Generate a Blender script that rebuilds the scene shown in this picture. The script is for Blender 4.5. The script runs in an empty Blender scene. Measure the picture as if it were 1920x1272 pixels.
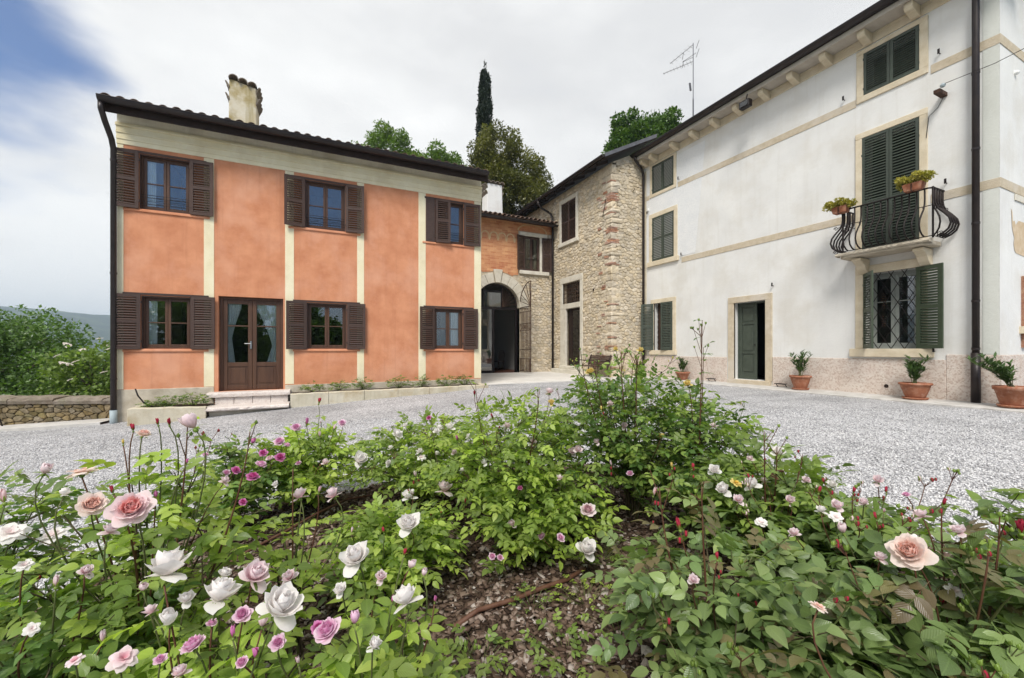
import bpy, math, random
import numpy as np
from mathutils import Vector, Matrix, noise

R = math.radians
rng = random.Random(7)
scene = bpy.context.scene
COL = scene.collection

# ------------------------------------------------------------ camera
EYE = 0.97
cam_data = bpy.data.cameras.new("camera")
cam = bpy.data.objects.new("camera", cam_data)
COL.objects.link(cam)
cam.location = (0, 0, EYE)
cam.rotation_euler = (R(90), 0, R(-25.28))
cam_data.sensor_width = 36
cam_data.lens = 36 * 774 / 1920
cam_data.shift_y = 0.0099
cam_data.clip_start = 0.05
cam_data.clip_end = 12000
scene.camera = cam

# ------------------------------------------------------------ sky
SUN_EL, SUN_AZ = R(50), R(220)        # azimuth clockwise from +Y; light comes from behind the camera's left
world = bpy.data.worlds.new("World")
scene.world = world
world.use_nodes = True
nt = world.node_tree
nt.nodes.clear()
out = nt.nodes.new("ShaderNodeOutputWorld")
bg = nt.nodes.new("ShaderNodeBackground")
sky = nt.nodes.new("ShaderNodeTexSky")
sky.sky_type = 'NISHITA'
sky.sun_disc = False
sky.sun_elevation = SUN_EL
sky.sun_rotation = SUN_AZ
sky.air_density = 1.0
sky.dust_density = 1.0
bg.inputs['Strength'].default_value = 0.1
tc = nt.nodes.new("ShaderNodeTexCoord")
mp = nt.nodes.new("ShaderNodeMapping")
mp.inputs['Scale'].default_value = (1.0, 1.0, 2.4)
nt.links.new(tc.outputs['Generated'], mp.inputs['Vector'])
n1 = nt.nodes.new("ShaderNodeTexNoise")
n1.inputs['Scale'].default_value = 2.3
n1.inputs['Detail'].default_value = 7
n1.inputs['Roughness'].default_value = 0.52
nt.links.new(mp.outputs['Vector'], n1.inputs['Vector'])
rp = nt.nodes.new("ShaderNodeValToRGB")            # cloud tone
rp.color_ramp.elements[0].position = 0.33
rp.color_ramp.elements[0].color = (6.2, 6.2, 6.22, 1)
rp.color_ramp.elements[1].position = 0.64
rp.color_ramp.elements[1].color = (8.1, 8.1, 8.0, 1)
# overcast: a little darker overhead, paler towards the horizon
sxyz = nt.nodes.new("ShaderNodeSeparateXYZ"); nt.links.new(tc.outputs['Generated'], sxyz.inputs[0])
el = nt.nodes.new("ShaderNodeMath"); el.operation = 'MULTIPLY_ADD'
nt.links.new(sxyz.outputs['Z'], el.inputs[0]); el.inputs[1].default_value = -0.42; el.inputs[2].default_value = 0.20
ad0 = nt.nodes.new("ShaderNodeMath"); ad0.operation = 'ADD'
nt.links.new(n1.outputs['Fac'], ad0.inputs[0]); nt.links.new(el.outputs[0], ad0.inputs[1])
nt.links.new(ad0.outputs[0], rp.inputs['Fac'])
# a gap in the clouds, low-contrast edge broken by noise
dotn = nt.nodes.new("ShaderNodeVectorMath"); dotn.operation = 'DOT_PRODUCT'
gv = Vector((-1.5 * .9045 + .427, 1.5 * .427 + .9045, 0.80)).normalized()
dotn.inputs[1].default_value = gv
nrm = nt.nodes.new("ShaderNodeVectorMath"); nrm.operation = 'NORMALIZE'
nt.links.new(tc.outputs['Generated'], nrm.inputs[0])
nt.links.new(nrm.outputs['Vector'], dotn.inputs[0])
n2 = nt.nodes.new("ShaderNodeTexNoise")
n2.inputs['Scale'].default_value = 3.1
n2.inputs['Detail'].default_value = 5
nt.links.new(mp.outputs['Vector'], n2.inputs['Vector'])
m1 = nt.nodes.new("ShaderNodeMath"); m1.operation = 'MULTIPLY_ADD'
nt.links.new(n2.outputs['Fac'], m1.inputs[0]); m1.inputs[1].default_value = -0.085
nt.links.new(dotn.outputs['Value'], m1.inputs[2])
gap = nt.nodes.new("ShaderNodeMapRange"); gap.interpolation_type = 'SMOOTHSTEP'
gap.inputs['From Min'].default_value = 0.933; gap.inputs['From Max'].default_value = 0.964
gap.inputs['To Min'].default_value = 0.0; gap.inputs['To Max'].default_value = 0.92
nt.links.new(m1.outputs['Value'], gap.inputs['Value'])
# broken cloud elsewhere: thin places in the noise let some blue through
thin = nt.nodes.new("ShaderNodeMapRange"); thin.interpolation_type = 'SMOOTHSTEP'
thin.inputs['From Min'].default_value = 0.38; thin.inputs['From Max'].default_value = 0.22
thin.inputs['To Min'].default_value = 0.0; thin.inputs['To Max'].default_value = 0.06
nt.links.new(n1.outputs['Fac'], thin.inputs['Value'])
mx = nt.nodes.new("ShaderNodeMath"); mx.operation = 'MAXIMUM'
nt.links.new(gap.outputs['Result'], mx.inputs[0]); nt.links.new(thin.outputs['Result'], mx.inputs[1])
# a second, wider gap low in the sky behind the viewer: the upper panes mirror its blue
dot2 = nt.nodes.new("ShaderNodeVectorMath"); dot2.operation = 'DOT_PRODUCT'
dot2.inputs[1].default_value = Vector((.05, -1, .36)).normalized()
nt.links.new(nrm.outputs['Vector'], dot2.inputs[0])
m3 = nt.nodes.new("ShaderNodeMath"); m3.operation = 'MULTIPLY_ADD'
nt.links.new(n2.outputs['Fac'], m3.inputs[0]); m3.inputs[1].default_value = -0.30
nt.links.new(dot2.outputs['Value'], m3.inputs[2])
gap2 = nt.nodes.new("ShaderNodeMapRange"); gap2.interpolation_type = 'SMOOTHSTEP'
gap2.inputs['From Min'].default_value = 0.70; gap2.inputs['From Max'].default_value = 0.82; gap2.inputs['To Max'].default_value = 0.9
nt.links.new(m3.outputs['Value'], gap2.inputs['Value'])
mx0 = mx
mx = nt.nodes.new("ShaderNodeMath"); mx.operation = 'MAXIMUM'
nt.links.new(mx0.outputs['Value'], mx.inputs[0]); nt.links.new(gap2.outputs['Result'], mx.inputs[1])
mixc = nt.nodes.new("ShaderNodeMixRGB")
nt.links.new(mx.outputs['Value'], mixc.inputs['Fac'])
nt.links.new(rp.outputs['Color'], mixc.inputs['Color1'])
skm = nt.nodes.new("ShaderNodeMixRGB"); skm.blend_type = 'MULTIPLY'; skm.inputs['Fac'].default_value = 1
skm.inputs['Color2'].default_value = (0.36, 0.66, 1.05, 1)
nt.links.new(sky.outputs['Color'], skm.inputs['Color1'])
nt.links.new(skm.outputs['Color'], mixc.inputs['Color2'])
nt.links.new(mixc.outputs['Color'], bg.inputs['Color'])
nt.links.new(bg.outputs['Background'], out.inputs['Surface'])

sun_data = bpy.data.lights.new("sun", 'SUN')
sun_data.energy = 3.0
sun_data.angle = R(20)
sun_data.color = (1.0, 0.965, 0.91)
sun = bpy.data.objects.new("sun", sun_data)
COL.objects.link(sun)
sdir = Vector((math.sin(SUN_AZ) * math.cos(SUN_EL), math.cos(SUN_AZ) * math.cos(SUN_EL), math.sin(SUN_EL)))
sun.rotation_euler = sdir.to_track_quat('Z', 'Y').to_euler()
sun.location = (-20, -20, 40)

vs = scene.view_settings
vs.view_transform = 'Standard'
vs.look = 'None'
vs.gamma = 1
vs.use_curve_mapping = False
vs.exposure = 0.43
scene.cycles.use_denoising = True
scene.cycles.max_bounces = 6
scene.cycles.diffuse_bounces = 3
scene.cycles.transparent_max_bounces = 8
scene.cycles.volume_bounces = 0
scene.cycles.caustics_reflective = False
scene.cycles.caustics_refractive = False

# ------------------------------------------------------------ helpers
def W(lat, d, z):
    """viewing-frame metres (sideways, ahead, height) to world"""
    return Vector((lat * .9045 + d * .427, -lat * .427 + d * .9045, z))

def gz(x, y):
    """height of the yard"""
    z = -0.12 if x > 4.3 else -0.12 - 0.056 * (4.3 - x)
    return max(z, -0.75)

def tag(o, label=None, cat=None, group=None, kind=None):
    if label: o['label'] = label
    if cat: o['category'] = cat
    if group: o['group'] = group
    if kind: o['kind'] = kind
    return o

def empty(name, loc=(0, 0, 0), rz=0, label=None, cat=None, group=None, parent=None):
    o = bpy.data.objects.new(name, None)
    o.empty_display_size = 0.1
    COL.objects.link(o)
    o.location = loc
    o.rotation_euler = (0, 0, rz)
    if parent: o.parent = parent
    return tag(o, label, cat, group)

class MB:
    def __init__(s):
        s.v = []; s.f = []; s.uv = None
    def add(s, vs_, fs_):
        n = len(s.v)
        s.v.extend(vs_)
        s.f.extend([tuple(i + n for i in f) for f in fs_])
        return s
    def box(s, x0, y0, z0, x1, y1, z1):
        v = [(x0, y0, z0), (x1, y0, z0), (x1, y1, z0), (x0, y1, z0), (x0, y0, z1), (x1, y0, z1), (x1, y1, z1), (x0, y1, z1)]
        return s.add(v, [(0, 3, 2, 1), (4, 5, 6, 7), (0, 1, 5, 4), (1, 2, 6, 5), (2, 3, 7, 6), (3, 0, 4, 7)])
    def obox(s, c, ax, ay, az):
        """oriented box: centre and three half-axis vectors"""
        c = Vector(c); ax = Vector(ax); ay = Vector(ay); az = Vector(az)
        v = [tuple(c + i * ax + j * ay + k * az) for k in (-1, 1) for i, j in ((-1, -1), (1, -1), (1, 1), (-1, 1))]
        return s.add(v, [(0, 3, 2, 1), (4, 5, 6, 7), (0, 1, 5, 4), (1, 2, 6, 5), (2, 3, 7, 6), (3, 0, 4, 7)])
    def quad(s, a, b, c, d):
        return s.add([a, b, c, d], [(0, 1, 2, 3)])
    def tube(s, pts, r, n=6, cap=True, flat=1.0):
        pts = [Vector(p) for p in pts]
        rs = r if isinstance(r, (list, tuple)) else [r] * len(pts)
        k = len(s.v)
        up = None
        for i, p in enumerate(pts):
            if i == 0: t = pts[1] - p
            elif i == len(pts) - 1: t = p - pts[i - 1]
            else: t = pts[i + 1] - pts[i - 1]
            if t.length < 1e-9: t = Vector((0, 0, 1))
            t.normalize()
            if up is None:
                up = Vector((0, 0, 1)) if abs(t.z) < .9 else Vector((1, 0, 0))
            a = t.cross(up)
            if a.length < 1e-4:
                up = Vector((0, 1, 0)); a = t.cross(up)
            a.normalize()
            b = a.cross(t).normalized()
            up = b
            for j in range(n):
                q = 2 * math.pi * j / n
                s.v.append(tuple(p + rs[i] * (math.cos(q) * a + flat * math.sin(q) * b)))
        for i in range(len(pts) - 1):
            for j in range(n):
                j2 = (j + 1) % n
                s.f.append((k + i * n + j, k + i * n + j2, k + (i + 1) * n + j2, k + (i + 1) * n + j))
        if cap:
            s.f.append(tuple(k + j for j in range(n))[::-1])
            s.f.append(tuple(k + (len(pts) - 1) * n + j for j in range(n)))
        return s
    def lathe(s, prof, n=20, c=(0, 0, 0)):
        k = len(s.v)
        for r_, z in prof:
            for j in range(n):
                q = 2 * math.pi * j / n
                s.v.append((c[0] + r_ * math.cos(q), c[1] + r_ * math.sin(q), c[2] + z))
        for i in range(len(prof) - 1):
            for j in range(n):
                j2 = (j + 1) % n
                s.f.append((k + i * n + j, k + i * n + j2, k + (i + 1) * n + j2, k + (i + 1) * n + j))
        return s
    def prism(s, poly, y0, y1):
        """polygon in the x-z plane extruded in y"""
        n = len(poly)
        v = [(a, y0, b) for a, b in poly] + [(a, y1, b) for a, b in poly]
        f = [tuple(range(n)), tuple(range(2 * n - 1, n - 1, -1))]
        f += [(i, i + n, (i + 1) % n + n, (i + 1) % n) for i in range(n)]
        return s.add(v, f)
    def prism_x(s, poly, x0, x1):
        n = len(poly)
        v = [(x0, a, b) for a, b in poly] + [(x1, a, b) for a, b in poly]
        f = [tuple(range(n))[::-1], tuple(range(n, 2 * n))]
        f += [(i, (i + 1) % n, (i + 1) % n + n, i + n) for i in range(n)]
        return s.add(v, f)
    def mesh(s, name, m=None, smooth=False):
        me = bpy.data.meshes.new(name)
        me.from_pydata(s.v, [], s.f)
        if s.uv:
            uvl = me.uv_layers.new(name='UVMap')
            for l in me.loops:
                uvl.data[l.index].uv = s.uv[l.vertex_index]
        if m:
            me.materials.append(m)
        if smooth:
            me.polygons.foreach_set('use_smooth', [True] * len(me.polygons))
        me.update()
        return me
    def build(s, name, m, parent=None, smooth=False, bevel=0, seg=1, kind=None, label=None, loc=None, rot=None):
        me = s.mesh(name, m, smooth)
        o = bpy.data.objects.new(name, me)
        COL.objects.link(o)
        if parent: o.parent = parent
        if loc is not None: o.location = loc
        if rot is not None: o.rotation_euler = rot
        if bevel:
            b = o.modifiers.new('bevel', 'BEVEL'); b.width = bevel; b.segments = seg; b.limit_method = 'ANGLE'; b.angle_limit = R(35)
        if kind: o['kind'] = kind
        if label: o['label'] = label
        return o

def inst(name, me, parent=None, loc=(0, 0, 0), rot=(0, 0, 0), scale=None, mat4=None):
    o = bpy.data.objects.new(name, me)
    COL.objects.link(o)
    if parent: o.parent = parent
    if mat4 is not None:
        o.matrix_local = mat4
    else:
        o.location = loc; o.rotation_euler = rot
        if scale is not None: o.scale = scale if hasattr(scale, '__len__') else (scale,) * 3
    return o

def wall_holes(mb, s0, s1, z0, z1, holes, t=0.35):
    """wall face in x-z at y=0, thickness t inward, with reveals round rectangular holes"""
    xs = sorted({s0, s1} | {h[0] for h in holes} | {h[1] for h in holes})
    zs = sorted({z0, z1} | {h[2] for h in holes} | {h[3] for h in holes})
    xs = [x for x in xs if s0 <= x <= s1]; zs = [z for z in zs if z0 <= z <= z1]
    def hole(x, z): return any(h[0] < x < h[1] and h[2] < z < h[3] for h in holes)
    for i in range(len(xs) - 1):
        for j in range(len(zs) - 1):
            a, b, c, d = xs[i], xs[i + 1], zs[j], zs[j + 1]
            if hole((a + b) / 2, (c + d) / 2): continue
            mb.quad((a, 0, c), (b, 0, c), (b, 0, d), (a, 0, d))
            mb.quad((a, t, d), (b, t, d), (b, t, c), (a, t, c))
    for a, b, c, d in holes:
        mb.quad((a, 0, c), (a, 0, d), (a, t, d), (a, t, c))
        mb.quad((b, 0, d), (b, 0, c), (b, t, c), (b, t, d))
        mb.quad((a, 0, d), (b, 0, d), (b, t, d), (a, t, d))
        mb.quad((b, 0, c), (a, 0, c), (a, t, c), (b, t, c))
    mb.quad((s0, 0, z0), (s0, 0, z1), (s0, t, z1), (s0, t, z0))
    mb.quad((s1, 0, z1), (s1, 0, z0), (s1, t, z0), (s1, t, z1))
    mb.quad((s0, 0, z1), (s1, 0, z1), (s1, t, z1), (s0, t, z1))
    return mb

# ------------------------------------------------------------ materials
def nodes_of(name):
    m = bpy.data.materials.new(name)
    m.use_nodes = True
    t = m.node_tree
    return m, t, t.nodes['Principled BSDF']

def N(t, kind, **kw):
    n = t.nodes.new(kind)
    for k, v in kw.items():
        if k in n.inputs.keys(): n.inputs[k].default_value = v
        else: setattr(n, k, v)
    return n

def c4(c): return (c[0], c[1], c[2], 1)

def surf(name, c1, c2=None, scale=3, rough=.85, bump=0.0, bscale=40, spec=.25, metal=0, c3=None, s3=1.2, w3=.6,
         rv=0.0, lo=.35, hi=.65, stretch=None, bdist=.02, tint=False, cells=None, streak=None):
    """procedural surface: two noise-mixed colours, a third in large patches, fine relief, per-piece value change"""
    m, t, b = nodes_of(name)
    L = t.links
    co = N(t, 'ShaderNodeTexCoord')
    vec = co.outputs['Object']
    if stretch:
        mpp = N(t, 'ShaderNodeMapping'); mpp.inputs['Scale'].default_value = stretch
        L.new(vec, mpp.inputs['Vector']); vec = mpp.outputs['Vector']
    c2 = c2 or c1
    n = N(t, 'ShaderNodeTexNoise', Scale=scale, Detail=7, Roughness=.6)
    L.new(vec, n.inputs['Vector'])
    r_ = N(t, 'ShaderNodeValToRGB')
    r_.color_ramp.elements[0].position = lo; r_.color_ramp.elements[0].color = c4(c1)
    r_.color_ramp.elements[1].position = hi; r_.color_ramp.elements[1].color = c4(c2)
    L.new(n.outputs['Fac'], r_.inputs['Fac'])
    col = r_.outputs['Color']
    if c3:
        n3 = N(t, 'ShaderNodeTexNoise', Scale=s3, Detail=5, Roughness=.65)
        L.new(co.outputs['Object'], n3.inputs['Vector'])
        mr = N(t, 'ShaderNodeMapRange'); mr.inputs['From Min'].default_value = .48; mr.inputs['From Max'].default_value = .66
        mr.inputs['To Max'].default_value = w3
        L.new(n3.outputs['Fac'], mr.inputs['Value'])
        mm = N(t, 'ShaderNodeMixRGB'); mm.inputs['Color2'].default_value = c4(c3)
        L.new(mr.outputs['Result'], mm.inputs['Fac']); L.new(col, mm.inputs['Color1'])
        col = mm.outputs['Color']
    if streak:      # rain streaks: noise drawn out downwards
        ms = N(t, 'ShaderNodeMapping'); ms.inputs['Scale'].default_value = (7, 7, .35)
        L.new(co.outputs['Object'], ms.inputs['Vector'])
        ns = N(t, 'ShaderNodeTexNoise', Scale=1.0, Detail=6, Roughness=.7)
        L.new(ms.outputs['Vector'], ns.inputs['Vector'])
        mr = N(t, 'ShaderNodeMapRange'); mr.inputs['From Min'].default_value = .52; mr.inputs['From Max'].default_value = .75
        mr.inputs['To Max'].default_value = streak[1]
        L.new(ns.outputs['Fac'], mr.inputs['Value'])
        mm = N(t, 'ShaderNodeMixRGB'); mm.inputs['Color2'].default_value = c4(streak[0])
        L.new(mr.outputs['Result'], mm.inputs['Fac']); L.new(col, mm.inputs['Color1'])
        col = mm.outputs['Color']
    if cells:       # speckle of small stones: (scale, colour, weight)
        vo = N(t, 'ShaderNodeTexVoronoi', Scale=cells[0]); L.new(co.outputs['Object'], vo.inputs['Vector'])
        sp = N(t, 'ShaderNodeSeparateColor'); L.new(vo.outputs['Color'], sp.inputs['Color'])
        mr = N(t, 'ShaderNodeMapRange'); mr.inputs['From Min'].default_value = .5; mr.inputs['From Max'].default_value = .9
        mr.inputs['To Max'].default_value = cells[2]
        L.new(sp.outputs['Red'], mr.inputs['Value'])
        mm = N(t, 'ShaderNodeMixRGB'); mm.inputs['Color2'].default_value = c4(cells[1])
        L.new(mr.outputs['Result'], mm.inputs['Fac']); L.new(col, mm.inputs['Color1'])
        col = mm.outputs['Color']
    if rv:
        oi = N(t, 'ShaderNodeObjectInfo')
        val = oi.outputs['Random']
        if tint:
            at = N(t, 'ShaderNodeAttribute'); at.attribute_name = 'tint'
            ad = N(t, 'ShaderNodeMath', operation='ADD'); L.new(val, ad.inputs[0]); L.new(at.outputs['Fac'], ad.inputs[1])
            fr = N(t, 'ShaderNodeMath', operation='FRACT'); L.new(ad.outputs[0], fr.inputs[0]); val = fr.outputs[0]
        mr = N(t, 'ShaderNodeMapRange'); mr.inputs['To Min'].default_value = 1 - rv; mr.inputs['To Max'].default_value = 1 + rv
        L.new(val, mr.inputs['Value'])
        hv = N(t, 'ShaderNodeHueSaturation'); L.new(mr.outputs['Result'], hv.inputs['Value']); L.new(col, hv.inputs['Color'])
        m2 = N(t, 'ShaderNodeMath', operation='MULTIPLY'); L.new(val, m2.inputs[0]); m2.inputs[1].default_value = 7.31
        f2 = N(t, 'ShaderNodeMath', operation='FRACT'); L.new(m2.outputs[0], f2.inputs[0])
        mr2 = N(t, 'ShaderNodeMapRange'); mr2.inputs['To Min'].default_value = 1 - rv; mr2.inputs['To Max'].default_value = 1 + rv * .6
        L.new(f2.outputs[0], mr2.inputs['Value']); L.new(mr2.outputs['Result'], hv.inputs['Saturation'])
        col = hv.outputs['Color']
    L.new(col, b.inputs['Base Color'])
    b.inputs['Roughness'].default_value = rough
    b.inputs['Specular IOR Level'].default_value = spec
    b.inputs['Metallic'].default_value = metal
    if bump:
        nb = N(t, 'ShaderNodeTexNoise', Scale=bscale, Detail=8, Roughness=.65)
        L.new(vec, nb.inputs['Vector'])
        bp = N(t, 'ShaderNodeBump', Strength=bump, Distance=bdist)
        L.new(nb.outputs['Fac'], bp.inputs['Height']); L.new(bp.outputs['Normal'], b.inputs['Normal'])
    return m

M = {}
M['stucco'] = surf('orange_stucco', (.54, .22, .115), (.66, .30, .165), 2.6, .9, .35, 22, .12, c3=(.70, .37, .245), s3=.9, w3=.6, bdist=.01, streak=((.44, .18, .10), .4))
M['cream'] = surf('cream_paint', (.78, .69, .46), (.84, .77, .56), 2.5, .85, .2, 30, .15, c3=(.57, .47, .30), s3=1.6, w3=.35, stretch=(1, 1, .6))
M['creamlight'] = surf('pale_cream_plaster', (.74, .69, .54), (.80, .76, .62), 2.5, .9, .3, 24, .12, c3=(.47, .42, .31), s3=1.5, w3=.5, streak=((.45, .42, .33), .4))
M['base'] = surf('grey_cream_base', (.45, .39, .30), (.58, .52, .42), 4, .9, .5, 18, .12, c3=(.36, .31, .24), s3=3, w3=.6)
M['white'] = surf('white_plaster', (.70, .695, .675), (.77, .765, .74), 1.1, .92, .35, 16, .1, c3=(.62, .59, .53), s3=.8, w3=.6, bdist=.014, streak=((.58, .555, .50), .38))
M['pebbledash'] = surf('rough_white_plaster', (.74, .75, .75), (.80, .80, .79), 3, .95, .9, 60, .1, bdist=.012, cells=(55, (.62, .63, .65), .5))
M['plinth'] = surf('pink_chipped_plinth', (.66, .56, .49), (.72, .65, .58), 5, .92, 1.0, 45, .1, cells=(38, (.50, .38, .31), .8), bdist=.02, c3=(.66, .60, .55), s3=1.4, w3=.5)
M['bandstone'] = surf('buff_band', (.50, .42, .30), (.60, .52, .40), 7, .9, .5, 40, .12, c3=(.62, .57, .50), s3=1.1, w3=.6)
M['limestone'] = surf('buff_limestone', (.62, .53, .38), (.70, .62, .48), 5, .85, .35, 30, .15, c3=(.52, .44, .31), s3=3, w3=.5)
M['voussoir'] = surf('weathered_voussoir_stone', (.56, .51, .41), (.65, .60, .50), 5, .85, .35, 30, .15, c3=(.42, .37, .29), s3=3, w3=.5)
M['limepale'] = surf('pale_limestone', (.60, .56, .47), (.70, .66, .57), 5, .85, .35, 30, .15, c3=(.50, .45, .36), s3=3, w3=.5)
M['pinkstone'] = surf('pale_pink_stone', (.62, .55, .50), (.72, .66, .61), 7, .8, .4, 50, .2, cells=(60, (.50, .40, .36), .5))
M['brownwood'] = surf('dark_brown_paint', (.055, .030, .022), (.075, .043, .032), 8, .55, .2, 60, .35, rv=.12, stretch=(1, 1, 6))
M['brownframe'] = surf('brown_wood', (.07, .034, .020), (.105, .053, .030), 9, .45, .2, 60, .4, stretch=(1, 1, .15))
M['green'] = surf('dark_green_paint', (.046, .058, .044), (.062, .077, .058), 7, .5, .15, 50, .4, rv=.10)
M['greenlight'] = surf('olive_green_paint', (.040, .056, .032), (.052, .072, .042), 7, .5, .15, 50, .4, rv=.10)
M['gutter'] = surf('dark_brown_metal', (.018, .013, .013), (.030, .021, .019), 5, .4, .1, 40, .5, metal=.3, streak=((.06, .05, .04), .3))
M['iron'] = surf('wrought_iron', (.016, .013, .013), (.028, .020, .018), 20, .5, .3, 90, .5, metal=.6)
M['rustiron'] = surf('rusty_iron', (.05, .027, .018), (.09, .045, .028), 18, .7, .4, 90, .3, metal=.3)
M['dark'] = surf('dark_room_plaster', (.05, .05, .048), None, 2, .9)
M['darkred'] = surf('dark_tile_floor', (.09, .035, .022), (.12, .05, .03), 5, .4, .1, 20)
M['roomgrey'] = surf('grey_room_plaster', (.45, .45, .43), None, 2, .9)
M['soffit'] = surf('soffit_plaster', (.50, .45, .35), (.58, .53, .42), 4, .9, .2, 20, .1, c3=(.42, .37, .28), s3=2)
M['soffitwood'] = surf('grey_soffit_boards', (.42, .38, .33), (.52, .48, .42), 5, .9, .2, 30, .1, stretch=(1, .2, 1))
M['darkwood'] = surf('dark_eave_wood', (.022, .014, .011), (.036, .022, .017), 7, .7, .3, 40, .2)
M['tile'] = surf('weathered_roof_tile', (.15, .095, .07), (.28, .20, .15), 9, .9, .5, 40, .1, c3=(.14, .11, .09), s3=6, w3=.8, rv=.3)
M['terracotta'] = surf('terracotta_pot', (.27, .10, .055), (.38, .16, .09), 9, .8, .3, 50, .2, c3=(.50, .32, .24), s3=7, w3=.6)
M['mortar'] = surf('lime_mortar', (.46, .38, .27), (.58, .50, .38), 8, .95, .8, 40, .1, c3=(.30, .24, .17), s3=3, w3=.5)
M['stone'] = surf('rubble_stone', (.50, .41, .28), (.66, .57, .43), 9, .92, .8, 30, .1, rv=.17, tint=True, c3=(.58, .52, .44), s3=2.5, w3=.5)
M['brick'] = surf('old_red_brick', (.38, .19, .13), (.52, .32, .22), 12, .92, .7, 50, .1, rv=.25, tint=True)
M['wallstone'] = surf('mossy_wall_stone', (.15, .115, .065), (.25, .195, .115), 14, .95, .8, 30, .1, rv=.28, tint=True, c3=(.13, .12, .06), s3=3, w3=.6)
M['wallmortar'] = surf('dark_wall_joint', (.13, .10, .06), (.22, .17, .10), 9, .95, .8, 30, .1)
M['coping'] = surf('grey_coping_stone', (.17, .14, .11), (.27, .23, .19), 8, .9, .6, 25, .1, rv=.15, c3=(.16, .15, .10), s3=3)
M['concrete'] = surf('pale_concrete', (.46, .44, .41), (.58, .56, .53), 5, .9, .4, 40, .15, c3=(.38, .36, .32), s3=1.5, w3=.5)
M['terrace'] = surf('pale_terrace_stone', (.62, .59, .54), (.72, .69, .64), 4, .75, .3, 30, .2, rv=.06, c3=(.55, .51, .46), s3=2)
M['bandfresco'] = surf('faded_painted_ornament', (.56, .38, .20), (.62, .46, .28), 10, .9, .2, 30, .1)
M['ghost'] = surf('old_buff_fresco_plaster', (.55, .42, .27), (.64, .52, .38), 8, .95, .4, 30, .1)
M['curtain'] = surf('pale_curtain_cloth', (.78, .85, .82), (.84, .90, .87), 6, .9)
M['chrome'] = surf('brushed_steel', (.6, .6, .58), None, 5, .3, metal=1)
M['greyplastic'] = surf('grey_plastic', (.30, .36, .38), (.36, .42, .44), 5, .5)
M['whiteplastic'] = surf('white_plastic', (.75, .75, .73), None, 5, .5)
M['alu'] = surf('aluminium_rod', (.16, .16, .17), None, 5, .4, metal=.8)
M['soil'] = surf('dark_soil', (.045, .03, .02), (.09, .065, .05), 25, .95, .9, 60, .1)

def fresco_mat():
    """faded brick-orange fresco over brickwork"""
    m, t, b = nodes_of('faded_orange_fresco'); L = t.links
    co = N(t, 'ShaderNodeTexCoord')
    mp_ = N(t, 'ShaderNodeMapping'); mp_.inputs['Rotation'].default_value = (R(90), 0, 0)
    L.new(co.outputs['Object'], mp_.inputs['Vector'])
    br = N(t, 'ShaderNodeTexBrick', Scale=1.0)
    br.inputs['Color1'].default_value = c4((.40, .13, .06)); br.inputs['Color2'].default_value = c4((.66, .36, .18))
    br.inputs['Mortar'].default_value = c4((.55, .34, .20))
    br.inputs['Brick Width'].default_value = .28; br.inputs['Row Height'].default_value = .085; br.inputs['Mortar Size'].default_value = .006
    L.new(mp_.outputs['Vector'], br.inputs['Vector'])
    n = N(t, 'ShaderNodeTexNoise', Scale=1.4, Detail=8, Roughness=.65); L.new(co.outputs['Object'], n.inputs['Vector'])
    r_ = N(t, 'ShaderNodeValToRGB')
    r_.color_ramp.elements[0].position = .38; r_.color_ramp.elements[0].color = c4((.42, .13, .06))
    r_.color_ramp.elements[1].position = .62; r_.color_ramp.elements[1].color = c4((.72, .38, .17))
    L.new(n.outputs['Fac'], r_.inputs['Fac'])
    mm = N(t, 'ShaderNodeMixRGB', Fac=.45); L.new(br.outputs['Color'], mm.inputs['Color1']); L.new(r_.outputs['Color'], mm.inputs['Color2'])
    L.new(mm.outputs['Color'], b.inputs['Base Color']); b.inputs['Roughness'].default_value = .93
    bp = N(t, 'ShaderNodeBump', Strength=.5, Distance=.01); L.new(n.outputs['Fac'], bp.inputs['Height']); L.new(bp.outputs['Normal'], b.inputs['Normal'])
    return m
M['fresco'] = fresco_mat()

def glass_mat(name, tintc, refl):
    m, t, b = nodes_of(name); L = t.links
    t.nodes.remove(b)
    o = t.nodes['Material Output']
    tr = N(t, 'ShaderNodeBsdfTransparent'); tr.inputs['Color'].default_value = c4(tintc)
    gl = N(t, 'ShaderNodeBsdfGlossy', Roughness=.01)
    fr = N(t, 'ShaderNodeFresnel', IOR=1.5)
    ma = N(t, 'ShaderNodeMath', operation='MULTIPLY_ADD'); L.new(fr.outputs[0], ma.inputs[0]); ma.inputs[1].default_value = 1.0; ma.inputs[2].default_value = refl
    co = N(t, 'ShaderNodeTexCoord')
    nb = N(t, 'ShaderNodeTexNoise', Scale=1.3, Detail=1); L.new(co.outputs['Object'], nb.inputs['Vector'])
    bp = N(t, 'ShaderNodeBump', Strength=.06, Distance=.02); L.new(nb.outputs['Fac'], bp.inputs['Height']); L.new(bp.outputs['Normal'], gl.inputs['Normal'])
    mx_ = N(t, 'ShaderNodeMixShader'); L.new(ma.outputs[0], mx_.inputs[0]); L.new(tr.outputs[0], mx_.inputs[1]); L.new(gl.outputs[0], mx_.inputs[2])
    L.new(mx_.outputs[0], o.inputs['Surface'])
    return m
M['glass'] = glass_mat('window_glass', (.98, .99, .985), .085)
M['glassdark'] = glass_mat('door_glass', (.8, .84, .82), .05)

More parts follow.
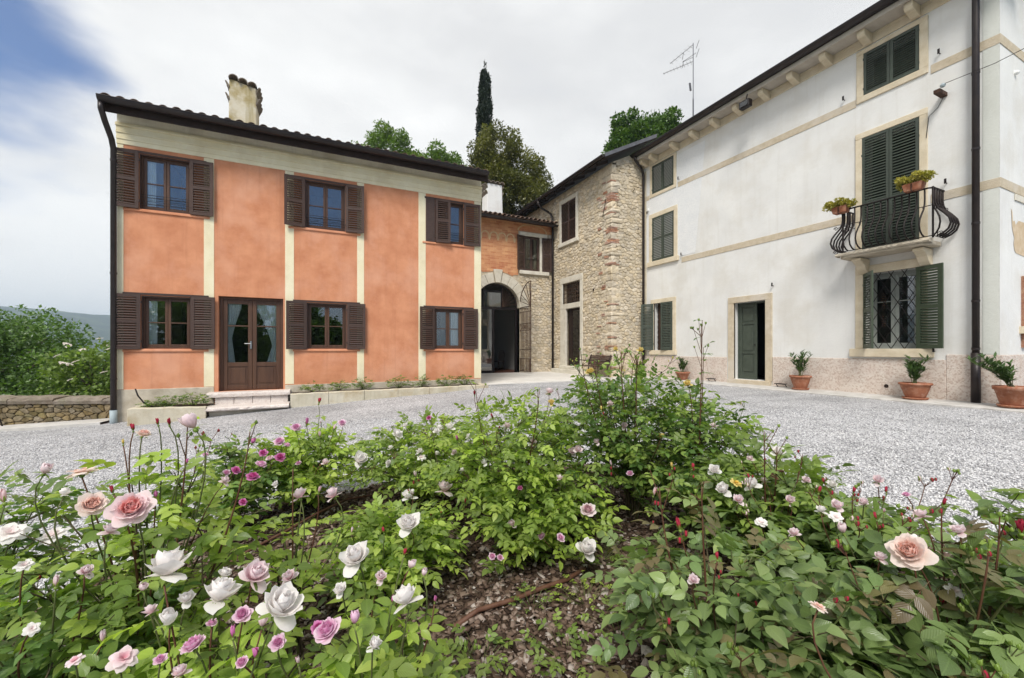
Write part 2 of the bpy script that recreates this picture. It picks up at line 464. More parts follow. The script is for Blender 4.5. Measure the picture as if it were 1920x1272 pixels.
def leaf_mat(name, c1, c2, vein=.20, rough=.36, trans=.25, var=.25):
    m, t, b = nodes_of(name); L = t.links
    o = t.nodes['Material Output']
    oi = N(t, 'ShaderNodeObjectInfo')
    at = N(t, 'ShaderNodeAttribute'); at.attribute_name = 'tint'
    ad = N(t, 'ShaderNodeMath', operation='ADD'); L.new(oi.outputs['Random'], ad.inputs[0]); L.new(at.outputs['Fac'], ad.inputs[1])
    fr = N(t, 'ShaderNodeMath', operation='FRACT'); L.new(ad.outputs[0], fr.inputs[0])
    mix = N(t, 'ShaderNodeMixRGB'); mix.inputs['Color1'].default_value = c4(c1); mix.inputs['Color2'].default_value = c4(c2)
    L.new(fr.outputs[0], mix.inputs['Fac'])
    m2 = N(t, 'ShaderNodeMath', operation='MULTIPLY'); L.new(fr.outputs[0], m2.inputs[0]); m2.inputs[1].default_value = 5.7
    f2 = N(t, 'ShaderNodeMath', operation='FRACT'); L.new(m2.outputs[0], f2.inputs[0])
    mr = N(t, 'ShaderNodeMapRange'); mr.inputs['To Min'].default_value = 1 - var; mr.inputs['To Max'].default_value = 1 + var
    L.new(f2.outputs[0], mr.inputs['Value'])
    hv = N(t, 'ShaderNodeHueSaturation'); L.new(mr.outputs['Result'], hv.inputs['Value']); L.new(mix.outputs['Color'], hv.inputs['Color'])
    # midrib and side veins from the leaf's own UV
    uv = N(t, 'ShaderNodeUVMap'); sx = N(t, 'ShaderNodeSeparateXYZ'); L.new(uv.outputs['UV'], sx.inputs[0])
    a1 = N(t, 'ShaderNodeMath', operation='SUBTRACT'); L.new(sx.outputs['Y'], a1.inputs[0]); a1.inputs[1].default_value = .5
    a2 = N(t, 'ShaderNodeMath', operation='ABSOLUTE'); L.new(a1.outputs[0], a2.inputs[0])
    mid = N(t, 'ShaderNodeMapRange'); mid.inputs['From Min'].default_value = .015; mid.inputs['From Max'].default_value = .05
    mid.inputs['To Min'].default_value = 1; mid.inputs['To Max'].default_value = 0; L.new(a2.outputs[0], mid.inputs['Value'])
    b1 = N(t, 'ShaderNodeMath', operation='MULTIPLY_ADD'); L.new(a2.outputs[0], b1.inputs[0]); b1.inputs[1].default_value = -1.1; L.new(sx.outputs['X'], b1.inputs[2])
    b2 = N(t, 'ShaderNodeMath', operation='MULTIPLY'); L.new(b1.outputs[0], b2.inputs[0]); b2.inputs[1].default_value = 44
    b3 = N(t, 'ShaderNodeMath', operation='SINE'); L.new(b2.outputs[0], b3.inputs[0])
    b4 = N(t, 'ShaderNodeMapRange'); b4.inputs['From Min'].default_value = .7; b4.inputs['From Max'].default_value = 1; b4.inputs['To Max'].default_value = .45
    L.new(b3.outputs[0], b4.inputs['Value'])
    vv = N(t, 'ShaderNodeMath', operation='MAXIMUM'); L.new(mid.outputs['Result'], vv.inputs[0]); L.new(b4.outputs['Result'], vv.inputs[1])
    vm = N(t, 'ShaderNodeMath', operation='MULTIPLY'); L.new(vv.outputs[0], vm.inputs[0]); vm.inputs[1].default_value = vein
    li = N(t, 'ShaderNodeMixRGB'); L.new(vm.outputs[0], li.inputs['Fac']); L.new(hv.outputs['Color'], li.inputs['Color1'])
    li.inputs['Color2'].default_value = (c1[0] * 1.6 + .06, c1[1] * 1.5 + .07, c1[2] * 1.5 + .03, 1)
    L.new(li.outputs['Color'], b.inputs['Base Color'])
    b.inputs['Roughness'].default_value = rough
    b.inputs['Specular IOR Level'].default_value = .48
    bp = N(t, 'ShaderNodeBump', Strength=.2, Distance=.002); L.new(b3.outputs[0], bp.inputs['Height']); L.new(bp.outputs['Normal'], b.inputs['Normal'])
    ts = N(t, 'ShaderNodeBsdfTranslucent')
    tm = N(t, 'ShaderNodeMixRGB', blend_type='MULTIPLY', Fac=1); L.new(li.outputs['Color'], tm.inputs['Color1']); tm.inputs['Color2'].default_value = (1.5, 1.7, .7, 1)
    L.new(tm.outputs['Color'], ts.inputs['Color'])
    ms = N(t, 'ShaderNodeMixShader', Fac=trans); L.new(b.outputs[0], ms.inputs[1]); L.new(ts.outputs[0], ms.inputs[2])
    L.new(ms.outputs[0], o.inputs['Surface'])
    return m

LF = {
 'mid':   leaf_mat('rose_leaf_green', (.145, .225, .045), (.265, .345, .078), trans=.38),
 'dark':  leaf_mat('rose_leaf_dark_green', (.075, .145, .036), (.135, .225, .052), trans=.32),
 'blue':  leaf_mat('rose_leaf_blue_green', (.115, .185, .060), (.225, .295, .100), rough=.33, trans=.3),
 'lime':  leaf_mat('rose_leaf_lime', (.29, .40, .060), (.41, .50, .11), trans=.42),
 'red':   leaf_mat('rose_leaf_red_brown', (.12, .085, .045), (.18, .17, .065), trans=.25),
 'wine':  leaf_mat('rose_leaf_wine', (.12, .020, .025), (.16, .04, .035), trans=.2),
 'tree':  leaf_mat('tree_leaf_green', (.055, .115, .026), (.140, .225, .048), vein=.1, var=.35),
 'treeB': leaf_mat('tree_leaf_bright', (.105, .175, .040), (.19, .26, .068), vein=.1, var=.3, trans=.35),
 'olive': leaf_mat('evergreen_leaf_olive', (.085, .095, .028), (.20, .19, .055), vein=.1, var=.35),
 'cypress': leaf_mat('cypress_dark', (.010, .020, .012), (.020, .036, .018), vein=0, rough=.7, trans=.08),
 'oleander': leaf_mat('oleander_leaf', (.050, .095, .030), (.090, .150, .050)),
 'yellow': leaf_mat('yellow_green_leaf', (.30, .28, .05), (.42, .36, .08)),
}
M['stemgreen'] = surf('green_stem', (.08, .11, .03), (.12, .12, .05), 14, .6)
M['stemred'] = surf('red_brown_stem', (.10, .035, .025), (.13, .07, .035), 14, .6)
M['cane'] = surf('woody_cane', (.07, .055, .03), (.11, .09, .05), 18, .8, .4, 60)
M['bark'] = surf('tree_bark', (.09, .07, .05), (.15, .12, .09), 12, .95, .8, 25, stretch=(1, 1, .3))

def petal(name, c1, c2, trans=.45):
    m, t, b = nodes_of(name); L = t.links
    o = t.nodes['Material Output']
    uv = N(t, 'ShaderNodeUVMap'); sx = N(t, 'ShaderNodeSeparateXYZ'); L.new(uv.outputs['UV'], sx.inputs[0])
    co = N(t, 'ShaderNodeTexCoord'); n = N(t, 'ShaderNodeTexNoise', Scale=60, Detail=3); L.new(co.outputs['Object'], n.inputs['Vector'])
    ad = N(t, 'ShaderNodeMath', operation='MULTIPLY_ADD'); L.new(n.outputs['Fac'], ad.inputs[0]); ad.inputs[1].default_value = .4; L.new(sx.outputs['X'], ad.inputs[2])
    mr = N(t, 'ShaderNodeMapRange'); mr.inputs['From Min'].default_value = .25; mr.inputs['From Max'].default_value = 1.1; L.new(ad.outputs[0], mr.inputs['Value'])
    mx_ = N(t, 'ShaderNodeMixRGB'); mx_.inputs['Color1'].default_value = c4(c1); mx_.inputs['Color2'].default_value = c4(c2)
    L.new(mr.outputs['Result'], mx_.inputs['Fac']); L.new(mx_.outputs['Color'], b.inputs['Base Color'])
    b.inputs['Roughness'].default_value = .8; b.inputs['Specular IOR Level'].default_value = .1
    ts = N(t, 'ShaderNodeBsdfTranslucent'); L.new(mx_.outputs['Color'], ts.inputs['Color'])
    ms = N(t, 'ShaderNodeMixShader', Fac=trans); L.new(b.outputs[0], ms.inputs[1]); L.new(ts.outputs[0], ms.inputs[2])
    L.new(ms.outputs[0], o.inputs['Surface'])
    return m
PT = {
 'white':  (petal('petal_white', (.93, .87, .83), (.96, .93, .91)), petal('petal_white_inner', (.90, .74, .72), (.93, .86, .85))),
 'blush':  (petal('petal_blush', (.90, .64, .67), (.94, .82, .84)), petal('petal_blush_inner', (.72, .30, .36), (.82, .58, .62))),
 'peach':  (petal('petal_peach', (.90, .62, .62), (.94, .78, .79)), petal('petal_coral', (.84, .20, .17), (.92, .52, .50))),
 'apricot': (petal('petal_apricot', (.93, .70, .60), (.95, .82, .76)), petal('petal_apricot_inner', (.92, .48, .36), (.95, .68, .60))),
 'lilac':  (petal('petal_lilac', (.80, .38, .60), (.92, .70, .82)), petal('petal_magenta_inner', (.70, .16, .44), (.85, .45, .66))),
 'magenta': (petal('petal_magenta', (.66, .12, .42), (.80, .32, .60)), petal('petal_deep_magenta', (.52, .03, .22), (.70, .14, .40))),
 'yellow': (petal('petal_yellow', (.80, .56, .12), (.84, .70, .28)), petal('petal_gold', (.78, .45, .05), (.8, .6, .15))),
 'red':    (petal('petal_red', (.42, .02, .05), (.60, .07, .12)), petal('petal_dark_red', (.22, .01, .02), (.4, .03, .06))),
}
# ------------------------------------------------------------ ground, terrain
def grid_mesh(name, xs, ys, fz, m, kind='structure', smooth=True):
    v = [(x, y, fz(x, y)) for y in ys for x in xs]
    nx = len(xs)
    f = [(j * nx + i, j * nx + i + 1, (j + 1) * nx + i + 1, (j + 1) * nx + i) for j in range(len(ys) - 1) for i in range(nx - 1)]
    o = MB().add(v, f).build(name, m, smooth=smooth, kind=kind)
    return o

def gravel_mat():
    m, t, b = nodes_of('grey_white_gravel'); L = t.links
    co = N(t, 'ShaderNodeTexCoord')
    nd = N(t, 'ShaderNodeTexNoise', Scale=9, Detail=3); L.new(co.outputs['Object'], nd.inputs['Vector'])
    va = N(t, 'ShaderNodeVectorMath', operation='SCALE'); va.inputs['Scale'].default_value = .03; L.new(nd.outputs['Color'], va.inputs[0])
    vb = N(t, 'ShaderNodeVectorMath', operation='ADD'); L.new(co.outputs['Object'], vb.inputs[0]); L.new(va.outputs[0], vb.inputs[1])
    vo = N(t, 'ShaderNodeTexVoronoi', Scale=52); L.new(vb.outputs[0], vo.inputs['Vector'])
    sp = N(t, 'ShaderNodeSeparateColor'); L.new(vo.outputs['Color'], sp.inputs['Color'])
    r_ = N(t, 'ShaderNodeValToRGB'); cr = r_.color_ramp
    cr.elements[0].position = 0; cr.elements[0].color = c4((.19, .19, .20))
    cr.elements[1].position = 1; cr.elements[1].color = c4((.84, .83, .82))
    e = cr.elements.new(.22); e.color = c4((.37, .365, .375))
    e = cr.elements.new(.5); e.color = c4((.56, .555, .565))
    e = cr.elements.new(.8); e.color = c4((.72, .71, .715))
    L.new(sp.outputs['Red'], r_.inputs['Fac'])
    # dark gaps between stones
    g = N(t, 'ShaderNodeMapRange'); g.inputs['From Min'].default_value = .35; g.inputs['From Max'].default_value = .75
    g.inputs['To Max'].default_value = .58; L.new(vo.outputs['Distance'], g.inputs['Value'])
    mm = N(t, 'ShaderNodeMixRGB'); mm.inputs['Color2'].default_value = c4((.09, .085, .085))
    L.new(g.outputs['Result'], mm.inputs['Fac']); L.new(r_.outputs['Color'], mm.inputs['Color1'])
    # dusty / damp patches
    n3 = N(t, 'ShaderNodeTexNoise', Scale=.55, Detail=6, Roughness=.6); L.new(co.outputs['Object'], n3.inputs['Vector'])
    # faint worn tracks
    tm_ = N(t, 'ShaderNodeMapping'); tm_.inputs['Rotation'].default_value = (0, 0, R(28)); tm_.inputs['Scale'].default_value = (.22, 1.3, 1)
    L.new(co.outputs['Object'], tm_.inputs['Vector'])
    n4 = N(t, 'ShaderNodeTexNoise', Scale=1.0, Detail=5, Roughness=.6); L.new(tm_.outputs['Vector'], n4.inputs['Vector'])
    n5 = N(t, 'ShaderNodeMath', operation='MULTIPLY_ADD'); L.new(n4.outputs['Fac'], n5.inputs[0]); n5.inputs[1].default_value = .8; n5.inputs[2].default_value = -.4
    n6 = N(t, 'ShaderNodeMath', operation='ADD'); L.new(n3.outputs['Fac'], n6.inputs[0]); L.new(n5.outputs[0], n6.inputs[1])
    pr = N(t, 'ShaderNodeMapRange'); pr.inputs['From Min'].default_value = .3; pr.inputs['From Max'].default_value = .7
    pr.inputs['To Min'].default_value = .74; pr.inputs['To Max'].default_value = 1.10; L.new(n6.outputs[0], pr.inputs['Value'])
    hv = N(t, 'ShaderNodeHueSaturation'); L.new(pr.outputs['Result'], hv.inputs['Value']); L.new(mm.outputs['Color'], hv.inputs['Color'])
    L.new(hv.outputs['Color'], b.inputs['Base Color']); b.inputs['Roughness'].default_value = .85
    bp = N(t, 'ShaderNodeBump', Strength=1, Distance=.012, invert=True); L.new(vo.outputs['Distance'], bp.inputs['Height']); L.new(bp.outputs['Normal'], b.inputs['Normal'])
    return m
M['gravel'] = gravel_mat()
M['meadow'] = surf('meadow', (.06, .10, .025), (.11, .14, .04), .15, .95, .5, 3, .1)

def hill_mat():
    m, t, b = nodes_of('wooded_hill'); L = t.links
    co = N(t, 'ShaderNodeTexCoord')
    n = N(t, 'ShaderNodeTexNoise', Scale=.012, Detail=9, Roughness=.62); L.new(co.outputs['Object'], n.inputs['Vector'])
    r_ = N(t, 'ShaderNodeValToRGB'); cr = r_.color_ramp
    cr.elements[0].position = .42; cr.elements[0].color = c4((.012, .028, .016))
    cr.elements[1].position = .68; cr.elements[1].color = c4((.19, .21, .10))
    e = cr.elements.new(.55); e.color = c4((.045, .078, .030))
    L.new(n.outputs['Fac'], r_.inputs['Fac']); L.new(r_.outputs['Color'], b.inputs['Base Color'])
    b.inputs['Roughness'].default_value = 1
    n2 = N(t, 'ShaderNodeTexNoise', Scale=.08, Detail=6, Roughness=.7); L.new(co.outputs['Object'], n2.inputs['Vector'])
    bp = N(t, 'ShaderNodeBump', Strength=1, Distance=9); L.new(n2.outputs['Fac'], bp.inputs['Height']); L.new(bp.outputs['Normal'], b.inputs['Normal'])
    return m
M['hill'] = hill_mat()

def gz_n(x, y):
    return gz(x, y) + .018 * noise.noise(Vector((x * .7, y * .7, 0))) + .006 * noise.noise(Vector((x * 4, y * 4, 3)))
xs = [-16 + .25 * i for i in range(int((11.4 + 16) / .25) + 1)]
ys = [-12 + .25 * i for i in range(int((13.2 + 12) / .25) + 1)]
grid_mesh('gravel_yard', xs, ys, gz_n, M['gravel'])

def terr(x, y):
    """land round the house: level behind and to the right, falling away to the left"""
    r_ = math.hypot(x, y)
    z = -1.3
    if x < -5: z -= min(2.2, (-5 - x) * .16) + max(0, r_ - 20) * .035
    if r_ > 20 and x >= -5: z -= (r_ - 20) * .02
    return max(z, -38) + .3 * noise.noise(Vector((x * .05, y * .05, 0)))
def rings(r0, r1, n, k):
    return [r0 * (r1 / r0) ** (i / n) for i in range(n + 1)]
mb = MB()
rr = [0.5] + rings(4, 2600, 34, 1)
na = 72
for r_ in rr:
    for a in range(na):
        q = 2 * math.pi * a / na
        x, y = r_ * math.cos(q), r_ * math.sin(q)
        mb.v.append((x, y, terr(x, y)))
for i in range(len(rr) - 1):
    for a in range(na):
        a2 = (a + 1) % na
        mb.f.append((i * na + a, i * na + a2, (i + 1) * na + a2, (i + 1) * na + a))
mb.f.append(tuple(range(na))[::-1])
mb.build('ground', M['meadow'], smooth=True, kind='structure')

# far hills: a ridge from the left round behind the houses
mb = MB()
nu, nv = 150, 26
for i in range(nu + 1):
    az = R(-75 + 125 * i / nu)                # clockwise from +Y
    for j in range(nv + 1):
        w = j / nv
        d = 1050 + 750 * w
        deg = math.degrees(az)
        prof = 116 - 14 * (deg + 26) / 7 if deg > -26 else 116 - .3 * (-26 - deg)
        prof = max(85, min(118, prof))
        prof += 5 * noise.noise(Vector((deg * .11, 0, 5)))
        h = -34 + (prof + 34) * (math.sin(math.pi * .5 * w) ** 1.15)
        h += (22 * noise.noise(Vector((deg * .22, w * 3.0, 0))) + 9 * noise.noise(Vector((deg * .9, w * 9, 2)))) * math.sin(math.pi * min(1, w * 1.0)) + 2.2 * noise.noise(Vector((deg * 6, w * 30, 2)))
        mb.v.append((d * math.sin(az), d * math.cos(az), h))
for i in range(nu):
    for j in range(nv):
        a = i * (nv + 1) + j
        mb.f.append((a, a + nv + 1, a + nv + 2, a + 1))
mb.build('hills', M['hill'], smooth=True, kind='structure')

# haze box
def volmat():
    m = bpy.data.materials.new('thin_air_haze'); m.use_nodes = True
    t = m.node_tree; t.nodes.clear()
    o = t.nodes.new('ShaderNodeOutputMaterial'); v = t.nodes.new('ShaderNodeVolumePrincipled')
    v.inputs['Color'].default_value = (.68, .84, 1.0, 1)
    v.inputs['Density'].default_value = HAZE
    v.inputs['Anisotropy'].default_value = .2
    t.links.new(v.outputs[0], o.inputs['Volume'])
    return m
HAZE = 0.0005
mb = MB().box(-2650, -2650, -41, 2650, 2650, 165)
mb.build('haze', volmat(), kind='stuff')

# ------------------------------------------------------------ joinery
def shutter(parent, hinge, phi, w, h, y, m, nsl=18, mids=(.5,), name='shutter', t=.034, stile=.065, zbase=0):
    """louvred leaf: hinge (s, z) at y; phi = direction of the leaf in plan"""
    mb = MB()
    mb.box(0.002, -t / 2, 0, stile, t / 2, h); mb.box(w - stile, -t / 2, 0, w - .002, t / 2, h)
    rails = [0.0, h - stile]
    for k in mids: rails.append(h * k - stile * .45)
    rails.sort()
    for z in rails: mb.box(stile, -t / 2 + .002, z, w - stile, t / 2 - .002, z + stile)
    # hinge pins
    mb.box(-.012, -t / 2 - .004, h * .12, .03, t / 2 + .004, h * .12 + .05); mb.box(-.012, -t / 2 - .004, h * .84, .03, t / 2 + .004, h * .84 + .05)
    o = mb.build(name, m, parent, loc=(hinge[0], y, hinge[1]), rot=(0, 0, phi))
    sgn = 1 if math.cos(phi) >= 0 else -1        # louvres always shed water outwards
    key = ('slat', round(w, 3), m.name, sgn)
    if key not in CACHE:
        sm = MB()
        ca, sa = math.cos(R(50)), math.sin(R(50))
        sm.obox((w / 2, 0, 0), ((w - 2 * stile) / 2 + .003, 0, 0), (0, .5 * .056 * ca, sgn * .5 * .056 * sa), (0, -sgn * .004 * sa, .004 * ca))
        CACHE[key] = sm.mesh('slat', m)
    total = h - stile * len(rails)
    for i in range(len(rails) - 1):
        za, zb = rails[i] + stile, rails[i + 1]
        n = max(1, round(nsl * (zb - za) / total))
        for k in range(n):
            inst('slat', CACHE[key], o, (0, 0, za + (k + .5) * (zb - za) / n))
    return o
CACHE = {}

def casement(parent, s0, s1, z0, z1, y, m, bars=(.5,), glass='glass', fw=.045, sash=.05, depth=.06, name='window'):
    """two-leaf window: fixed frame, sashes with glazing bars, panes as sub-parts"""
    mb = MB()
    mb.box(s0, y, z0, s0 + fw, y + depth, z1); mb.box(s1 - fw, y, z0, s1, y + depth, z1)
    mb.box(s0 + fw, y + .002, z1 - fw, s1 - fw, y + depth, z1); mb.box(s0 + fw, y + .002, z0, s1 - fw, y + depth, z0 + fw)
    c = (s0 + s1) / 2
    o = mb.build(name, m, parent, bevel=.004)
    for a, b in ((s0 + fw, c), (c, s1 - fw)):
        q = MB(); d0, d1 = y + .012, y + depth - .006
        a_, b_ = a + .003, b - .003
        q.box(a_, d0, z0 + fw + .002, a_ + sash, d1, z1 - fw - .002); q.box(b_ - sash, d0, z0 + fw + .002, b_, d1, z1 - fw - .002)
        q.box(a_ + sash, d0 + .002, z0 + fw + .002, b_ - sash, d1, z0 + fw + sash); q.box(a_ + sash, d0 + .002, z1 - fw - sash, b_ - sash, d1, z1 - fw - .002)
        for k in bars:
            zz = z0 + (z1 - z0) * k
            q.box(a_ + sash, d0 + .004, zz - .012, b_ - sash, d1 - .004, zz + .012)
        q.build('sash', m, o, bevel=.003)
        zs = [z0 + fw + sash] + [z0 + (z1 - z0) * k for k in bars] + [z1 - fw - sash]
        for i in range(len(zs) - 1):
            MB().box(a_ + sash - .004, y + .034, zs[i] + (.010 if i else -.004), b_ - sash + .004, y + .038, zs[i + 1] - (.010 if i < len(zs) - 2 else -.004)).build('pane', M[glass], o)
    return o

def curtain(parent, s0, s1, z0, z1, y, tie=None, side=1):
    """hanging cloth with folds; tie: height fraction where it is gathered to the side"""
    mb = MB(); nx, nz = 26, 22
    for j in range(nz + 1):
        w = j / nz
        for i in range(nx + 1):
            u = i / nx
            if tie is not None:
                d = abs(w - tie)
                k = .32 + .68 * min(1, d / (1 - tie) * 1.15) ** 1.3 if w > tie else .32 + .25 * min(1, d / tie)
            else: k = 1
            uu = u * k
            x = s0 + (s1 - s0) * uu if side > 0 else s1 - (s1 - s0) * uu
            mb.v.append((x, y + .018 * math.sin(u * 30 + w * 1.5) / max(.5, k), z0 + (z1 - z0) * w))
    for j in range(nz):
        for i in range(nx):
            a = j * (nx + 1) + i
            mb.f.append((a, a + 1, a + nx + 2, a + nx + 1))
    return mb.build('curtain', M['curtain'], parent, smooth=True)

def downpipe(parent, pts, r, m, name='downpipe', joints=(), jr=1.12):
    o = MB().tube(pts, r, 12).build(name, m, parent, smooth=True)
    for p in joints:
        MB().tube([(p[0], p[1], p[2] - .02), (p[0], p[1], p[2] + .02)], r * jr, 12).build('pipe_collar', m, o)
    return o

def gutter(parent, x0, x1, y, z, r, m, name='gutter'):
    """half-round gutter along x, centre line at y,z"""
    mb = MB(); n = 10
    for x in (x0, x1):
        for k in range(n + 1):
            q = math.pi + math.pi * k / n
            mb.v.append((x, y + r * math.cos(q), z + r * math.sin(q)))
        for k in range(n + 1):
            q = math.pi + math.pi * (n - k) / n
            mb.v.append((x, y + (r - .008) * math.cos(q), z + (r - .008) * math.sin(q) + .002))
    k2 = 2 * (n + 1)
    for k in range(k2):
        a, b = k, (k + 1) % k2
        mb.f.append((a, b, b + k2, a + k2))
    for base in (0, k2):
        mb.f.append(tuple(base + i for i in range(n + 1)))
    mb.tube([(x0, y - r, z), (x1, y - r, z)], .011, 6)
    return mb.build(name, m, parent)

def tiles(parent, x0, x1, y0, z0, slope, rows, pitch=.21, m=None, rows_parts=2, along='y'):
    """barrel tiles: rows going up the slope from the eave at (y0,z0)"""
    m = m or M['tile']
    L_ = .40
    cover = MB()
    n = 8
    for k, (yy, r_) in enumerate(((0, .092), (L_, .075))):
        for j in range(n + 1):
            q = math.pi * j / n
            cover.v.append((r_ * math.cos(q), yy, .02 + .9 * r_ * math.sin(q)))
        for j in range(n + 1):
            q = math.pi * (n - j) / n
            cover.v.append(((r_ - .014) * math.cos(q), yy, .02 + .9 * (r_ - .014) * math.sin(q)))
    k2 = 2 * (n + 1)
    for k in range(k2): cover.f.append((k, k + k2, (k + 1) % k2 + k2, (k + 1) % k2))
    for b in (0, k2):
        for j in range(n):
            q = (b + j, b + j + 1, b + k2 - 2 - j, b + k2 - 1 - j)
            cover.f.append(q if b else q[::-1])
    me = cover.mesh('roof_tile', m, False)
    cols = int((x1 - x0) / pitch)
    step = .33
    ang = math.atan(slope)
    rest = MB()
    for r_ in range(rows):
        for c in range(cols):
            x = x0 + (c + .5) * (x1 - x0) / cols + rng.uniform(-.008, .008)
            y = y0 + r_ * step * math.cos(ang) + rng.uniform(-.012, .012); z = z0 + r_ * step * math.sin(ang) + rng.uniform(0, .008)
            mt = Matrix.Translation((x, y, z)) @ Matrix.Rotation(ang - R(2), 4, 'X') @ Matrix.Rotation(rng.uniform(-.03, .03), 4, 'Z')
            if r_ < rows_parts:
                inst('roof_tile', me, parent, mat4=mt)
            else:
                rest.add([tuple(mt @ Vector(v)) for v in cover.v], cover.f)
    if rest.v: rest.build('roof_tiles', m, parent, kind='stuff')

# ------------------------------------------------------------ rubble masonry (Voronoi stones)
def clip(poly, nx, ny, c):
    """keep points with nx*x+ny*y<=c"""
    out_ = []
    for i in range(len(poly)):
        a, b = poly[i], poly[(i + 1) % len(poly)]
        da, db = nx * a[0] + ny * a[1] - c, nx * b[0] + ny * b[1] - c
        if da <= 0: out_.append(a)
        if (da < 0 < db) or (db < 0 < da):
            u = da / (da - db)
            out_.append((a[0] + (b[0] - a[0]) * u, a[1] + (b[1] - a[1]) * u))
    return out_

def rubble(s0, s1, z0, z1, holes, w, h, seed, gap=.012, jit=.42):
    """list of stone outlines filling the rectangle, kept off the holes"""
    rg = random.Random(seed)
    nr = max(1, round((z1 - z0) / h)); nc = max(1, round((s1 - s0) / w))
    pts = []
    for j in range(-1, nr + 1):
        for i in range(-1, nc + 1):
            k = (i + .5 + (.5 if j % 2 else 0) + rg.uniform(-jit, jit)) * (s1 - s0) / nc + s0
            z = (j + .5 + rg.uniform(-jit, jit) * .9) * (z1 - z0) / nr + z0
            if rg.random() < .06: continue
            pts.append((k, z))
    A = np.array(pts); asp = w / h
    B = A * np.array([1, asp])
    out_ = []
    for i, p in enumerate(pts):
        if not (s0 - w * .6 < p[0] < s1 + w * .6 and z0 - h * .6 < p[1] < z1 + h * .6): continue
        if any(a < p[0] < b and c < p[1] < d for a, b, c, d in holes): continue
        d = ((B - B[i]) ** 2).sum(1)
        near = np.argsort(d)[1:15]
        poly = [(p[0] - 2 * w, p[1] - 2 * h), (p[0] + 2 * w, p[1] - 2 * h), (p[0] + 2 * w, p[1] + 2 * h), (p[0] - 2 * w, p[1] + 2 * h)]
        for k in near:
            q = pts[k]
            dx, dz = (q[0] - p[0]), (q[1] - p[1]) * asp * asp
            mx_, mz = (q[0] + p[0]) / 2, (q[1] + p[1]) / 2
            ln = math.hypot(dx, dz)
            poly = clip(poly, dx / ln, dz / ln, (dx * mx_ + dz * mz) / ln - gap / 2)
            if len(poly) < 3: break
        if len(poly) < 3: continue
        poly = clip(poly, 1, 0, s1); poly = clip(poly, -1, 0, -s0); poly = clip(poly, 0, 1, z1); poly = clip(poly, 0, -1, -z0)
        for a, b, c, dd in holes:
            best = max((a - p[0], 0), (p[0] - b, 1), (c - p[1], 2), (p[1] - dd, 3))
            if best[1] == 0: poly = clip(poly, 1, 0, a)
            elif best[1] == 1: poly = clip(poly, -1, 0, -b)
            elif best[1] == 2: poly = clip(poly, 0, 1, c)
            else: poly = clip(poly, 0, -1, -dd)
            if len(poly) < 3: break
        if len(poly) < 3: continue
        ar = abs(sum(poly[i][0] * poly[(i + 1) % len(poly)][1] - poly[(i + 1) % len(poly)][0] * poly[i][1] for i in range(len(poly)))) / 2
        if ar < w * h * .12: continue
        out_.append((poly, ar))
    return out_

def stone_geo(poly, rg, proud=.03):
    """rounded, pillowed stone: outline knocked off at the corners, face slightly domed; y negative is outwards"""
    # corner cutting
    q = []
    n = len(poly)
    for i in range(n):
        a, b = poly[i], poly[(i + 1) % n]
        if math.hypot(a[0] - b[0], a[1] - b[1]) < 1e-4: continue
        q.append((a[0] * .78 + b[0] * .22, a[1] * .78 + b[1] * .22)); q.append((a[0] * .22 + b[0] * .78, a[1] * .22 + b[1] * .78))
    n = len(q)
    if n < 3: return None
    cx = sum(p[0] for p in q) / n; cz = sum(p[1] for p in q) / n
    pr = proud * rg.uniform(.5, 1.25)
    tx, tz = rg.uniform(-.10, .10), rg.uniform(-.10, .10)
    v = []
    for p in q: v.append((p[0], .02, p[1]))
    for p in q: v.append((cx + (p[0] - cx) * .985, -pr * .45, cz + (p[1] - cz) * .985))
    for p in q:
        x, z = cx + (p[0] - cx) * .80, cz + (p[1] - cz) * .78
        v.append((x, -pr + (x - cx) * tx + (z - cz) * tz + rg.uniform(-.004, .004), z))
    v.append((cx, -pr * 1.08, cz))
    f = []
    for k in (0, n):
        for i in range(n):
            j = (i + 1) % n
            f.append((k + i, k + j, k + n + j, k + n + i))
    for i in range(n): f.append((2 * n + i, 2 * n + (i + 1) % n, 3 * n))
    return v, f

def add_tint(o, per_piece):
    """per-piece random value on one joined mesh; per_piece: list of vertex counts"""
    at = o.data.attributes.new('tint', 'FLOAT', 'POINT')
    arr = np.concatenate([np.full(n, (i * .61803 + .13) % 1.0, dtype=np.float32) for i, n in enumerate(per_piece)])
    at.data.foreach_set('value', arr)

def lay_stones(parent, stones, m, seed, nparts, proud=.03, score=None, name='stone', stuffname='rubble_stones', xform=None):
    rg = random.Random(seed)
    order = sorted(stones, key=(lambda s: -score(s)) if score else (lambda s: -s[1]))
    rest = MB(); counts = []
    for i, (poly, ar) in enumerate(order):
        g = stone_geo(poly, rg, proud)
        if not g: continue
        v, f = g
        if xform: v = [xform(p) for p in v]
        if i < nparts:
            MB().add(v, f).build(name, m, parent)
        else:
            rest.add(v, f); counts.append(len(v))
    if rest.v:
        add_tint(rest.build(stuffname, m, parent, kind='stuff'), counts)

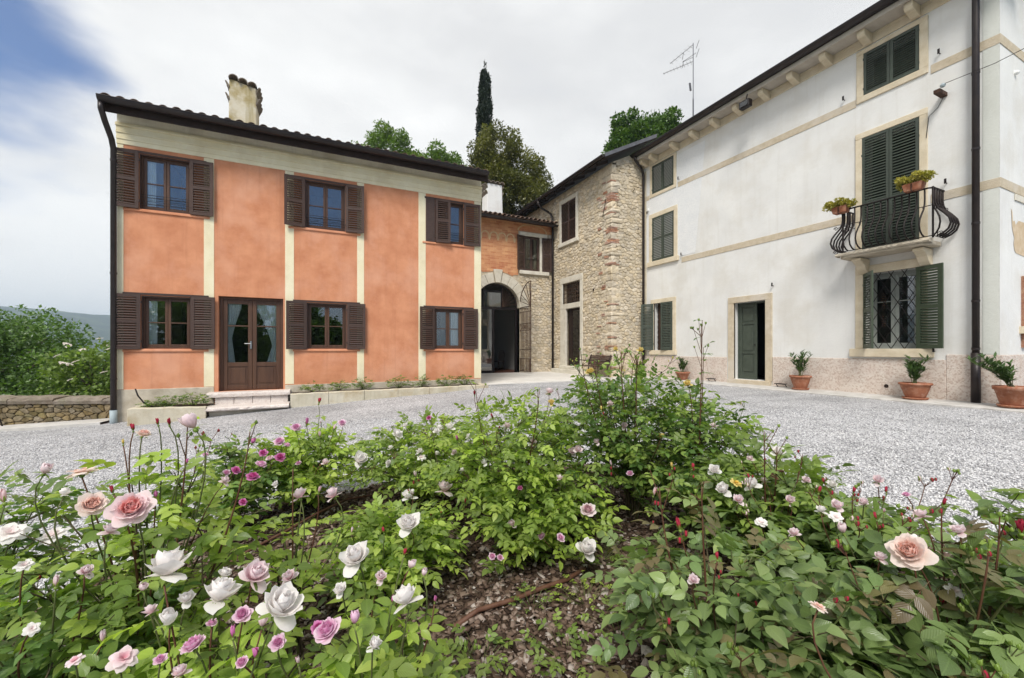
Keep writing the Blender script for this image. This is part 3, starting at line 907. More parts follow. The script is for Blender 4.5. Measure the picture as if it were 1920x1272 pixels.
# ============================================================ ORANGE HOUSE (front on Y=11.4)
OH = empty('stucco_house', (0, 11.4, 0), 0, 'two-storey orange stucco house with dark brown louvred shutters and cream corner bands', 'house')
D = 6.5
holes = []
up = [(-3.44, -2.56), (-.27, .66), (3.00, 3.83)]
lowr = [(-3.41, -2.54), (-.23, .69), (2.97, 3.81)]
for a, b in up: holes.append((a, b, 3.98, 5.16))
for a, b in lowr: holes.append((a, b, .98, 2.12))
holes.append((-2.04, -.74, 0.0, 2.19))
wall_holes(MB(), -3.80, 4.37, -.75, 6.02, holes, .32).build('front_wall', M['stucco'], OH)
mb = MB()
mb.box(-3.80, .32, -1.3, -3.48, D, 6.02); mb.box(4.05, .32, -1.3, 4.37, D, 6.02); mb.box(-3.48, D - .3, -1.3, 4.05, D, 6.02)
mb.build('side_wall', M['creamlight'], OH)
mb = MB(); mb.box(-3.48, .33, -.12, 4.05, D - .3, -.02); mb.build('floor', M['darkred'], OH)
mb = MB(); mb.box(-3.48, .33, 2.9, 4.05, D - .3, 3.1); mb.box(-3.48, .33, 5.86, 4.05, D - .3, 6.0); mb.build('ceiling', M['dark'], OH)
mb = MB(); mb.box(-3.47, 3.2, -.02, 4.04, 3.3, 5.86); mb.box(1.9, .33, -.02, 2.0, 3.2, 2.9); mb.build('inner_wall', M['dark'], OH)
# cream bands standing 6 mm proud
for a, b in ((-3.803, -3.70), (-2.31, -2.12), (-.70, -.51), (.94, 1.11), (2.53, 2.73), (4.16, 4.373)):
    segs = [(.10, 5.30)]
    MB().box(a, -.008, .12, b, .004, 5.295).build('cream_band', M['cream'], OH, bevel=.003)
MB().box(-3.806, -.016, -.76, -2.12, .006, .112).build('plinth', M['base'], OH, bevel=.008)
MB().box(-.70, -.016, -.76, 4.376, .006, .10).build('plinth', M['base'], OH, bevel=.008)
# cornice of stepped mouldings
zc = 5.30
for dz, pr in ((.10, .018), (.045, .030), (.085, .024), (.04, .040), (.10, .034), (.045, .058), (.03, .046)):
    MB().box(-3.806 - pr * .3, -pr, zc, 4.376 + pr * .3, .004, zc + dz - .002).build('cornice_moulding', M['cream'], OH, bevel=.004)
    zc += dz
MB().box(-3.804, -.012, zc, 4.374, .004, 6.0).build('upper_band', M['creamlight'], OH)
# window ledges and lintels
for a, b in up:
    MB().box(a - .36 if a > -3 else -3.70, -.03, 3.915, b + .36 if b < 3.5 else 4.16, .004, 3.965).build('window_ledge', M['stucco'], OH, bevel=.006)
for a, b in lowr:
    MB().box(a - .30, -.03, .915, b + .32, .004, .965).build('window_ledge', M['stucco'], OH, bevel=.006)
    MB().box(a - .30, -.022, 2.135, b + .32, .004, 2.18).build('lintel_strip', M['brownwood'], OH)
for i, (a, b) in enumerate(up):
    w = casement(OH, a, b, 3.98, 5.16, .075, M['brownframe'])
    MB().box(a + .001, .004, 3.982, a + .022, .30, 5.158).box(b - .022, .004, 3.982, b - .001, .30, 5.158).box(a + .022, .004, 5.135, b - .022, .074, 5.158).build('window_lining', M['brownwood'], OH)
    for z in (4.10, 4.16, 4.24, 4.30):
        MB().tube([(a, .03, z), (b, .03, z)], .006, 6).build('guard_bar', M['iron'], OH)
    MB().box(a - .30, -.02, 5.165, b + (.30 if i < 2 else .28), .0, 5.215).build('lintel_strip', M['brownwood'], OH)
for i, (a, b) in enumerate(lowr):
    casement(OH, a, b, .98, 2.12, .075, M['brownframe'])
    MB().box(a + .001, .004, .982, a + .022, .30, 2.118).box(b - .022, .004, .982, b - .001, .30, 2.118).box(a + .022, .004, 2.095, b - .022, .074, 2.118).build('window_lining', M['brownwood'], OH)
curtain(OH, -3.34, -3.18, 1.05, 2.08, .17, None, 1)
curtain(OH, 3.50, 3.76, 1.05, 2.08, .17, None, -1)
curtain(OH, -3.36, -3.20, 4.05, 5.1, .17, None, 1)
# shutters
lw = .455
def open_pair(a, b, z0, z1, l=R(7), r_=R(7), w=lw):
    shutter(OH, (a, z0), math.pi + l, w, z1 - z0, -.035, M['brownwood'])
    shutter(OH, (b, z0), -r_, w, z1 - z0, -.035, M['brownwood'])
open_pair(up[0][0], up[0][1], 3.97, 5.18, R(9), R(5), .44)
open_pair(up[1][0], up[1][1], 3.97, 5.18, R(10), R(9), .45)
for a, b in lowr[:2]: open_pair(a, b, .97, 2.14, R(8), R(5), .45)
open_pair(lowr[2][0], lowr[2][1], .97, 2.14, R(14), R(5), .44)
# upper right window: one leaf half closed over the glass, folded edge-on leaf beside it
shutter(OH, (3.00, 3.97), R(-11), .42, 1.21, -.035, M['brownwood'])
shutter(OH, (3.83, 3.97), R(-6), .50, 1.21, -.035, M['brownwood'])
mb = MB(); mb.box(2.735, -.030, 3.97, 2.985, -.006, 5.18); mb.box(2.80, -.036, 4.02, 2.93, -.029, 4.50); mb.box(2.80, -.036, 4.60, 2.93, -.029, 5.12)
mb.build('shutter_panel', M['brownwood'], OH, bevel=.004)
# french door
a, b = -2.04, -.74
fd = MB(); y = .10
fd.box(a, y, 0, a + .07, y + .08, 2.19); fd.box(b - .07, y, 0, b, y + .08, 2.19); fd.box(a + .07, y + .002, 2.13, b - .07, y + .08, 2.19)
door = fd.build('french_door', M['brownframe'], OH, bevel=.006)
c = (a + b) / 2
for k, (p, q) in enumerate(((a + .07, c), (c, b - .07))):
    lf = MB(); p_, q_ = p + .003, q - .003; d0, d1 = y + .012, y + .062; st = .085
    lf.box(p_, d0, .015, p_ + st, d1, 2.125); lf.box(q_ - st, d0, .015, q_, d1, 2.125)
    lf.box(p_ + st, d0 + .002, 2.03, q_ - st, d1, 2.125); lf.box(p_ + st, d0 + .002, .015, q_ - st, d1, .13)
    lf.box(p_ + st, d0 + .002, .56, q_ - st, d1, .66); lf.box(p_ + st, d0 + .006, 1.50, q_ - st, d1 - .006, 1.53)
    lf.box(p_ + st, d0 + .018, .13, q_ - st, d1 - .01, .56)
    lf.box(p_ + st + .05, d0 + .010, .17, q_ - st - .05, d1 - .02, .52)
    lf.build('door_leaf', M['brownframe'], door, bevel=.005)
    for z0_, z1_ in ((.655, 1.505), (1.525, 2.035)):
        MB().box(p_ + st - .004, d0 + .024, z0_, q_ - st + .004, d0 + .028, z1_).build('pane', M['glass'], door)
mb = MB(); mb.box(c - .045, y - .004, .98, c - .012, y + .012, 1.16)
mb.tube([(c - .03, y - .004, 1.10), (c - .03, y - .05, 1.10), (c - .15, y - .052, 1.10)], .010, 8)
mb.build('door_handle', M['chrome'], door)
curtain(OH, a + .15, a + .42, .64, 2.06, .19, .40, 1)
curtain(OH, c + .09, b - .10, .64, 2.06, .19, .28, -1)
# soffit, rafters, fascia, gutter
mb = MB(); mb.prism_x([(-.44, 5.90), (.32, 6.10), (.32, 6.16), (-.44, 5.96)], -3.90, 4.43); mb.build('soffit', M['soffit'], OH)
for i in range(12):
    x = -3.30 + i * (3.95 + 3.30) / 11 + .05
    mb = MB(); mb.prism_x([(-.40, 5.80), (.0, 5.92), (.0, 6.06), (-.40, 5.93)], x - .055, x + .055); mb.build('rafter', M['darkwood'], OH)
MB().box(-3.90, -.44, 5.74, 4.42, -.415, 5.965).build('fascia', M['darkwood'], OH)
gutter(OH, -3.91, 4.38, -.535, 5.965, .10, M['gutter'])
mb = MB(); SL = .28
mb.add([(-3.91, -.44, 5.97), (4.43, -.44, 5.97), (4.43, 3.2, 5.97 + SL * 3.64), (-3.91, 3.2, 5.97 + SL * 3.64), (4.43, 7.2, 5.97 - SL * .2), (-3.91, 7.2, 5.97 - SL * .2)], [(0, 1, 2, 3), (3, 2, 4, 5)])
mb.build('roof', M['tile'], OH)
mb = MB()
for x in (-3.80, 4.06):
    mb.add([(x, .0, 6.0), (x, 6.4, 6.0), (x, 3.2, 6.92), (x + .3, .0, 6.0), (x + .3, 6.4, 6.0), (x + .3, 3.2, 6.92)], [(0, 1, 2), (3, 5, 4), (0, 2, 5, 3), (1, 4, 5, 2)])
mb.build('gable', M['creamlight'], OH)
tiles(OH, -3.91, 4.42, -.53, 5.950, SL, 11, .222)
MB().tube([(-3.90, -.48, 6.0), (-3.90, 3.2, 6.0 + SL * 3.68)], .05, 8).build('verge_trim', M['gutter'], OH)
# chimney with flared cap of barrel tiles
ch = MB()
prof = [(-2.17, 6.2), (-1.50, 6.2), (-1.52, 8.18), (-2.15, 8.30)]
ch.prism(prof, 1.95, 2.55)
cho = ch.build('chimney', surf('stained_chimney_plaster', (.58, .50, .34), (.66, .62, .52), 3, .9, .4, 20, .1, c3=(.34, .26, .10), s3=1.4, w3=.9, streak=((.30, .24, .10), .7)), OH, bevel=.02)
halft = MB(); n = 8
for yy in (0, .26):
    for rr_ in (.115, .095):
        for j in range(n + 1):
            q = math.pi * j / n
            halft.v.append((rr_ * math.cos(q), yy, rr_ * math.sin(q)))
for j in range(n):
    halft.f += [(j, j + 1, j + 1 + 2 * (n + 1), j + 2 * (n + 1)), (n + 1 + j, n + 1 + j + 2 * (n + 1), n + 2 + j + 2 * (n + 1), n + 2 + j),
                (j, n + 1 + j, n + 2 + j, j + 1), (2 * (n + 1) + j, 2 * (n + 1) + j + 1, 3 * (n + 1) + j + 1, 3 * (n + 1) + j)]
hm = halft.mesh('cap_tile', M['coping'])
for k in range(3):
    for yb in (1.86, 2.36):
        inst('cap_tile', hm, cho, (-2.04 + k * .215, yb, 8.28 - k * .045), (R(-6 if yb < 2 else 6), 0, 0), (1, 1, 1))
def flare(parent, x, side, zt, ya, yb, n):
    """row of short tiles leaning out from the chimney side, scalloped top edge"""
    q = MB(); m_ = 6 * n
    for i in range(m_ + 1):
        u = i / m_; y_ = ya + (yb - ya) * u; w_ = abs(math.sin(u * n * math.pi))
        q.v += [(x - side * .01, y_, zt - .20), (x + side * (.07 + .025 * w_), y_, zt - .03 + .05 * w_), (x + side * (.05 + .025 * w_), y_, zt - .01 + .05 * w_), (x - side * .01, y_, zt - .10)]
    for i in range(m_):
        for k in range(3): p = i * 4 + k; q.f.append((p, p + 4, p + 5, p + 1))
    q.f += [(0, 1, 2, 3), tuple(m_ * 4 + k for k in (3, 2, 1, 0))]
    q.build('cap_tiles', M['coping'], parent)
for side, x in ((-1, -2.16), (1, -1.51)):
    flare(cho, x, side, 8.22, 1.93, 2.57, 3); flare(cho, x - side * .002, side, 7.90, 1.93, 2.57, 3)
# downpipe at the left corner with bend, and its grey shoe
pts = [(-3.87, -.53, 5.87), (-3.87, -.53, 5.74), (-3.85, -.42, 5.55), (-3.83, -.18, 5.30), (-3.83, -.09, 5.12), (-3.83, -.09, 0), (-3.83, -.09, -.33)]
downpipe(OH, pts, .052, M['gutter'], joints=[(-3.83, -.09, 4.9), (-3.83, -.09, 2.55), (-3.83, -.09, .35)])
MB().tube([(-3.83, -.09, -.68), (-3.83, -.09, -.30)], .062, 14).build('pipe_shoe', M['greyplastic'], OH, smooth=True)
# slab and steps at the french door
stp = empty('stone_steps', (-1.40, 11.1, -.1), 0, 'pale pink stone steps below the French door of the orange house', 'steps')
stp.location = (0, 0, 0)
def rough_slab(x0, x1, y0, y1, z0, z1, m, parent, name, seed, nx=24, amp=.012, bulge=.02):
    rg = random.Random(seed); mb = MB(); prof = [(0, z0), (-bulge, z0 + (z1 - z0) * .3), (-bulge * .9, z0 + (z1 - z0) * .7), (.012, z1), (y1 - y0, z1)]
    for i in range(nx + 1):
        x = x0 + (x1 - x0) * i / nx
        for k, (dy, z) in enumerate(prof):
            j = rg.uniform(-amp, amp) if k < 3 else (rg.uniform(-amp, amp) * .3 if k == 3 else 0)
            mb.v.append((x, y0 + dy + j, z + (rg.uniform(-amp, amp) * .6 if 0 < k < 3 else rg.uniform(-.002, .002))))
    np_ = len(prof)
    for i in range(nx):
        for k in range(np_ - 1):
            a = i * np_ + k
            mb.f.append((a, a + np_, a + np_ + 1, a + 1))
    for i, s in ((0, 1), (nx, -1)):
        q = [i * np_ + k for k in range(np_)]
        k = len(mb.v); x = x0 + (x1 - x0) * i / nx
        mb.v.append((x, y1, z0)); q.append(k)
        mb.f.append(tuple(q[::s]))
    k = len(mb.v)
    return mb.build(name, m, parent)
rough_slab(-2.20, -.58, 11.08, 11.50, -.105, -.004, M['pinkstone'], stp, 'threshold_slab', 1, amp=.002, bulge=.004)
for i in range(4):
    x0_ = -2.06 + i * .36
    MB().box(x0_ + .004, 11.13, -.285, x0_ + .356, 11.4, -.109).build('riser_stone', M['pinkstone'], stp, bevel=.006)
rough_slab(-2.16, -.58, 10.66, 11.2, -.36, -.275, M['pinkstone'], stp, 'step_slab', 2, amp=.010, bulge=.03)
MB().box(-2.10, 10.76, -.60, -.62, 11.38, -.36).build('step_base', M['base'], stp, bevel=.01)
# troughs
def trough(x0, x1, ztop0, ztop1, y0, segs, label, seed):
    t = empty('stone_planter', (0, 0, 0), 0, label, 'planter', 'stone planters at the foot of the orange house')
    rg = random.Random(seed)
    L_ = (x1 - x0) / segs
    for i in range(segs):
        a, b = x0 + i * L_ + .004, x0 + (i + 1) * L_ - .004
        za = ztop0 + (ztop1 - ztop0) * i / segs; zb = ztop0 + (ztop1 - ztop0) * (i + 1) / segs
        mb = MB(); k = 8
        for q in range(k + 1):
            u = q / k; x = a + (b - a) * u; z = za + (zb - za) * u + rg.uniform(-.006, .006)
            for (yy, zz) in ((y0 + rg.uniform(-.006, .006), -.75), (y0 + rg.uniform(-.006, .006), z - .02), (y0 + .02, z), (y0 + .11, z), (y0 + .13, z - .02), (y0 + .13, -.75)):
                mb.v.append((x, yy, zz))
        for q in range(k):
            for w_ in range(5):
                p = q * 6 + w_
                mb.f.append((p, p + 6, p + 7, p + 1))
        mb.f.append((0, 1, 2, 3, 4, 5)); mb.f.append(tuple(k * 6 + w_ for w_ in (5, 4, 3, 2, 1, 0)))
        mb.build('planter_block', M['planter'], t)
    mb = MB(); mb.add([(x0 + .02, y0 + .12, ztop0 - .06), (x1 - .02, y0 + .12, ztop1 - .06), (x1 - .02, 11.4, ztop1 - .02), (x0 + .02, 11.4, ztop0 - .02)], [(0, 1, 2, 3)])
    mb.build('soil', M['soil'], t)
    return t
M['planter'] = surf('weathered_planter_stone', (.50, .45, .34), (.62, .57, .46), 3, .9, .5, 22, .12, c3=(.42, .33, .20), s3=2.2, w3=.7, streak=((.36, .34, .24), .5))
tl = trough(-3.36, -2.12, -.20, -.24, 10.62, 1, 'short stone planter left of the French door steps', 3)
MB().box(-3.40, 10.64, -.75, -3.28, 11.4, -.215).build('planter_block', M['planter'], tl, bevel=.01)
tr_ = trough(-.56, 4.30, -.06, -.025, 10.78, 6, 'long low stone planter running right from the steps to the terrace', 4)
MB().box(4.26, 10.80, -.75, 4.37, 11.4, -.03).build('planter_block', M['planter'], tr_, bevel=.01)
# loose hose end sticking out of the left trough
tag(MB().tube([(-3.05, 10.95, -.26), (-3.22, 10.92, -.14), (-3.32, 10.92, .02), (-3.36, 10.92, .16)], .014, 8).build('hose', M['iron'], smooth=True), 'dark hose end curving up out of the short planter', 'hose')

# ============================================================ BOUNDARY WALL to the left
wa, wb = Vector((-3.86, 11.85, 0)), Vector((-12.5, 14.6, 0))
wl = (wb - wa).length; ang = math.atan2((wb - wa).y, (wb - wa).x)
BW = empty('boundary_wall', (wb.x, wb.y, 0), ang + math.pi, 'low mossy rubble wall with grey coping left of the orange house', 'wall')
def wtop(s): return .06 - .16 * (s / wl)
MB().box(0, .02, -1.6, wl, .42, -.16).build('wall_core', M['wallmortar'], BW)
st_ = rubble(0, wl, -.95, -.11, [], .15, .095, 11, .010)
lay_stones(BW, st_, M['wallstone'], 12, 300, .022, score=lambda s: s[0][0][0])
x = 0; rg = random.Random(5)
while x < wl - .1:
    L_ = min(rg.uniform(.55, .95), wl - x)
    z = wtop(x + L_ / 2)
    mb = MB(); k = 6
    for i in range(k + 1):
        xx = x + .006 + (L_ - .012) * i / k; dz = rg.uniform(-.015, .012); rnd = .03 if i in (0, k) else 0
        for (yy, zz) in ((-.05, z - .13), (-.07, z - .06 + dz), (-.04, z + dz - rnd), (.10, z + .02 + dz - rnd), (.34, z + .015 + dz - rnd), (.50, z - .03 + dz), (.48, z - .13)):
            mb.v.append((xx, yy + rg.uniform(-.008, .008), zz))
    for i in range(k):
        for w_ in range(6): p = i * 7 + w_; mb.f.append((p, p + 7, p + 8, p + 1))
        mb.f.append((i * 7 + 6, i * 7 + 13, i * 7 + 7, i * 7))
    mb.f.append(tuple(range(7))); mb.f.append(tuple(k * 7 + w_ for w_ in range(6, -1, -1)))
    mb.build('coping_stone', M['coping'], BW, smooth=False)
    x += L_
# cable drooping over the wall
cb = [(wl - 6, .1, .16), (wl - 4.8, .05, .10), (wl - 3.7, .08, .13), (wl - 2.75, -.02, .02), (wl - 2.35, -.10, -.12), (wl - 2.25, -.12, -.42), (wl - 2.15, -.14, -.66)]
cbo = MB().tube(cb, .014, 6).build('cable', M['iron'], smooth=True)
cbo.matrix_world = BW.matrix_basis.copy(); tag(cbo, 'black cable draped over the low rubble wall', 'cable')
# strip of pale paving along the wall
mb = MB()
for i in range(31):
    s = wl * i / 30
    p = BW.matrix_basis @ Vector((s, -.02, 0)); q = BW.matrix_basis @ Vector((s, -.62 - .04 * math.sin(i), 0))
    mb.v += [(p.x, p.y, gz(p.x, p.y) + .055), (q.x, q.y, gz(q.x, q.y) + .05), (q.x, q.y, gz(q.x, q.y) - .02)]
for i in range(30):
    a = i * 3
    mb.f += [(a, a + 3, a + 4, a + 1), (a + 1, a + 4, a + 5, a + 2)]
mb.build('path', M['concrete'], kind='structure')

# ============================================================ WHITE HOUSE (front on X=11.6)
WH = empty('white_house', (11.6, 0, 0), R(-90), 'large white plastered villa with dark green shutters and iron balcony', 'house')
# local x = -world Y, local y = inwards
S0, S1 = -12.45, -3.10
wins = {'w1': (-11.98, -10.93, 6.88, 7.95), 'w2': (-11.98, -10.92, 4.30, 5.96), 'w3': (-11.90, -10.98, .93, 2.70),
        'dr': (-8.56, -7.57, .06, 2.38), 'bd': (-5.26, -4.24, 3.24, 5.92), 'tr': (-5.23, -4.24, 6.91, 7.89), 'gr': (-5.22, -4.28, .98, 2.72)}
wall_holes(MB(), S0, S1, -.3, 8.25, list(wins.values()), .45).build('front_wall', M['white'], WH)
mb = MB(); mb.box(S1 - .45, .45, -.3, S1, 9, 8.25); mb.box(S0, .45, -.3, S0 + .4, 9, 8.25); mb.box(S0, 9, -.3, S1, 9.4, 8.25)
mb.build('side_wall', M['white'], WH)
mb = MB()
for z in (-.05, 3.0, 6.3): mb.box(S0 + .4, .46, z, S1 - .45, 8.9, z + .08)
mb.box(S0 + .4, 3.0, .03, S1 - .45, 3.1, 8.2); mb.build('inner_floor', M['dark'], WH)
MB().add([(S0 + .02, -.006, 4.25), (-10.0, -.006, 4.25), (-9.6, -.006, 7.88), (S0 + .02, -.006, 7.88)], [(0, 1, 2, 3)]) .build('rough_plaster_patch', M['pebbledash'], WH)
# plinth butted round the door
for a, b, z in ((S0, -8.80, .72), (-7.37, -3.83, .75), (-3.828, S1 + .02, .86)):
    MB().box(a, -.022, -.3, b, .004, z).build('plinth', M['plinth'], WH, bevel=.01)
MB().box(S1 - .003, -.02, -.3, S1 + .022, 9, .86).build('plinth', M['plinth'], WH, bevel=.01)
# string courses
def strip_course(z0, z1, gaps):
    x = S0 + .0
    for a, b in gaps + [(S1 + .012, None)]:
        if a > x: MB().box(x, -.012, z0, a, .004, z1).build('string_course', M['bandstone'], WH, bevel=.003)
        x = b
strip_course(4.02, 4.20, [(-12.32, -10.58), (-5.40, -4.06)])
strip_course(6.72, 6.90, [(-12.13, -10.75), (-5.385, -4.06)])
MB().box(S1 - .002, .0, 4.02, S1 + .012, 9, 4.20).build('string_course', M['bandstone'], WH)
MB().box(S1 - .002, .0, 6.72, S1 + .012, 9, 6.90).build('string_course', M['bandstone'], WH)
MB().box(S1 - .22, -.006, .87, S1 + .0, .004, 8.0).build('corner_strip', surf('grey_green_strip', (.60, .61, .56), (.66, .67, .62), 2, .9, .3, 20, .1), WH)
MB().box(S0 + .0, -.010, .72, S0 + .16, .004, 7.9).build('corner_strip', M['limestone'], WH)
# stone surrounds: jambs, lintel, sill
def surround(p, a, b, c, d, fw, m, sill=None, bot=True, pr=.03, top=None, ears=0, mname='stone_surround'):
    top = top or fw
    MB().box(a - fw, -pr, c, a, .05, d).build('jamb', m, p, bevel=.006); MB().box(b, -pr, c, b + fw, .05, d).build('jamb', m, p, bevel=.006)
    MB().box(a - fw, -pr - .003, d, b + fw, .05, d + top).build('lintel', m, p, bevel=.006)
    if bot:
        e = sill or 0
        MB().box(a - fw - e, -pr - (.05 if sill else .003), c - fw * (1.1 if sill else 1), b + fw + e, .08, c).build('window_sill', m, p, bevel=.008)
w = wins
surround(WH, *w['w1'], .12, M['limestone'], None, True, .03, .05)
surround(WH, *w['w2'], .16, M['limestone'], .06)
surround(WH, *w['w3'], .15, M['limestone'], .04)
surround(WH, *w['dr'], .19, M['bandstone'], None, False, .04, .18)
surround(WH, *w['bd'], .13, M['limestone'], None, False, .03, .13)
surround(WH, *w['tr'], .14, M['limestone'], None, True, .03, .10)
surround(WH, *w['gr'], .17, M['limestone'], .10, True, .035, .19)
MB().box(-8.72, -.12, -.08, -7.40, .3, .058).build('door_step', M['bandstone'], WH, bevel=.01)
# closed shutters
def closed(k, nsl, mids, m=M['green']):
    a, b, c, d = wins[k]
    wd = (b - a) / 2 - .006
    shutter(WH, (a + .004, c + .01), 0, wd, d - c - .02, -.012, m, nsl, mids, stile=.055)
    shutter(WH, (b - .004, c + .01), math.pi, wd, d - c - .02, -.012, m, nsl, mids, stile=.055)
closed('w1', 19, ()); closed('w2', 24, (.5,)); closed('bd', 40, (.42,)); closed('tr', 17, ())
# lower left window: one leaf ajar
a, b, c, d = wins['w3']
shutter(WH, (b, c + .01), math.pi + R(14), .455, d - c - .02, -.03, M['green'], 26, (.5,))
shutter(WH, (a + .0, c + .01), R(180) + R(38), .455, d - c - .02, -.03, M['green'], 26, (.5,))
casement(WH, a, b, c, d, .2, M['brownframe'])
def bargrid(a, b, c, d, y, n, wavy):
    for i in range(n):
        for sgn in (1, -1):
            u0 = a + (b - a) * (i + .5) / n
            pts = []
            z = c; x = u0; dx = sgn * (b - a) / n * .5
            if wavy:
                pts = [(u0 + .035 * math.sin(k * 1.2) * sgn, y, c + (d - c) * k / 24) for k in range(25)]
            yield pts
for pts in list(bargrid(a, b, c, d, .07, 3, True)):
    MB().tube(pts, .008, 5).build('window_bar', M['iron'], WH)
# lower right window: leaves open, diamond grille
a, b, c, d = wins['gr']
casement(WH, a, b, c, d, .22, surf('grey_window_frame', (.25, .27, .25), (.32, .34, .31), 5, .5), bars=(.62,), fw=.06, sash=.07)
shutter(WH, (a, c + .005), R(-52), .62, d - c - .01, -.03, M['greenlight'], 26, (.5,), stile=.085)
shutter(WH, (b, c + .005), R(-20), .50, d - c - .01, -.03, M['greenlight'], 26, (.5,), stile=.085)
gm = MB(); wx = (b - a)
for k in range(-8, 9):
    for sg in (1, -1):
        x0_ = a + k * wx / 4.0; pts = []
        # line from (x0, c) with slope sg
        rise = (d - c) / (wx * 1.05)
        p0 = (x0_, c); p1 = (x0_ + sg * (d - c) / rise, d)
        # clip to the opening
        t0, t1 = 0, 1
        dx = p1[0] - p0[0]
        lo_, hi_ = sorted(((a - p0[0]) / dx, (b - p0[0]) / dx))
        t0, t1 = max(0, lo_), min(1, hi_)
        if t1 - t0 < .02: continue
        q0 = (p0[0] + dx * t0, .06 + .006 * sg, c + (d - c) * t0); q1 = (p0[0] + dx * t1, .06 + .006 * sg, c + (d - c) * t1)
        MB().tube([q0, q1], .0085, 5).build('grille_bar', M['iron'], WH)
# main door: left leaf shut, right leaf open into the dark
a, b, c, d = wins['dr']
mb = MB(); mb.box(a, .16, c, a + .05, .24, d); mb.box(b - .05, .16, c, b, .24, d); mb.box(a + .05, .162, d - .05, b - .05, .24, d)
dr = mb.build('door_frame', M['green'], WH)
x0_, x1_ = a + .05, a + .05 + .55
lf = MB(); y = .17; st = .08
lf.box(x0_, y, c, x0_ + st, y + .05, d - .055); lf.box(x1_ - st, y, c, x1_, y + .05, d - .055)
H_ = d - .055 - c
for zz, hh in ((0, .20), (H_ * .34, .07), (H_ * .73, .07), (H_ - .08, .08)):
    lf.box(x0_ + st, y + .002, c + zz, x1_ - st, y + .05, c + zz + hh)
for zz, z2 in ((.20, H_ * .34), (H_ * .34 + .07, H_ * .73), (H_ * .73 + .07, H_ - .08)):
    lf.box(x0_ + st, y + .02, c + zz, x1_ - st, y + .04, c + z2)
    lf.box(x0_ + st + .04, y + .008, c + zz + .04, x1_ - st - .04, y + .022, c + z2 - .04)
lf.build('door_leaf', M['green'], WH, bevel=.006)
mb = MB(); mb.box(b - .09, .25, c, b - .05, .72, d - .055); mb.build('door_leaf', M['green'], WH)
MB().lathe([(0, 0), (.02, .0), (.02, .02), (0, .025)], 10).build('door_knob', M['iron'], WH, loc=(x1_ - .04, y - .02, 1.1), rot=(R(90), 0, 0))
# band below the eave, corbels, soffit, gutter, roof
MB().box(S0, -.035, 8.03, S1 + .03, .004, 8.25).build('eave_band', M['limestone'], WH, bevel=.008)
MB().box(S0, -.05, 8.19, S1 + .05, -.034, 8.25).build('eave_moulding', M['limestone'], WH, bevel=.006)
MB().box(S1 + .0, -.03, 8.03, S1 + .035, 9, 8.25).build('eave_band', M['limestone'], WH)
for yv in (12.2, 11.72, 10.72, 9.88, 9.08, 8.28, 7.48, 6.70, 5.92, 5.12, 4.28, 3.5):
    mb = MB(); mb.prism_x([(-.036, 8.02), (-.036, 8.25), (-.40, 8.25), (-.40, 8.14), (-.36, 8.09), (-.28, 8.08), (-.20, 8.05), (-.12, 8.02)], -yv - .075, -yv + .075)
    mb.build('corbel', M['limestone'], WH, bevel=.008)
MB().box(S0, -.46, 8.252, S1 + .5, .45, 8.29).build('soffit', M['soffitwood'], WH)
MB().box(S0, -.49, 8.23, S1 + .5, -.462, 8.34).build('fascia', M['soffitwood'], WH)
gutter(WH, S0 - .02, S1 + .55, -.58, 8.44, .105, M['gutter'])
MB().box(S0 - .03, -.53, 8.34, S1 + .55, -.49, 8.46).build('eave_flashing', M['gutter'], WH)
mb = MB(); mb.add([(S0 - .05, -.54, 8.46), (S1 + .55, -.54, 8.46), (S1 + .55, 4.2, 9.95), (S0 - .05, 4.2, 9.95), (S1 + .55, 9.6, 8.3), (S0 - .05, 9.6, 8.3)], [(0, 1, 2, 3), (3, 2, 4, 5)])
mb.build('roof', M['tile'], WH)
mb = MB(); mb.add([(S0 - .02, -.5, 8.3), (S0 - .02, 9.4, 8.3), (S0 - .02, 4.2, 9.9), (S1, -.5, 8.3), (S1, 9.4, 8.3), (S1, 4.2, 9.9)], [(0, 1, 2), (3, 5, 4)]); mb.build('gable', M['white'], WH)
tiles(WH, S0 - .03, S1 + .55, -.46, 8.44, .305, 4, .225, rows_parts=1)
# pipes
downpipe(WH, [(-12.28, -.58, 8.36), (-12.28, -.58, 8.22), (-12.30, -.42, 8.08), (-12.38, -.12, 7.92), (-12.38, -.08, 7.75), (-12.38, -.08, 0.0)], .045, M['gutter'], joints=[(-12.38, -.08, z) for z in (7.6, 5.2, 2.9, .8)])
downpipe(WH, [(-3.38, -.58, 8.4), (-3.38, -.58, 8.3), (-3.38, -.36, 8.1), (-3.38, -.11, 7.9), (-3.38, -.11, 7.7), (-3.38, -.11, -.06)], .055, M['gutter'], joints=[(-3.38, -.11, z) for z in (6.3, 4.83, 3.4, 1.9, .98)])
MB().tube([(-3.38, -.11, -.07), (-3.38, -.11, .90)], .068, 14).build('pipe_shoe', M['gutter'], WH, smooth=True)
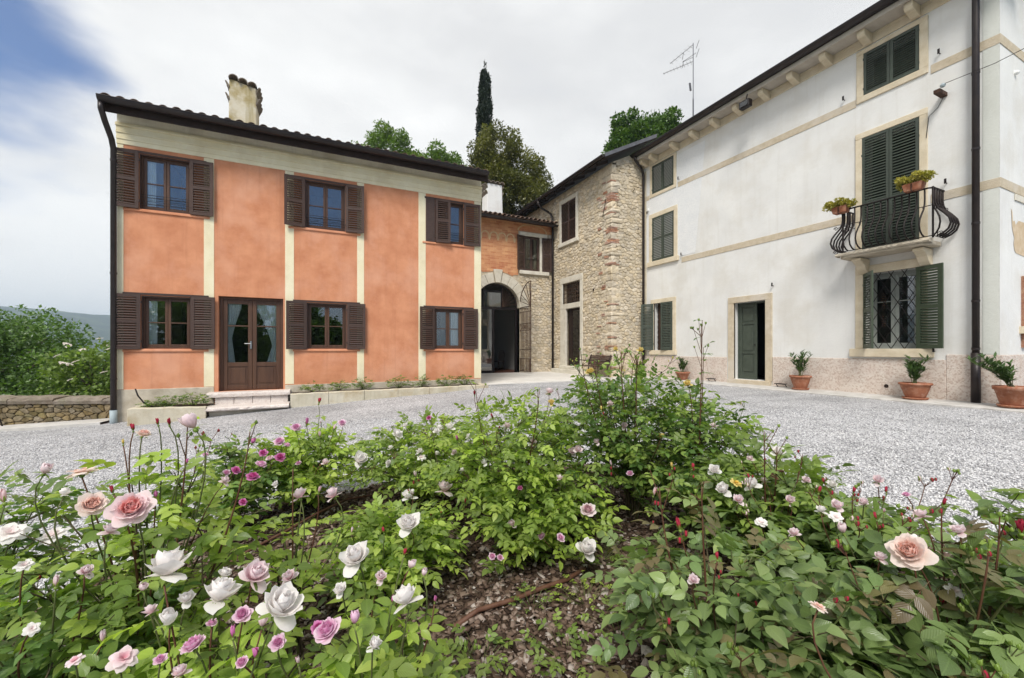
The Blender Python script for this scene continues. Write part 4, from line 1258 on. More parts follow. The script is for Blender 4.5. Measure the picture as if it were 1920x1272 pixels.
# balcony
MB().add([(x_, y_, z_) for z_ in (3.08, 3.17) for x_, y_ in ((-5.50, 0), (-5.50, -.42), (-5.38, -.56), (-4.02, -.56), (-3.90, -.42), (-3.90, 0))],
         [(5, 4, 3, 2, 1, 0), (6, 7, 8, 9, 10, 11)] + [(i, (i + 1) % 6, (i + 1) % 6 + 6, i + 6) for i in range(6)]).build('balcony_slab', M['base'], WH, bevel=.012)
rough_slab(-5.52, -3.88, -.585, -.40, 3.12, 3.20, M['base'], WH, 'slab_edge', 9, 40, .012, .03)
for s in (-5.20, -4.12):
    MB().prism_x([(0, 2.70), (0, 3.06), (-.42, 3.06), (-.42, 3.0), (-.34, 2.97), (-.24, 2.90), (-.18, 2.80), (-.10, 2.73)], s - .09, s + .09).build('balcony_bracket', M['limestone'], WH, bevel=.01)
rail = MB().tube([(-5.42, .0, 4.2), (-5.42, -.46, 4.2), (-5.36, -.52, 4.2), (-3.92, -.52, 4.2), (-3.86, -.46, 4.2), (-3.86, .0, 4.2)], .018, 8)
rail.tube([(-5.42, .0, 3.85), (-5.42, -.50, 3.85), (-3.86, -.50, 3.85), (-3.86, .0, 3.85)], .009, 6)
rail.tube([(-5.42, .0, 3.24), (-5.42, -.50, 3.24), (-3.86, -.50, 3.24), (-3.86, .0, 3.24)], .010, 6)
for s in (-5.42, -3.86): rail.tube([(s, -.49, 3.2), (s, -.49, 4.22)], .018, 8)
rl = rail.build('balcony_railing', M['iron'], WH)
prof_b = [(0, 4.20), (0, 3.98), (.012, 3.88), (.05, 3.78), (.13, 3.68), (.21, 3.56), (.235, 3.45), (.20, 3.34), (.12, 3.27), (.03, 3.235)]
mbb = MB().tube([(0, -o_, z_) for o_, z_ in prof_b], .019, 6, flat=.7)
mbb.tube([(0, -.05 - .03 * math.sin(q / 8 * 6.3), 3.80 + .03 * math.cos(q / 8 * 6.3)) for q in range(8)], .006, 5)
bal = mbb.mesh('baluster', M['iron'], True)
for i in range(12):
    inst('baluster', bal, rl, (-5.30 + i * 1.32 / 11, -.50, 0))
for i in range(4):
    for s, rot in ((-5.42, R(-90)), (-3.86, R(90))):
        inst('baluster', bal, rl, (s, -.07 - i * .115, 0), (0, 0, rot))
for s, rt in ((-5.42, R(-45)), (-3.86, R(45))): inst('baluster', bal, rl, (s, -.5, 0), (0, 0, rt))
for s in (-5.44, -3.84):       # corner scrolls
    for z_, k in ((3.24, .055), (3.80, .045)):
        sg = -1 if s < -5 else 1
        pts = [(s + sg * (.10 + k * (1 - t_ / 20) * math.cos(t_ * .55)), -.54, z_ + k * (1 - t_ / 20) * math.sin(t_ * .55)) for t_ in range(16)]
        MB().tube(pts, .008, 5).build('scroll', M['iron'], rl)
# floodlight, wire bracket, shutter stays, vents
fl = MB(); fl.box(-7.93, -.66, 7.83, -7.63, -.50, 8.03); fl.tube([(-7.78, -.56, 8.03), (-7.78, -.5, 8.25)], .02, 6)
flo = fl.build('floodlight', M['iron'], WH, bevel=.01)
MB().box(-7.90, -.668, 7.86, -7.66, -.661, 8.0).build('lamp_glass', M['glass'], flo)
wb_ = MB(); wb_.obox((-3.86, -.16, 6.16), (.05, 0, 0), (0, .17, 0), (0, 0, .035)); wbo = wb_.build('wire_bracket', M['rustiron'], WH)
MB().lathe([(0, -.05), (.035, -.03), (.045, 0), (.03, .03), (0, .05)], 10).build('insulator', M['greyplastic'], wbo, loc=(-3.78, -.30, 6.24))
MB().tube([(-3.78, -.30, 6.26), (-3.0, -.6, 6.10), (-2.0, -1.05, 6.0), (-.5, -1.8, 5.9), (1, -2.6, 6.0)], .006, 5).build('wire', M['iron'], wbo)
MB().tube([(-3.85, -.05, 6.12), (-3.95, -.02, 5.95), (-4.08, -.04, 5.83), (-4.12, -.04, 5.4)], .006, 5).build('wire', M['iron'], wbo)
for s, z in ((-10.68, 6.98), (-10.55, 4.27), (-12.2, 6.2), (-5.62, 7.02), (-3.92, 7.05), (-3.82, 4.35), (-4.0, .93), (-7.35, 2.75)):
    q = MB(); q.tube([(s, 0, z), (s, -.06, z), (s, -.07, z + .05)], .010, 5); q.obox((s, -.075, z + .03), (.018, 0, 0), (0, .006, 0), (0, 0, .05)); q.build('shutter_stay', M['iron'], WH)
for s, z in ((-11.51, .10), (-4.80, .14)):
    MB().lathe([(0, 0), (.042, 0), (.042, .004), (0, .006)], 14).build('vent_hole', M['darkwood'], WH, loc=(s, -.023, z), rot=(R(90), 0, 0))
for s, z in ((-12.2, 6.3),):
    MB().box(s - .05, -.05, z, s + .05, 0, z + .12).build('sensor', M['whiteplastic'], WH, bevel=.01)
# things on the end wall (faces the camera's right): fixtures, ghost fresco, plaque
MB().lathe([(0, 0), (.05, .0), (.04, .05), (0, .07)], 10).build('wall_lamp', M['whiteplastic'], WH, loc=(S1 + .0, .73, 6.36), rot=(0, R(90), 0))
MB().box(S1 + .005, .70, 3.88, S1 + .02, 1.3, 4.0).build('plaque', M['limepale'], WH)
gp = [(a_ + .36, b_ + .4) for a_, b_ in [(.18, 3.30), (.24, 3.22), (.26, 3.05), (.34, 3.08), (.40, 3.0), (.55, 3.1), (1.2, 3.1), (1.2, 2.4), (.42, 2.45), (.34, 2.5), (.30, 2.62), (.33, 2.75), (.26, 2.85), (.22, 2.95), (.20, 3.1)]]
MB().add([(S1 + .006, a_, b_) for a_, b_ in gp], [tuple(range(len(gp)))]).build('fresco_fragment', M['ghost'], WH)
MB().box(S1 + .0, 1.06, 1.0, S1 + .05, 1.9, 2.42).build('window_surround', M['brick'], WH)
MB().box(S1 + .0, .96, 1.28, S1 + .12, 2.0, 1.42).build('window_sill', M['limestone'], WH)
# antenna on the roof
AN = MB()
AX, AY = 12.15, 10.57
AN.tube([(AX, AY, 8.5), (AX, AY, 9.9)], .024, 8); AN.tube([(AX, AY, 9.8), (AX, AY, 11.9)], .014, 8)
an = AN.build('antenna', M['alu']); tag(an, 'tall television aerial on a thin mast above the white house eave', 'antenna')
for z, dirv, ln, nn in ((11.85, (-.02, 1.12, -.04), 1.05, 6), (11.25, (-.55, 1.0, -.04), 1.05, 9)):
    dv = Vector(dirv).normalized(); side = dv.cross(Vector((0, 0, 1))).normalized()
    q = MB(); p0 = Vector((AX, AY, z)); q.tube([p0, p0 + dv * ln], .009, 5)
    for k in range(nn):
        c_ = p0 + dv * (ln * (k + .7) / nn); q.tube([c_ - side * (.14 - .01 * k), c_ + side * (.16 - .01 * k)], .005, 4)
    q.build('aerial_boom', M['alu'], an)
q = MB()
for z in (11.3, 11.6):
    for s_ in (-1, 1): q.tube([(AX - .2, AY + .3 * s_, z - .15), (AX - .1, AY + .34 * s_, z + .15)], .008, 5)
q.tube([(AX - .2, AY - .3, 11.3), (AX - .2, AY + .3, 11.35), (AX, AY, 11.4)], .007, 5)
q.build('aerial_frame', M['iron'], an)
MB().obox((AX - .08, AY + .06, 10.35), (.03, 0, .004), (0, .02, 0), (-.02, 0, .13)).build('signal_box', M['alu'], an)
MB().tube([(AX + .08 * math.cos(k), AY + .08 * math.sin(k), 8.95 - .03 * k) for k in range(9)], .012, 5).build('cable_loop', M['iron'], an)
MB().tube([(AX, AY, 8.5), (AX, AY, 8.75)], .08, 10).build('mast_foot', M['iron'], an)

# pavement at the foot of the white house
mb = MB(); rg = random.Random(3)
n = 70
for i in range(n + 1):
    y = 1.2 + (12.45 - 1.2) * i / n; e = 10.86 + .02 * math.sin(i * 1.7) + rg.uniform(-.015, .015)
    mb.v += [(11.70, y, -.055), (e + .03, y, -.078), (e, y, -.095), (e, y, -.3)]
for i in range(n):
    for k in range(3): a_ = i * 4 + k; mb.f.append((a_, a_ + 1, a_ + 5, a_ + 4))
mb.build('pavement', M['concrete'], kind='structure')
mb = MB(); mb.add([(11.4, -12, -.125), (30, -12, -.125), (30, 3.2, -.125), (11.4, 3.2, -.125)], [(0, 1, 2, 3)]); mb.build('side_yard', M['gravel'], kind='structure')
# ============================================================ STONE HOUSE (front on X=10.05, corner at Y=12.47)
SH = empty('rubble_stone_house', (10.05, 0, 0), R(-90), 'buff rubble stone house with worn brick-laced corner between gateway and white villa', 'house')
X0, X1 = -23.0, -12.47
wn = (-15.97, -14.82, 5.74, 7.50)
dw = (-15.61, -14.50, .24, 2.74); tw = (-15.87, -14.57, 2.98, 3.90)
wall_holes(MB(), X0, X1, -.3, 8.02, [wn, (-15.87, -14.50, .24, 3.90)], .4).build('front_wall', M['mortar'], SH)
mb = MB(); mb.add([(X1, .4, -.3), (X1, 1.54, -.3), (X1, 1.54, 8.78), (X1, 0, 8.02), (X1, .4, -.3)][:4] + [(X1 - .4, .4, -.3), (X1 - .4, 1.54, -.3), (X1 - .4, 1.54, 8.78), (X1 - .4, 0, 8.02)],
    [(0, 1, 2, 3), (7, 6, 5, 4), (1, 5, 6, 2), (2, 6, 7, 3)])
mb.build('gable_wall', M['mortar'], SH)
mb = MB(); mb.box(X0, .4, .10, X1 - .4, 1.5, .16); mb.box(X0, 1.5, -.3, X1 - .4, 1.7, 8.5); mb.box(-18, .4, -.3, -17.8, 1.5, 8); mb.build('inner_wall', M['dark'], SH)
hl = [(wn[0] - .17, wn[1] + .17, wn[2] - .24, wn[3] + .20), (-16.05, -14.33, -.3, 4.16), (X1 - .22, X1 + .1, -.4, 8.2)]
st_ = rubble(-16.80, X1, -.15, 8.0, hl, .20, .125, 21, .009)
lay_stones(SH, st_, M['stone'], 22, 300, .026, score=lambda s: -s[0][0][1] * .6 + s[0][0][0] + s[1] * 30)
st_ = rubble(-20.4, -16.80, 6.3, 8.0, [], .22, .13, 25, .009)
lay_stones(SH, st_, M['stone'], 26, 0, .03)
# gable face: same stones turned round the corner
def gx(p): return (X1 - p[1], p[0] - (X1), p[2])        # outward along +x
st_ = rubble(X1 + .20, X1 + 1.54, -.15, 8.7, [], .185, .12, 31, .009)
st_ = [s for s in st_ if max(p[1] - 8.0 - .5 * (p[0] - X1) for p in s[0]) < 0]
lay_stones(SH, st_, M['stone'], 32, 110, .025, xform=gx, score=lambda s: -s[0][0][1])
# corner: big blocks laced with thin brick courses
rg = random.Random(17); z = -.12; k = 0
while z < 7.85:
    if rg.random() < .36:
        nb = rg.choice((1, 1, 2, 3))
        for b_ in range(nb):
            h_ = .052; lx = rg.uniform(.22, .42); ly = rg.uniform(.14, .34)
            pieces = [(X1 - lx, -.028 - rg.uniform(0, .02), X1 - lx * .5 - .004, .1), (X1 - lx * .5, -.03 - rg.uniform(0, .02), X1 + .03, ly * .5 - .004), (X1 - .1, ly * .5, X1 + .028 + rg.uniform(0, .02), ly)]
            for q in pieces:
                MB().box(q[0], q[1], z, q[2], q[3], z + h_ - .010).build('brick', M['brick'], SH, bevel=.006)
            z += h_
    else:
        h_ = rg.uniform(.13, .36); lx = rg.uniform(.24, .80); ly = rg.uniform(.20, .60); pr = rg.uniform(.0, .04)
        mb = MB(); nz_ = 3
        for j in range(nz_ + 1):
            w_ = j / nz_; bulge = math.sin(w_ * math.pi) * .012
            jx = lambda: rg.uniform(-.024, .024)
            zz = z + (h_ - .014) * w_
            ring = [(X1 - lx + jx(), .03), (X1 - lx + .02 + jx(), -pr - bulge), (X1 - lx * .5, -pr - bulge + jx()), (X1 + pr * .2, -pr - bulge + jx()), (X1 + pr + bulge, pr * .2 + jx()), (X1 + pr + bulge + jx(), ly * .5), (X1 + pr + bulge, ly - .02 + jx()), (X1 - .03, ly)]
            mb.v += [(a_, b_, zz + rg.uniform(-.008, .008)) for a_, b_ in ring]
        for j in range(nz_):
            for i in range(7): p = j * 8 + i; mb.f.append((p, p + 1, p + 9, p + 8))
        mb.f.append(tuple(range(8))[::-1]); mb.f.append(tuple(nz_ * 8 + i for i in range(8)))
        mb.build('quoin_stone', M['stone'], SH, bevel=.012, seg=2)
        z += h_
    k += 1
# stray bricks set in the rubble near the corner
for i in range(22):
    s = rg.uniform(X1 - .95, X1 - .34); z = rg.uniform(.2, 7.4); 
    for b_ in range(rg.choice((1, 2))):
        MB().box(s, -.045, z + b_ * .055, s + rg.uniform(.16, .26), .01, z + b_ * .055 + .045).build('brick', M['brick'], SH, bevel=.006)
surround(SH, *wn, .15, M['limepale'], .06, True, .05, .18)
wd = (wn[1] - wn[0]) / 2 - .006
for hx, ph in ((wn[0] + .004, 0), (wn[1] - .004, math.pi)):
    shutter(SH, (hx, wn[2] + .01), ph, wd, wn[3] - wn[2] - .02, -.005, M['brownwood'], 26, (.5,), stile=.055)
# door with barred fanlight
a, b = -15.61, -14.50
MB().box(-16.05, -.05, -.06, a, .06, 2.76).build('jamb', M['limepale'], SH, bevel=.008)
MB().box(-16.05, -.05, 2.98, -15.87, .06, 3.90).build('jamb', M['limepale'], SH, bevel=.008)
MB().box(b, -.05, -.06, b + .17, .06, 3.90).build('jamb', M['limepale'], SH, bevel=.008)
MB().box(-16.05, -.054, 2.762, b, .3, 2.978).build('transom_stone', M['limepale'], SH, bevel=.008)
MB().box(-16.05, -.054, 3.902, b + .17, .06, 4.16).build('lintel', M['limepale'], SH, bevel=.008)
for i in range(9):
    x = -15.80 + i * 1.2 / 8; MB().tube([(x, .02, 2.98), (x, .02, 3.90)], .011, 5).build('grille_bar', M['rustiron'], SH)
for i in range(5):
    z = 3.07 + i * .185; MB().tube([(-15.87, .035, z), (-14.5, .035, z)], .011, 5).build('grille_bar', M['rustiron'], SH)
MB().box(-15.87, .20, 2.98, -14.5, .205, 3.9).build('pane', M['glassdark'], SH)
mb = MB(); mb.box(a, .12, .24, a + .30, .18, 2.76); mb.box(b - .07, .12, .24, b, .18, 2.76); mb.box(a + .30, .122, .24, b - .07, .18, .62); mb.box(a + .30, .122, 2.66, b - .07, .18, 2.76); mb.box(a + .30, .122, .95, b - .07, .17, .99)
mb.build('glazed_door', M['darkwood'], SH, bevel=.006)
MB().box(a + .29, .145, .6, b - .06, .150, 2.68).build('pane', M['glassdark'], SH)
# small lit lamp seen through the door
lm, lt, lb = nodes_of('lit_bulb'); lb.inputs['Emission Color'].default_value = (1, .8, .5, 1); lb.inputs['Emission Strength'].default_value = 6
MB().lathe([(0, -.03), (.03, 0), (0, .03)], 8).build('bulb', lm, SH, loc=(-14.85, .9, 2.0))
# roof and eave
mb = MB(); sl = .5
mb.add([(X0, -.58, 7.94), (X1 + .34, -.58, 7.94), (X1 + .34, 1.9, 7.94 + 2.48 * sl), (X0, 1.9, 7.94 + 2.48 * sl), (X0, -.58, 8.08), (X1 + .34, -.58, 8.08), (X1 + .34, 1.9, 8.08 + 2.48 * sl), (X0, 1.9, 8.08 + 2.48 * sl)],
       [(0, 3, 2, 1), (4, 5, 6, 7), (0, 1, 5, 4), (1, 2, 6, 5), (3, 0, 4, 7)])
mb.build('roof', M['darkwood'], SH)
MB().add([(X1 + .36, -.60, 7.96), (X1 + .36, 1.9, 7.96 + 2.5 * sl), (X1 + .36, 1.9, 8.10 + 2.5 * sl), (X1 + .36, -.60, 8.10)], [(0, 1, 2, 3)]).build('verge_board', surf('grey_verge_metal', (.12, .12, .13), (.17, .17, .18), 4, .4, metal=.4), SH)
gutter(SH, X0, X1 + .36, -.66, 8.02, .075, M['gutter'])
for i in range(11):
    x = -12.75 - i * .75
    MB().prism_x([(-.50, 7.86), (0, 8.1), (0, 8.2), (-.50, 7.97)], x - .05, x + .05).build('rafter', M['darkwood'], SH)
downpipe(SH, [(-17.0, -.66, 7.95), (-17.0, -.66, 7.78), (-16.97, -.50, 7.60), (-16.92, -.16, 7.45), (-16.75, -.12, 7.3), (-16.64, -.12, 7.1), (-16.62, -.10, 6.75), (-16.62, -.10, 0.0)], .05, M['gutter'], joints=[(-16.62, -.10, z) for z in (5.6, 3.0, 1.2)])
MB().lathe([(0, 0), (.05, 0), (.045, .012), (0, .014)], 12).build('vent_hole', M['darkwood'], SH, loc=(-13.55, -.045, 3.35), rot=(R(90), 0, 0))
MB().tube([(-12.95, -.05, 6.1), (-12.75, -.06, 6.7)], .012, 5).build('tie_iron', M['iron'], SH)
for p in ((X1 + .04, 1.2, 5.6), (X1 + .04, 1.0, 7.1)):
    MB().tube([p, (p[0] + .08, p[1], p[2]), (p[0] + .08, p[1], p[2] + .06)], .012, 5).build('shutter_stay', M['iron'], SH)
# steps
MB().box(-16.25, -.40, -.2, -14.20, 0, .10).build('door_step', M['limepale'], SH, bevel=.012)
MB().box(-15.9, -.22, .102, -14.32, .4, .235).build('door_step', M['limepale'], SH, bevel=.012)

# ============================================================ GATEWAY WING (front on Y=16.76)
GW = empty('gateway_wing', (0, 16.76, 0), 0, 'low gateway wing with arched entrance and faded orange fresco above', 'building')
ac, ar, asz = 7.21, 1.08, 2.83         # arch centre, radius, spring height
def arch_wall(x0, x1, z0, z1, wn, y0, m, name, t=.4):
    mb = MB(); n = 20
    arc = [(ac + ar * math.cos(math.pi * (1 - i / n)), asz + ar * math.sin(math.pi * (1 - i / n))) for i in range(n + 1)]
    P = lambda x, z, y=y0: (x, y, z)
    mb.quad(P(x0, z0), P(ac - ar, z0), P(ac - ar, asz), P(x0, asz))
    mb.quad(P(x0, asz), P(ac - ar, asz), P(ac - ar, z1), P(x0, z1))
    for i in range(n):
        a_, b_ = arc[i], arc[i + 1]
        mb.quad(P(a_[0], a_[1]), P(b_[0], b_[1]), P(b_[0], z1), P(a_[0], z1))
        mb.quad(P(a_[0], a_[1]), (a_[0], y0 + t, a_[1]), (b_[0], y0 + t, b_[1]), P(b_[0], b_[1]))
    mb.quad(P(ac - ar, z0), (ac - ar, y0 + t, z0), (ac - ar, y0 + t, asz), P(ac - ar, asz))
    mb.quad(P(ac + ar, z0), P(ac + ar, asz), (ac + ar, y0 + t, asz), (ac + ar, y0 + t, z0))
    sub = MB(); wall_holes(sub, ac + ar, x1, z0, z1, [wn], t)
    mb.add([(v[0], v[1] + y0, v[2]) for v in sub.v], sub.f)
    return mb.build(name, m, GW)
gw = (8.53, 9.33, 4.56, 6.13)
arch_wall(4.37, 10.05, -.3, 6.75, gw, 0, M['mortar'], 'front_wall')
# fresco plaster, a thin coat over the upper part, cut round the window and the arch ring
mb = MB(); n = 24
xsf = [4.4 + (8.22 - 4.4) * i / 40 for i in range(41)]
def lowz(x):
    d = abs(x - ac)
    ring = asz + math.sqrt(max(0, (ar + .50) ** 2 - d * d)) if d < ar + .5 else asz
    return max(4.30 + .05 * math.sin(x * 7) + .03 * math.sin(x * 19), ring)
for x in xsf: mb.v += [(x, -.014, lowz(x)), (x, -.014, 6.75)]
for i in range(40): mb.f.append((2 * i, 2 * i + 2, 2 * i + 3, 2 * i + 1))
k = len(mb.v)
mb.v += [(8.22, -.014, 6.33), (10.0, -.014, 6.33), (10.0, -.014, 6.75), (8.22, -.014, 6.75)]
mb.f.append((k, k + 1, k + 2, k + 3))
mb.build('fresco', M['fresco'], GW)
for i in range(9):       # painted arcade frieze
    cx = 5.0 + i * .405
    if cx > 8.2: break
    q = MB(); n = 10
    for j in range(n + 1):
        a_ = math.pi * j / n
        for r_ in (.20, .145): q.v.append((cx + r_ * math.cos(a_), -.018, 5.95 + r_ * math.sin(a_)))
    for j in range(n): q.f.append((2 * j, 2 * j + 1, 2 * j + 3, 2 * j + 2))
    q.add([(cx + .145, -.018, 5.95), (cx + .26, -.018, 5.95), (cx + .26, -.018, 5.86), (cx + .23, -.018, 5.78), (cx + .20, -.018, 5.74), (cx + .17, -.018, 5.78), (cx + .145, -.018, 5.86)], [(0, 6, 5, 4, 3, 2, 1)])
    q.build('painted_arch', M['bandfresco'], GW)
q = MB()
for j in range(13):
    a_ = math.pi * j / 12
    for r_ in (.78, .70): q.v.append((8.95 + r_ * math.cos(a_), -.018, 6.34 + r_ * .45 * math.sin(a_)))
for j in range(12): q.f.append((2 * j, 2 * j + 1, 2 * j + 3, 2 * j + 2))
q.build('painted_arch', M['bandfresco'], GW)
# rubble right of the arch
def arch_hole(s):
    return min(math.hypot(p[0] - ac, p[1] - asz) for p in s[0]) > ar + .44 and not (min(p[0] for p in s[0]) < ac + ar + .02 and s[0][0][1] < asz)
st_ = rubble(ac + ar, 10.0, -.1, 4.32, [], .185, .12, 41, .009)
st_ = [s for s in st_ if arch_hole(s)]
lay_stones(GW, st_, M['stone'], 42, 260, .03)
st_ = rubble(9.55, 10.0, 4.32, 6.3, [(8.1, 9.80, 4.3, 6.4)], .2, .13, 43, .012)
lay_stones(GW, st_, M['stone'], 44, 30, .02)
# voussoirs
nv = 11
for i in range(nv):
    a0, a1 = math.pi * i / nv + .006, math.pi * (i + 1) / nv - .006
    key = i == nv // 2
    r0, r1 = ar - .004, ar + (.58 if key else .44)
    q = MB(); m_ = 4
    if key: a0 += .03; a1 -= .03
    for y in (-.05 - (.03 if key else 0), .3):
        for j in range(m_ + 1):
            a_ = a0 + (a1 - a0) * j / m_; w_ = 1.12 if key else 1
            q.v.append((ac + r0 * math.cos(a_), y, asz + r0 * math.sin(a_)))
        for j in range(m_ + 1):
            a_ = a1 - (a1 - a0) * j / m_
            if key: a_ = math.pi / 2 + (a_ - math.pi / 2) * 1.25
            q.v.append((ac + r1 * math.cos(a_), y, asz + r1 * math.sin(a_)))
    kk = 2 * (m_ + 1)
    q.f.append(tuple(range(kk))[::-1]); q.f.append(tuple(range(kk, 2 * kk)))
    q.f += [(j, (j + 1) % kk, (j + 1) % kk + kk, j + kk) for j in range(kk)]
    q.build('keystone' if key else 'voussoir', M['voussoir'], GW, bevel=.008)
for s in (ac - ar - .22, ac + ar + .0):
    pass
MB().box(ac - ar - .30, -.05, -.1, ac - ar, .3, asz).build('jamb', M['limepale'], GW, bevel=.01)
# window over the wall: pale lintel and sill, shutters open
MB().box(8.28, -.04, 6.13, 9.72, .1, 6.30).build('lintel', M['limepale'], GW, bevel=.008)
MB().box(8.25, -.12, 4.38, 9.78, .1, 4.54).build('window_sill', M['limepale'], GW, bevel=.01)
MB().box(9.33, -.03, 4.542, 9.45, .05, 6.128).build('jamb', M['limepale'], GW, bevel=.006)
casement(GW, 8.53, 9.33, 4.56, 6.13, .06, M['brownwood'], bars=(), glass='glassdark')
MB().box(8.4, .9, 4.45, 9.5, .95, 6.3).build('inner_wall', M['darkwood'], GW)  # added dark board behind the panes, its colour stands in for the room's shade
for z in (5.1,): MB().tube([(8.53, .04, z), (9.33, .04, z)], .010, 5).build('guard_bar', M['iron'], GW)
shutter(GW, (8.53, 4.56), math.pi + R(14), .42, 1.56, -.03, M['brownwood'], 24)
shutter(GW, (9.45, 4.56), -R(10), .45, 1.56, -.05, M['brownwood'], 24)
# glazed screen in the arch
mb = MB(); y = .22
zt = 2.74
mb.box(ac - ar, y, zt, ac + ar, y + .07, zt + .12)
mb.box(ac - ar, y, -.08, ac - ar + .07, y + .07, zt); mb.box(ac + ar - .12, y, -.08, ac + ar, y + .07, zt)
mb.box(ac - .16, y, -.08, ac - .07, y + .07, zt); mb.box(ac - ar + .07, y, -.08, ac - .16, y + .07, .02)
n = 18
arc = [(ac + (ar - .03) * math.cos(math.pi * i / n), y + .03, asz + (ar - .03) * math.sin(math.pi * i / n)) for i in range(n + 1)]
mb.tube(arc, .05, 6)
mb.box(ac - .62, y, zt + .12, ac - .54, y + .07, 3.74); mb.box(ac + .28, y, zt + .12, ac + .36, y + .07, 3.86); mb.box(ac - .54, y, 3.50, ac + .28, y + .07, 3.58)
mb.build('glazed_screen', M['iron'], GW)
MB().box(ac - ar + .06, y + .03, .0, ac - .15, y + .035, zt).build('pane', M['glass'], GW)
MB().box(ac - .55, y + .03, zt + .11, ac + .29, y + .035, 3.51).build('pane', M['glass'], GW)
for i in range(7):
    a_ = math.pi * .06 + i * math.pi * .42 / 6
    MB().tube([(ac + .30, y - .05, asz + .03), (ac + .30 + (ar - .33) * math.cos(a_) * 1.02, y - .05, asz + .03 + (ar - .06) * math.sin(a_) * .98)], .009, 5).build('fan_bar', M['rustiron'], GW)
# iron gate leaf standing open
gl = MB(); gy = .02; X_ = ac + ar + .02; Wd = 1.07
gate = MB()
def gtop(u): return asz + math.sqrt(max(0, 1 - (1 - u) ** 2)) * ar
fr = [(X_, gy - Wd * u, gtop(u)) for u in [i / 14 for i in range(15)]]
gate.tube(fr, .020, 6); gate.tube([(X_, gy, -.02), (X_, gy, asz)], .022, 6); gate.tube([(X_, gy - Wd, -.02), (X_, gy - Wd, asz + ar)], .022, 6)
for z in (-.0, .55, .95, 1.80, 2.10, 2.62, 2.83): gate.tube([(X_, gy, z), (X_, gy - Wd, z)], .014, 6)
go = gate.build('iron_gate', M['rustiron'], GW)
for i in range(1, 8):
    MB().tube([(X_, gy - Wd * i / 8, 0), (X_, gy - Wd * i / 8, 2.62)], .016, 5).build('gate_bar', M['rustiron'], go)
for i in range(1, 14, 2):
    MB().tube([(X_, gy - Wd * i / 14, .0), (X_, gy - Wd * i / 14, .55)], .011, 5).build('gate_bar', M['rustiron'], go)
for i in range(6):
    a_ = math.pi / 2 * i / 5.5
    MB().tube([(X_, gy - Wd, 2.84), (X_, gy - Wd + Wd * .98 * math.cos(a_), 2.84 + ar * .97 * math.sin(a_))], .014, 5).build('fan_bar', M['rustiron'], go)
for zc_ in (1.95, 2.725):
    for i in range(7):
        c_ = gy - Wd * (i + .5) / 7
        MB().tube([(X_, c_ + .06 * math.cos(q * .7), zc_ + (.10 if zc_ > 2 else .14) * .9 * math.sin(q * .7)) for q in range(10)], .007, 5, cap=False).build('gate_ring', M['rustiron'], go)
# room behind the arch
mb = MB(); mb.box(4.4, .4, -.14, 10.0, 6, -.07); mb.build('floor', M['darkred'], GW)
mb = MB(); mb.box(4.4, 5.0, -.07, 10.0, 5.1, 4.3); mb.box(9.0, .4, -.07, 9.1, 5, 4.3); mb.box(4.8, .4, -.07, 4.9, 5, 4.3); mb.box(4.4, .4, 4.3, 10, 6, 4.4); mb.build('inner_wall', M['roomgrey'], GW)
mb = MB(); mb.box(7.55, 4.94, -.07, 8.0, 4.99, 2.1); mb.build('inner_door', M['darkwood'], GW)
# dining chair inside: its own thing
CH = empty('wooden_chair', (8.0, 18.5, -.07), R(200), 'dark spindle-back wooden chair inside the arched doorway', 'chair')
MB().box(-.21, -.20, .43, .21, .20, .46).build('seat', M['darkwood'], CH, bevel=.01)
for sx in (-1, 1):
    for sy in (-1, 1): MB().tube([(sx * .22, sy * .21, 0), (sx * .17, sy * .16, .43)], [.014, .019], 6).build('leg', M['darkwood'], CH)
MB().tube([(-.19, .17, .46), (-.20, .22, .80), (-.12, .245, .95), (0, .25, .99), (.12, .245, .95), (.20, .22, .80), (.19, .17, .46)], .013, 6).build('back_frame', M['darkwood'], CH)
for i in range(5): MB().tube([(-.11 + i * .055, .17, .46), (-.13 + i * .065, .24, .93)], .007, 5).build('spindle', M['darkwood'], CH)
# roof of the wing
mb = MB(); mb.add([(4.37, -.5, 6.70), (10.0, -.5, 6.70), (10.0, 4.5, 8.0), (4.37, 4.5, 8.0)], [(0, 1, 2, 3)]); mb.build('roof', M['tile'], GW)
mb = MB(); mb.prism_x([(-.5, 6.60), (0, 6.70), (0, 6.76), (-.5, 6.68)], 4.37, 10.0); mb.build('soffit', M['darkwood'], GW)
tiles(GW, 4.37, 10.0, -.56, 6.71, .26, 8, .21, rows_parts=3)
gutter(GW, 4.37, 9.96, -.56, 6.62, .075, M['gutter'])
cw = MB(); cw.prism([(7.52, 7.0), (8.42, 7.0), (8.36, 9.15), (7.58, 9.15)], 2.1, 2.8)
cwo = cw.build('chimney', M['white'], GW, bevel=.02)
for k in range(4):
    for yb in (2.0, 2.56): inst('cap_tile', hm, cwo, (7.60 + k * .245, yb, 9.17), (R(-6 if yb < 2.3 else 6), 0, 0), (1.05, 1, 1))
for side, x in ((-1, 7.57), (1, 8.37)):
    flare(cwo, x, side, 9.1, 2.08, 2.82, 3); flare(cwo, x, side, 8.8, 2.08, 2.82, 3)

# terrace in front of the gateway, large slabs
rg = random.Random(8)
TR = MB().box(4.40, 11.62, -.35, 11.6, 16.76, -.10).build('terrace', M['concrete'], kind='structure')
y = 11.58
while y < 16.7:
    h_ = min(rg.uniform(.5, .8), 16.75 - y); x = 4.40
    while x < 11.58:
        w_ = min(rg.uniform(.7, 1.3), 11.59 - x)
        MB().box(x + .003, y + .003, -.12, x + w_ - .003, y + h_ - .003, -.078 + rg.uniform(-.002, .002)).build('paving_slab', M['terrace'], TR, bevel=.004)
        x += w_
    y += h_

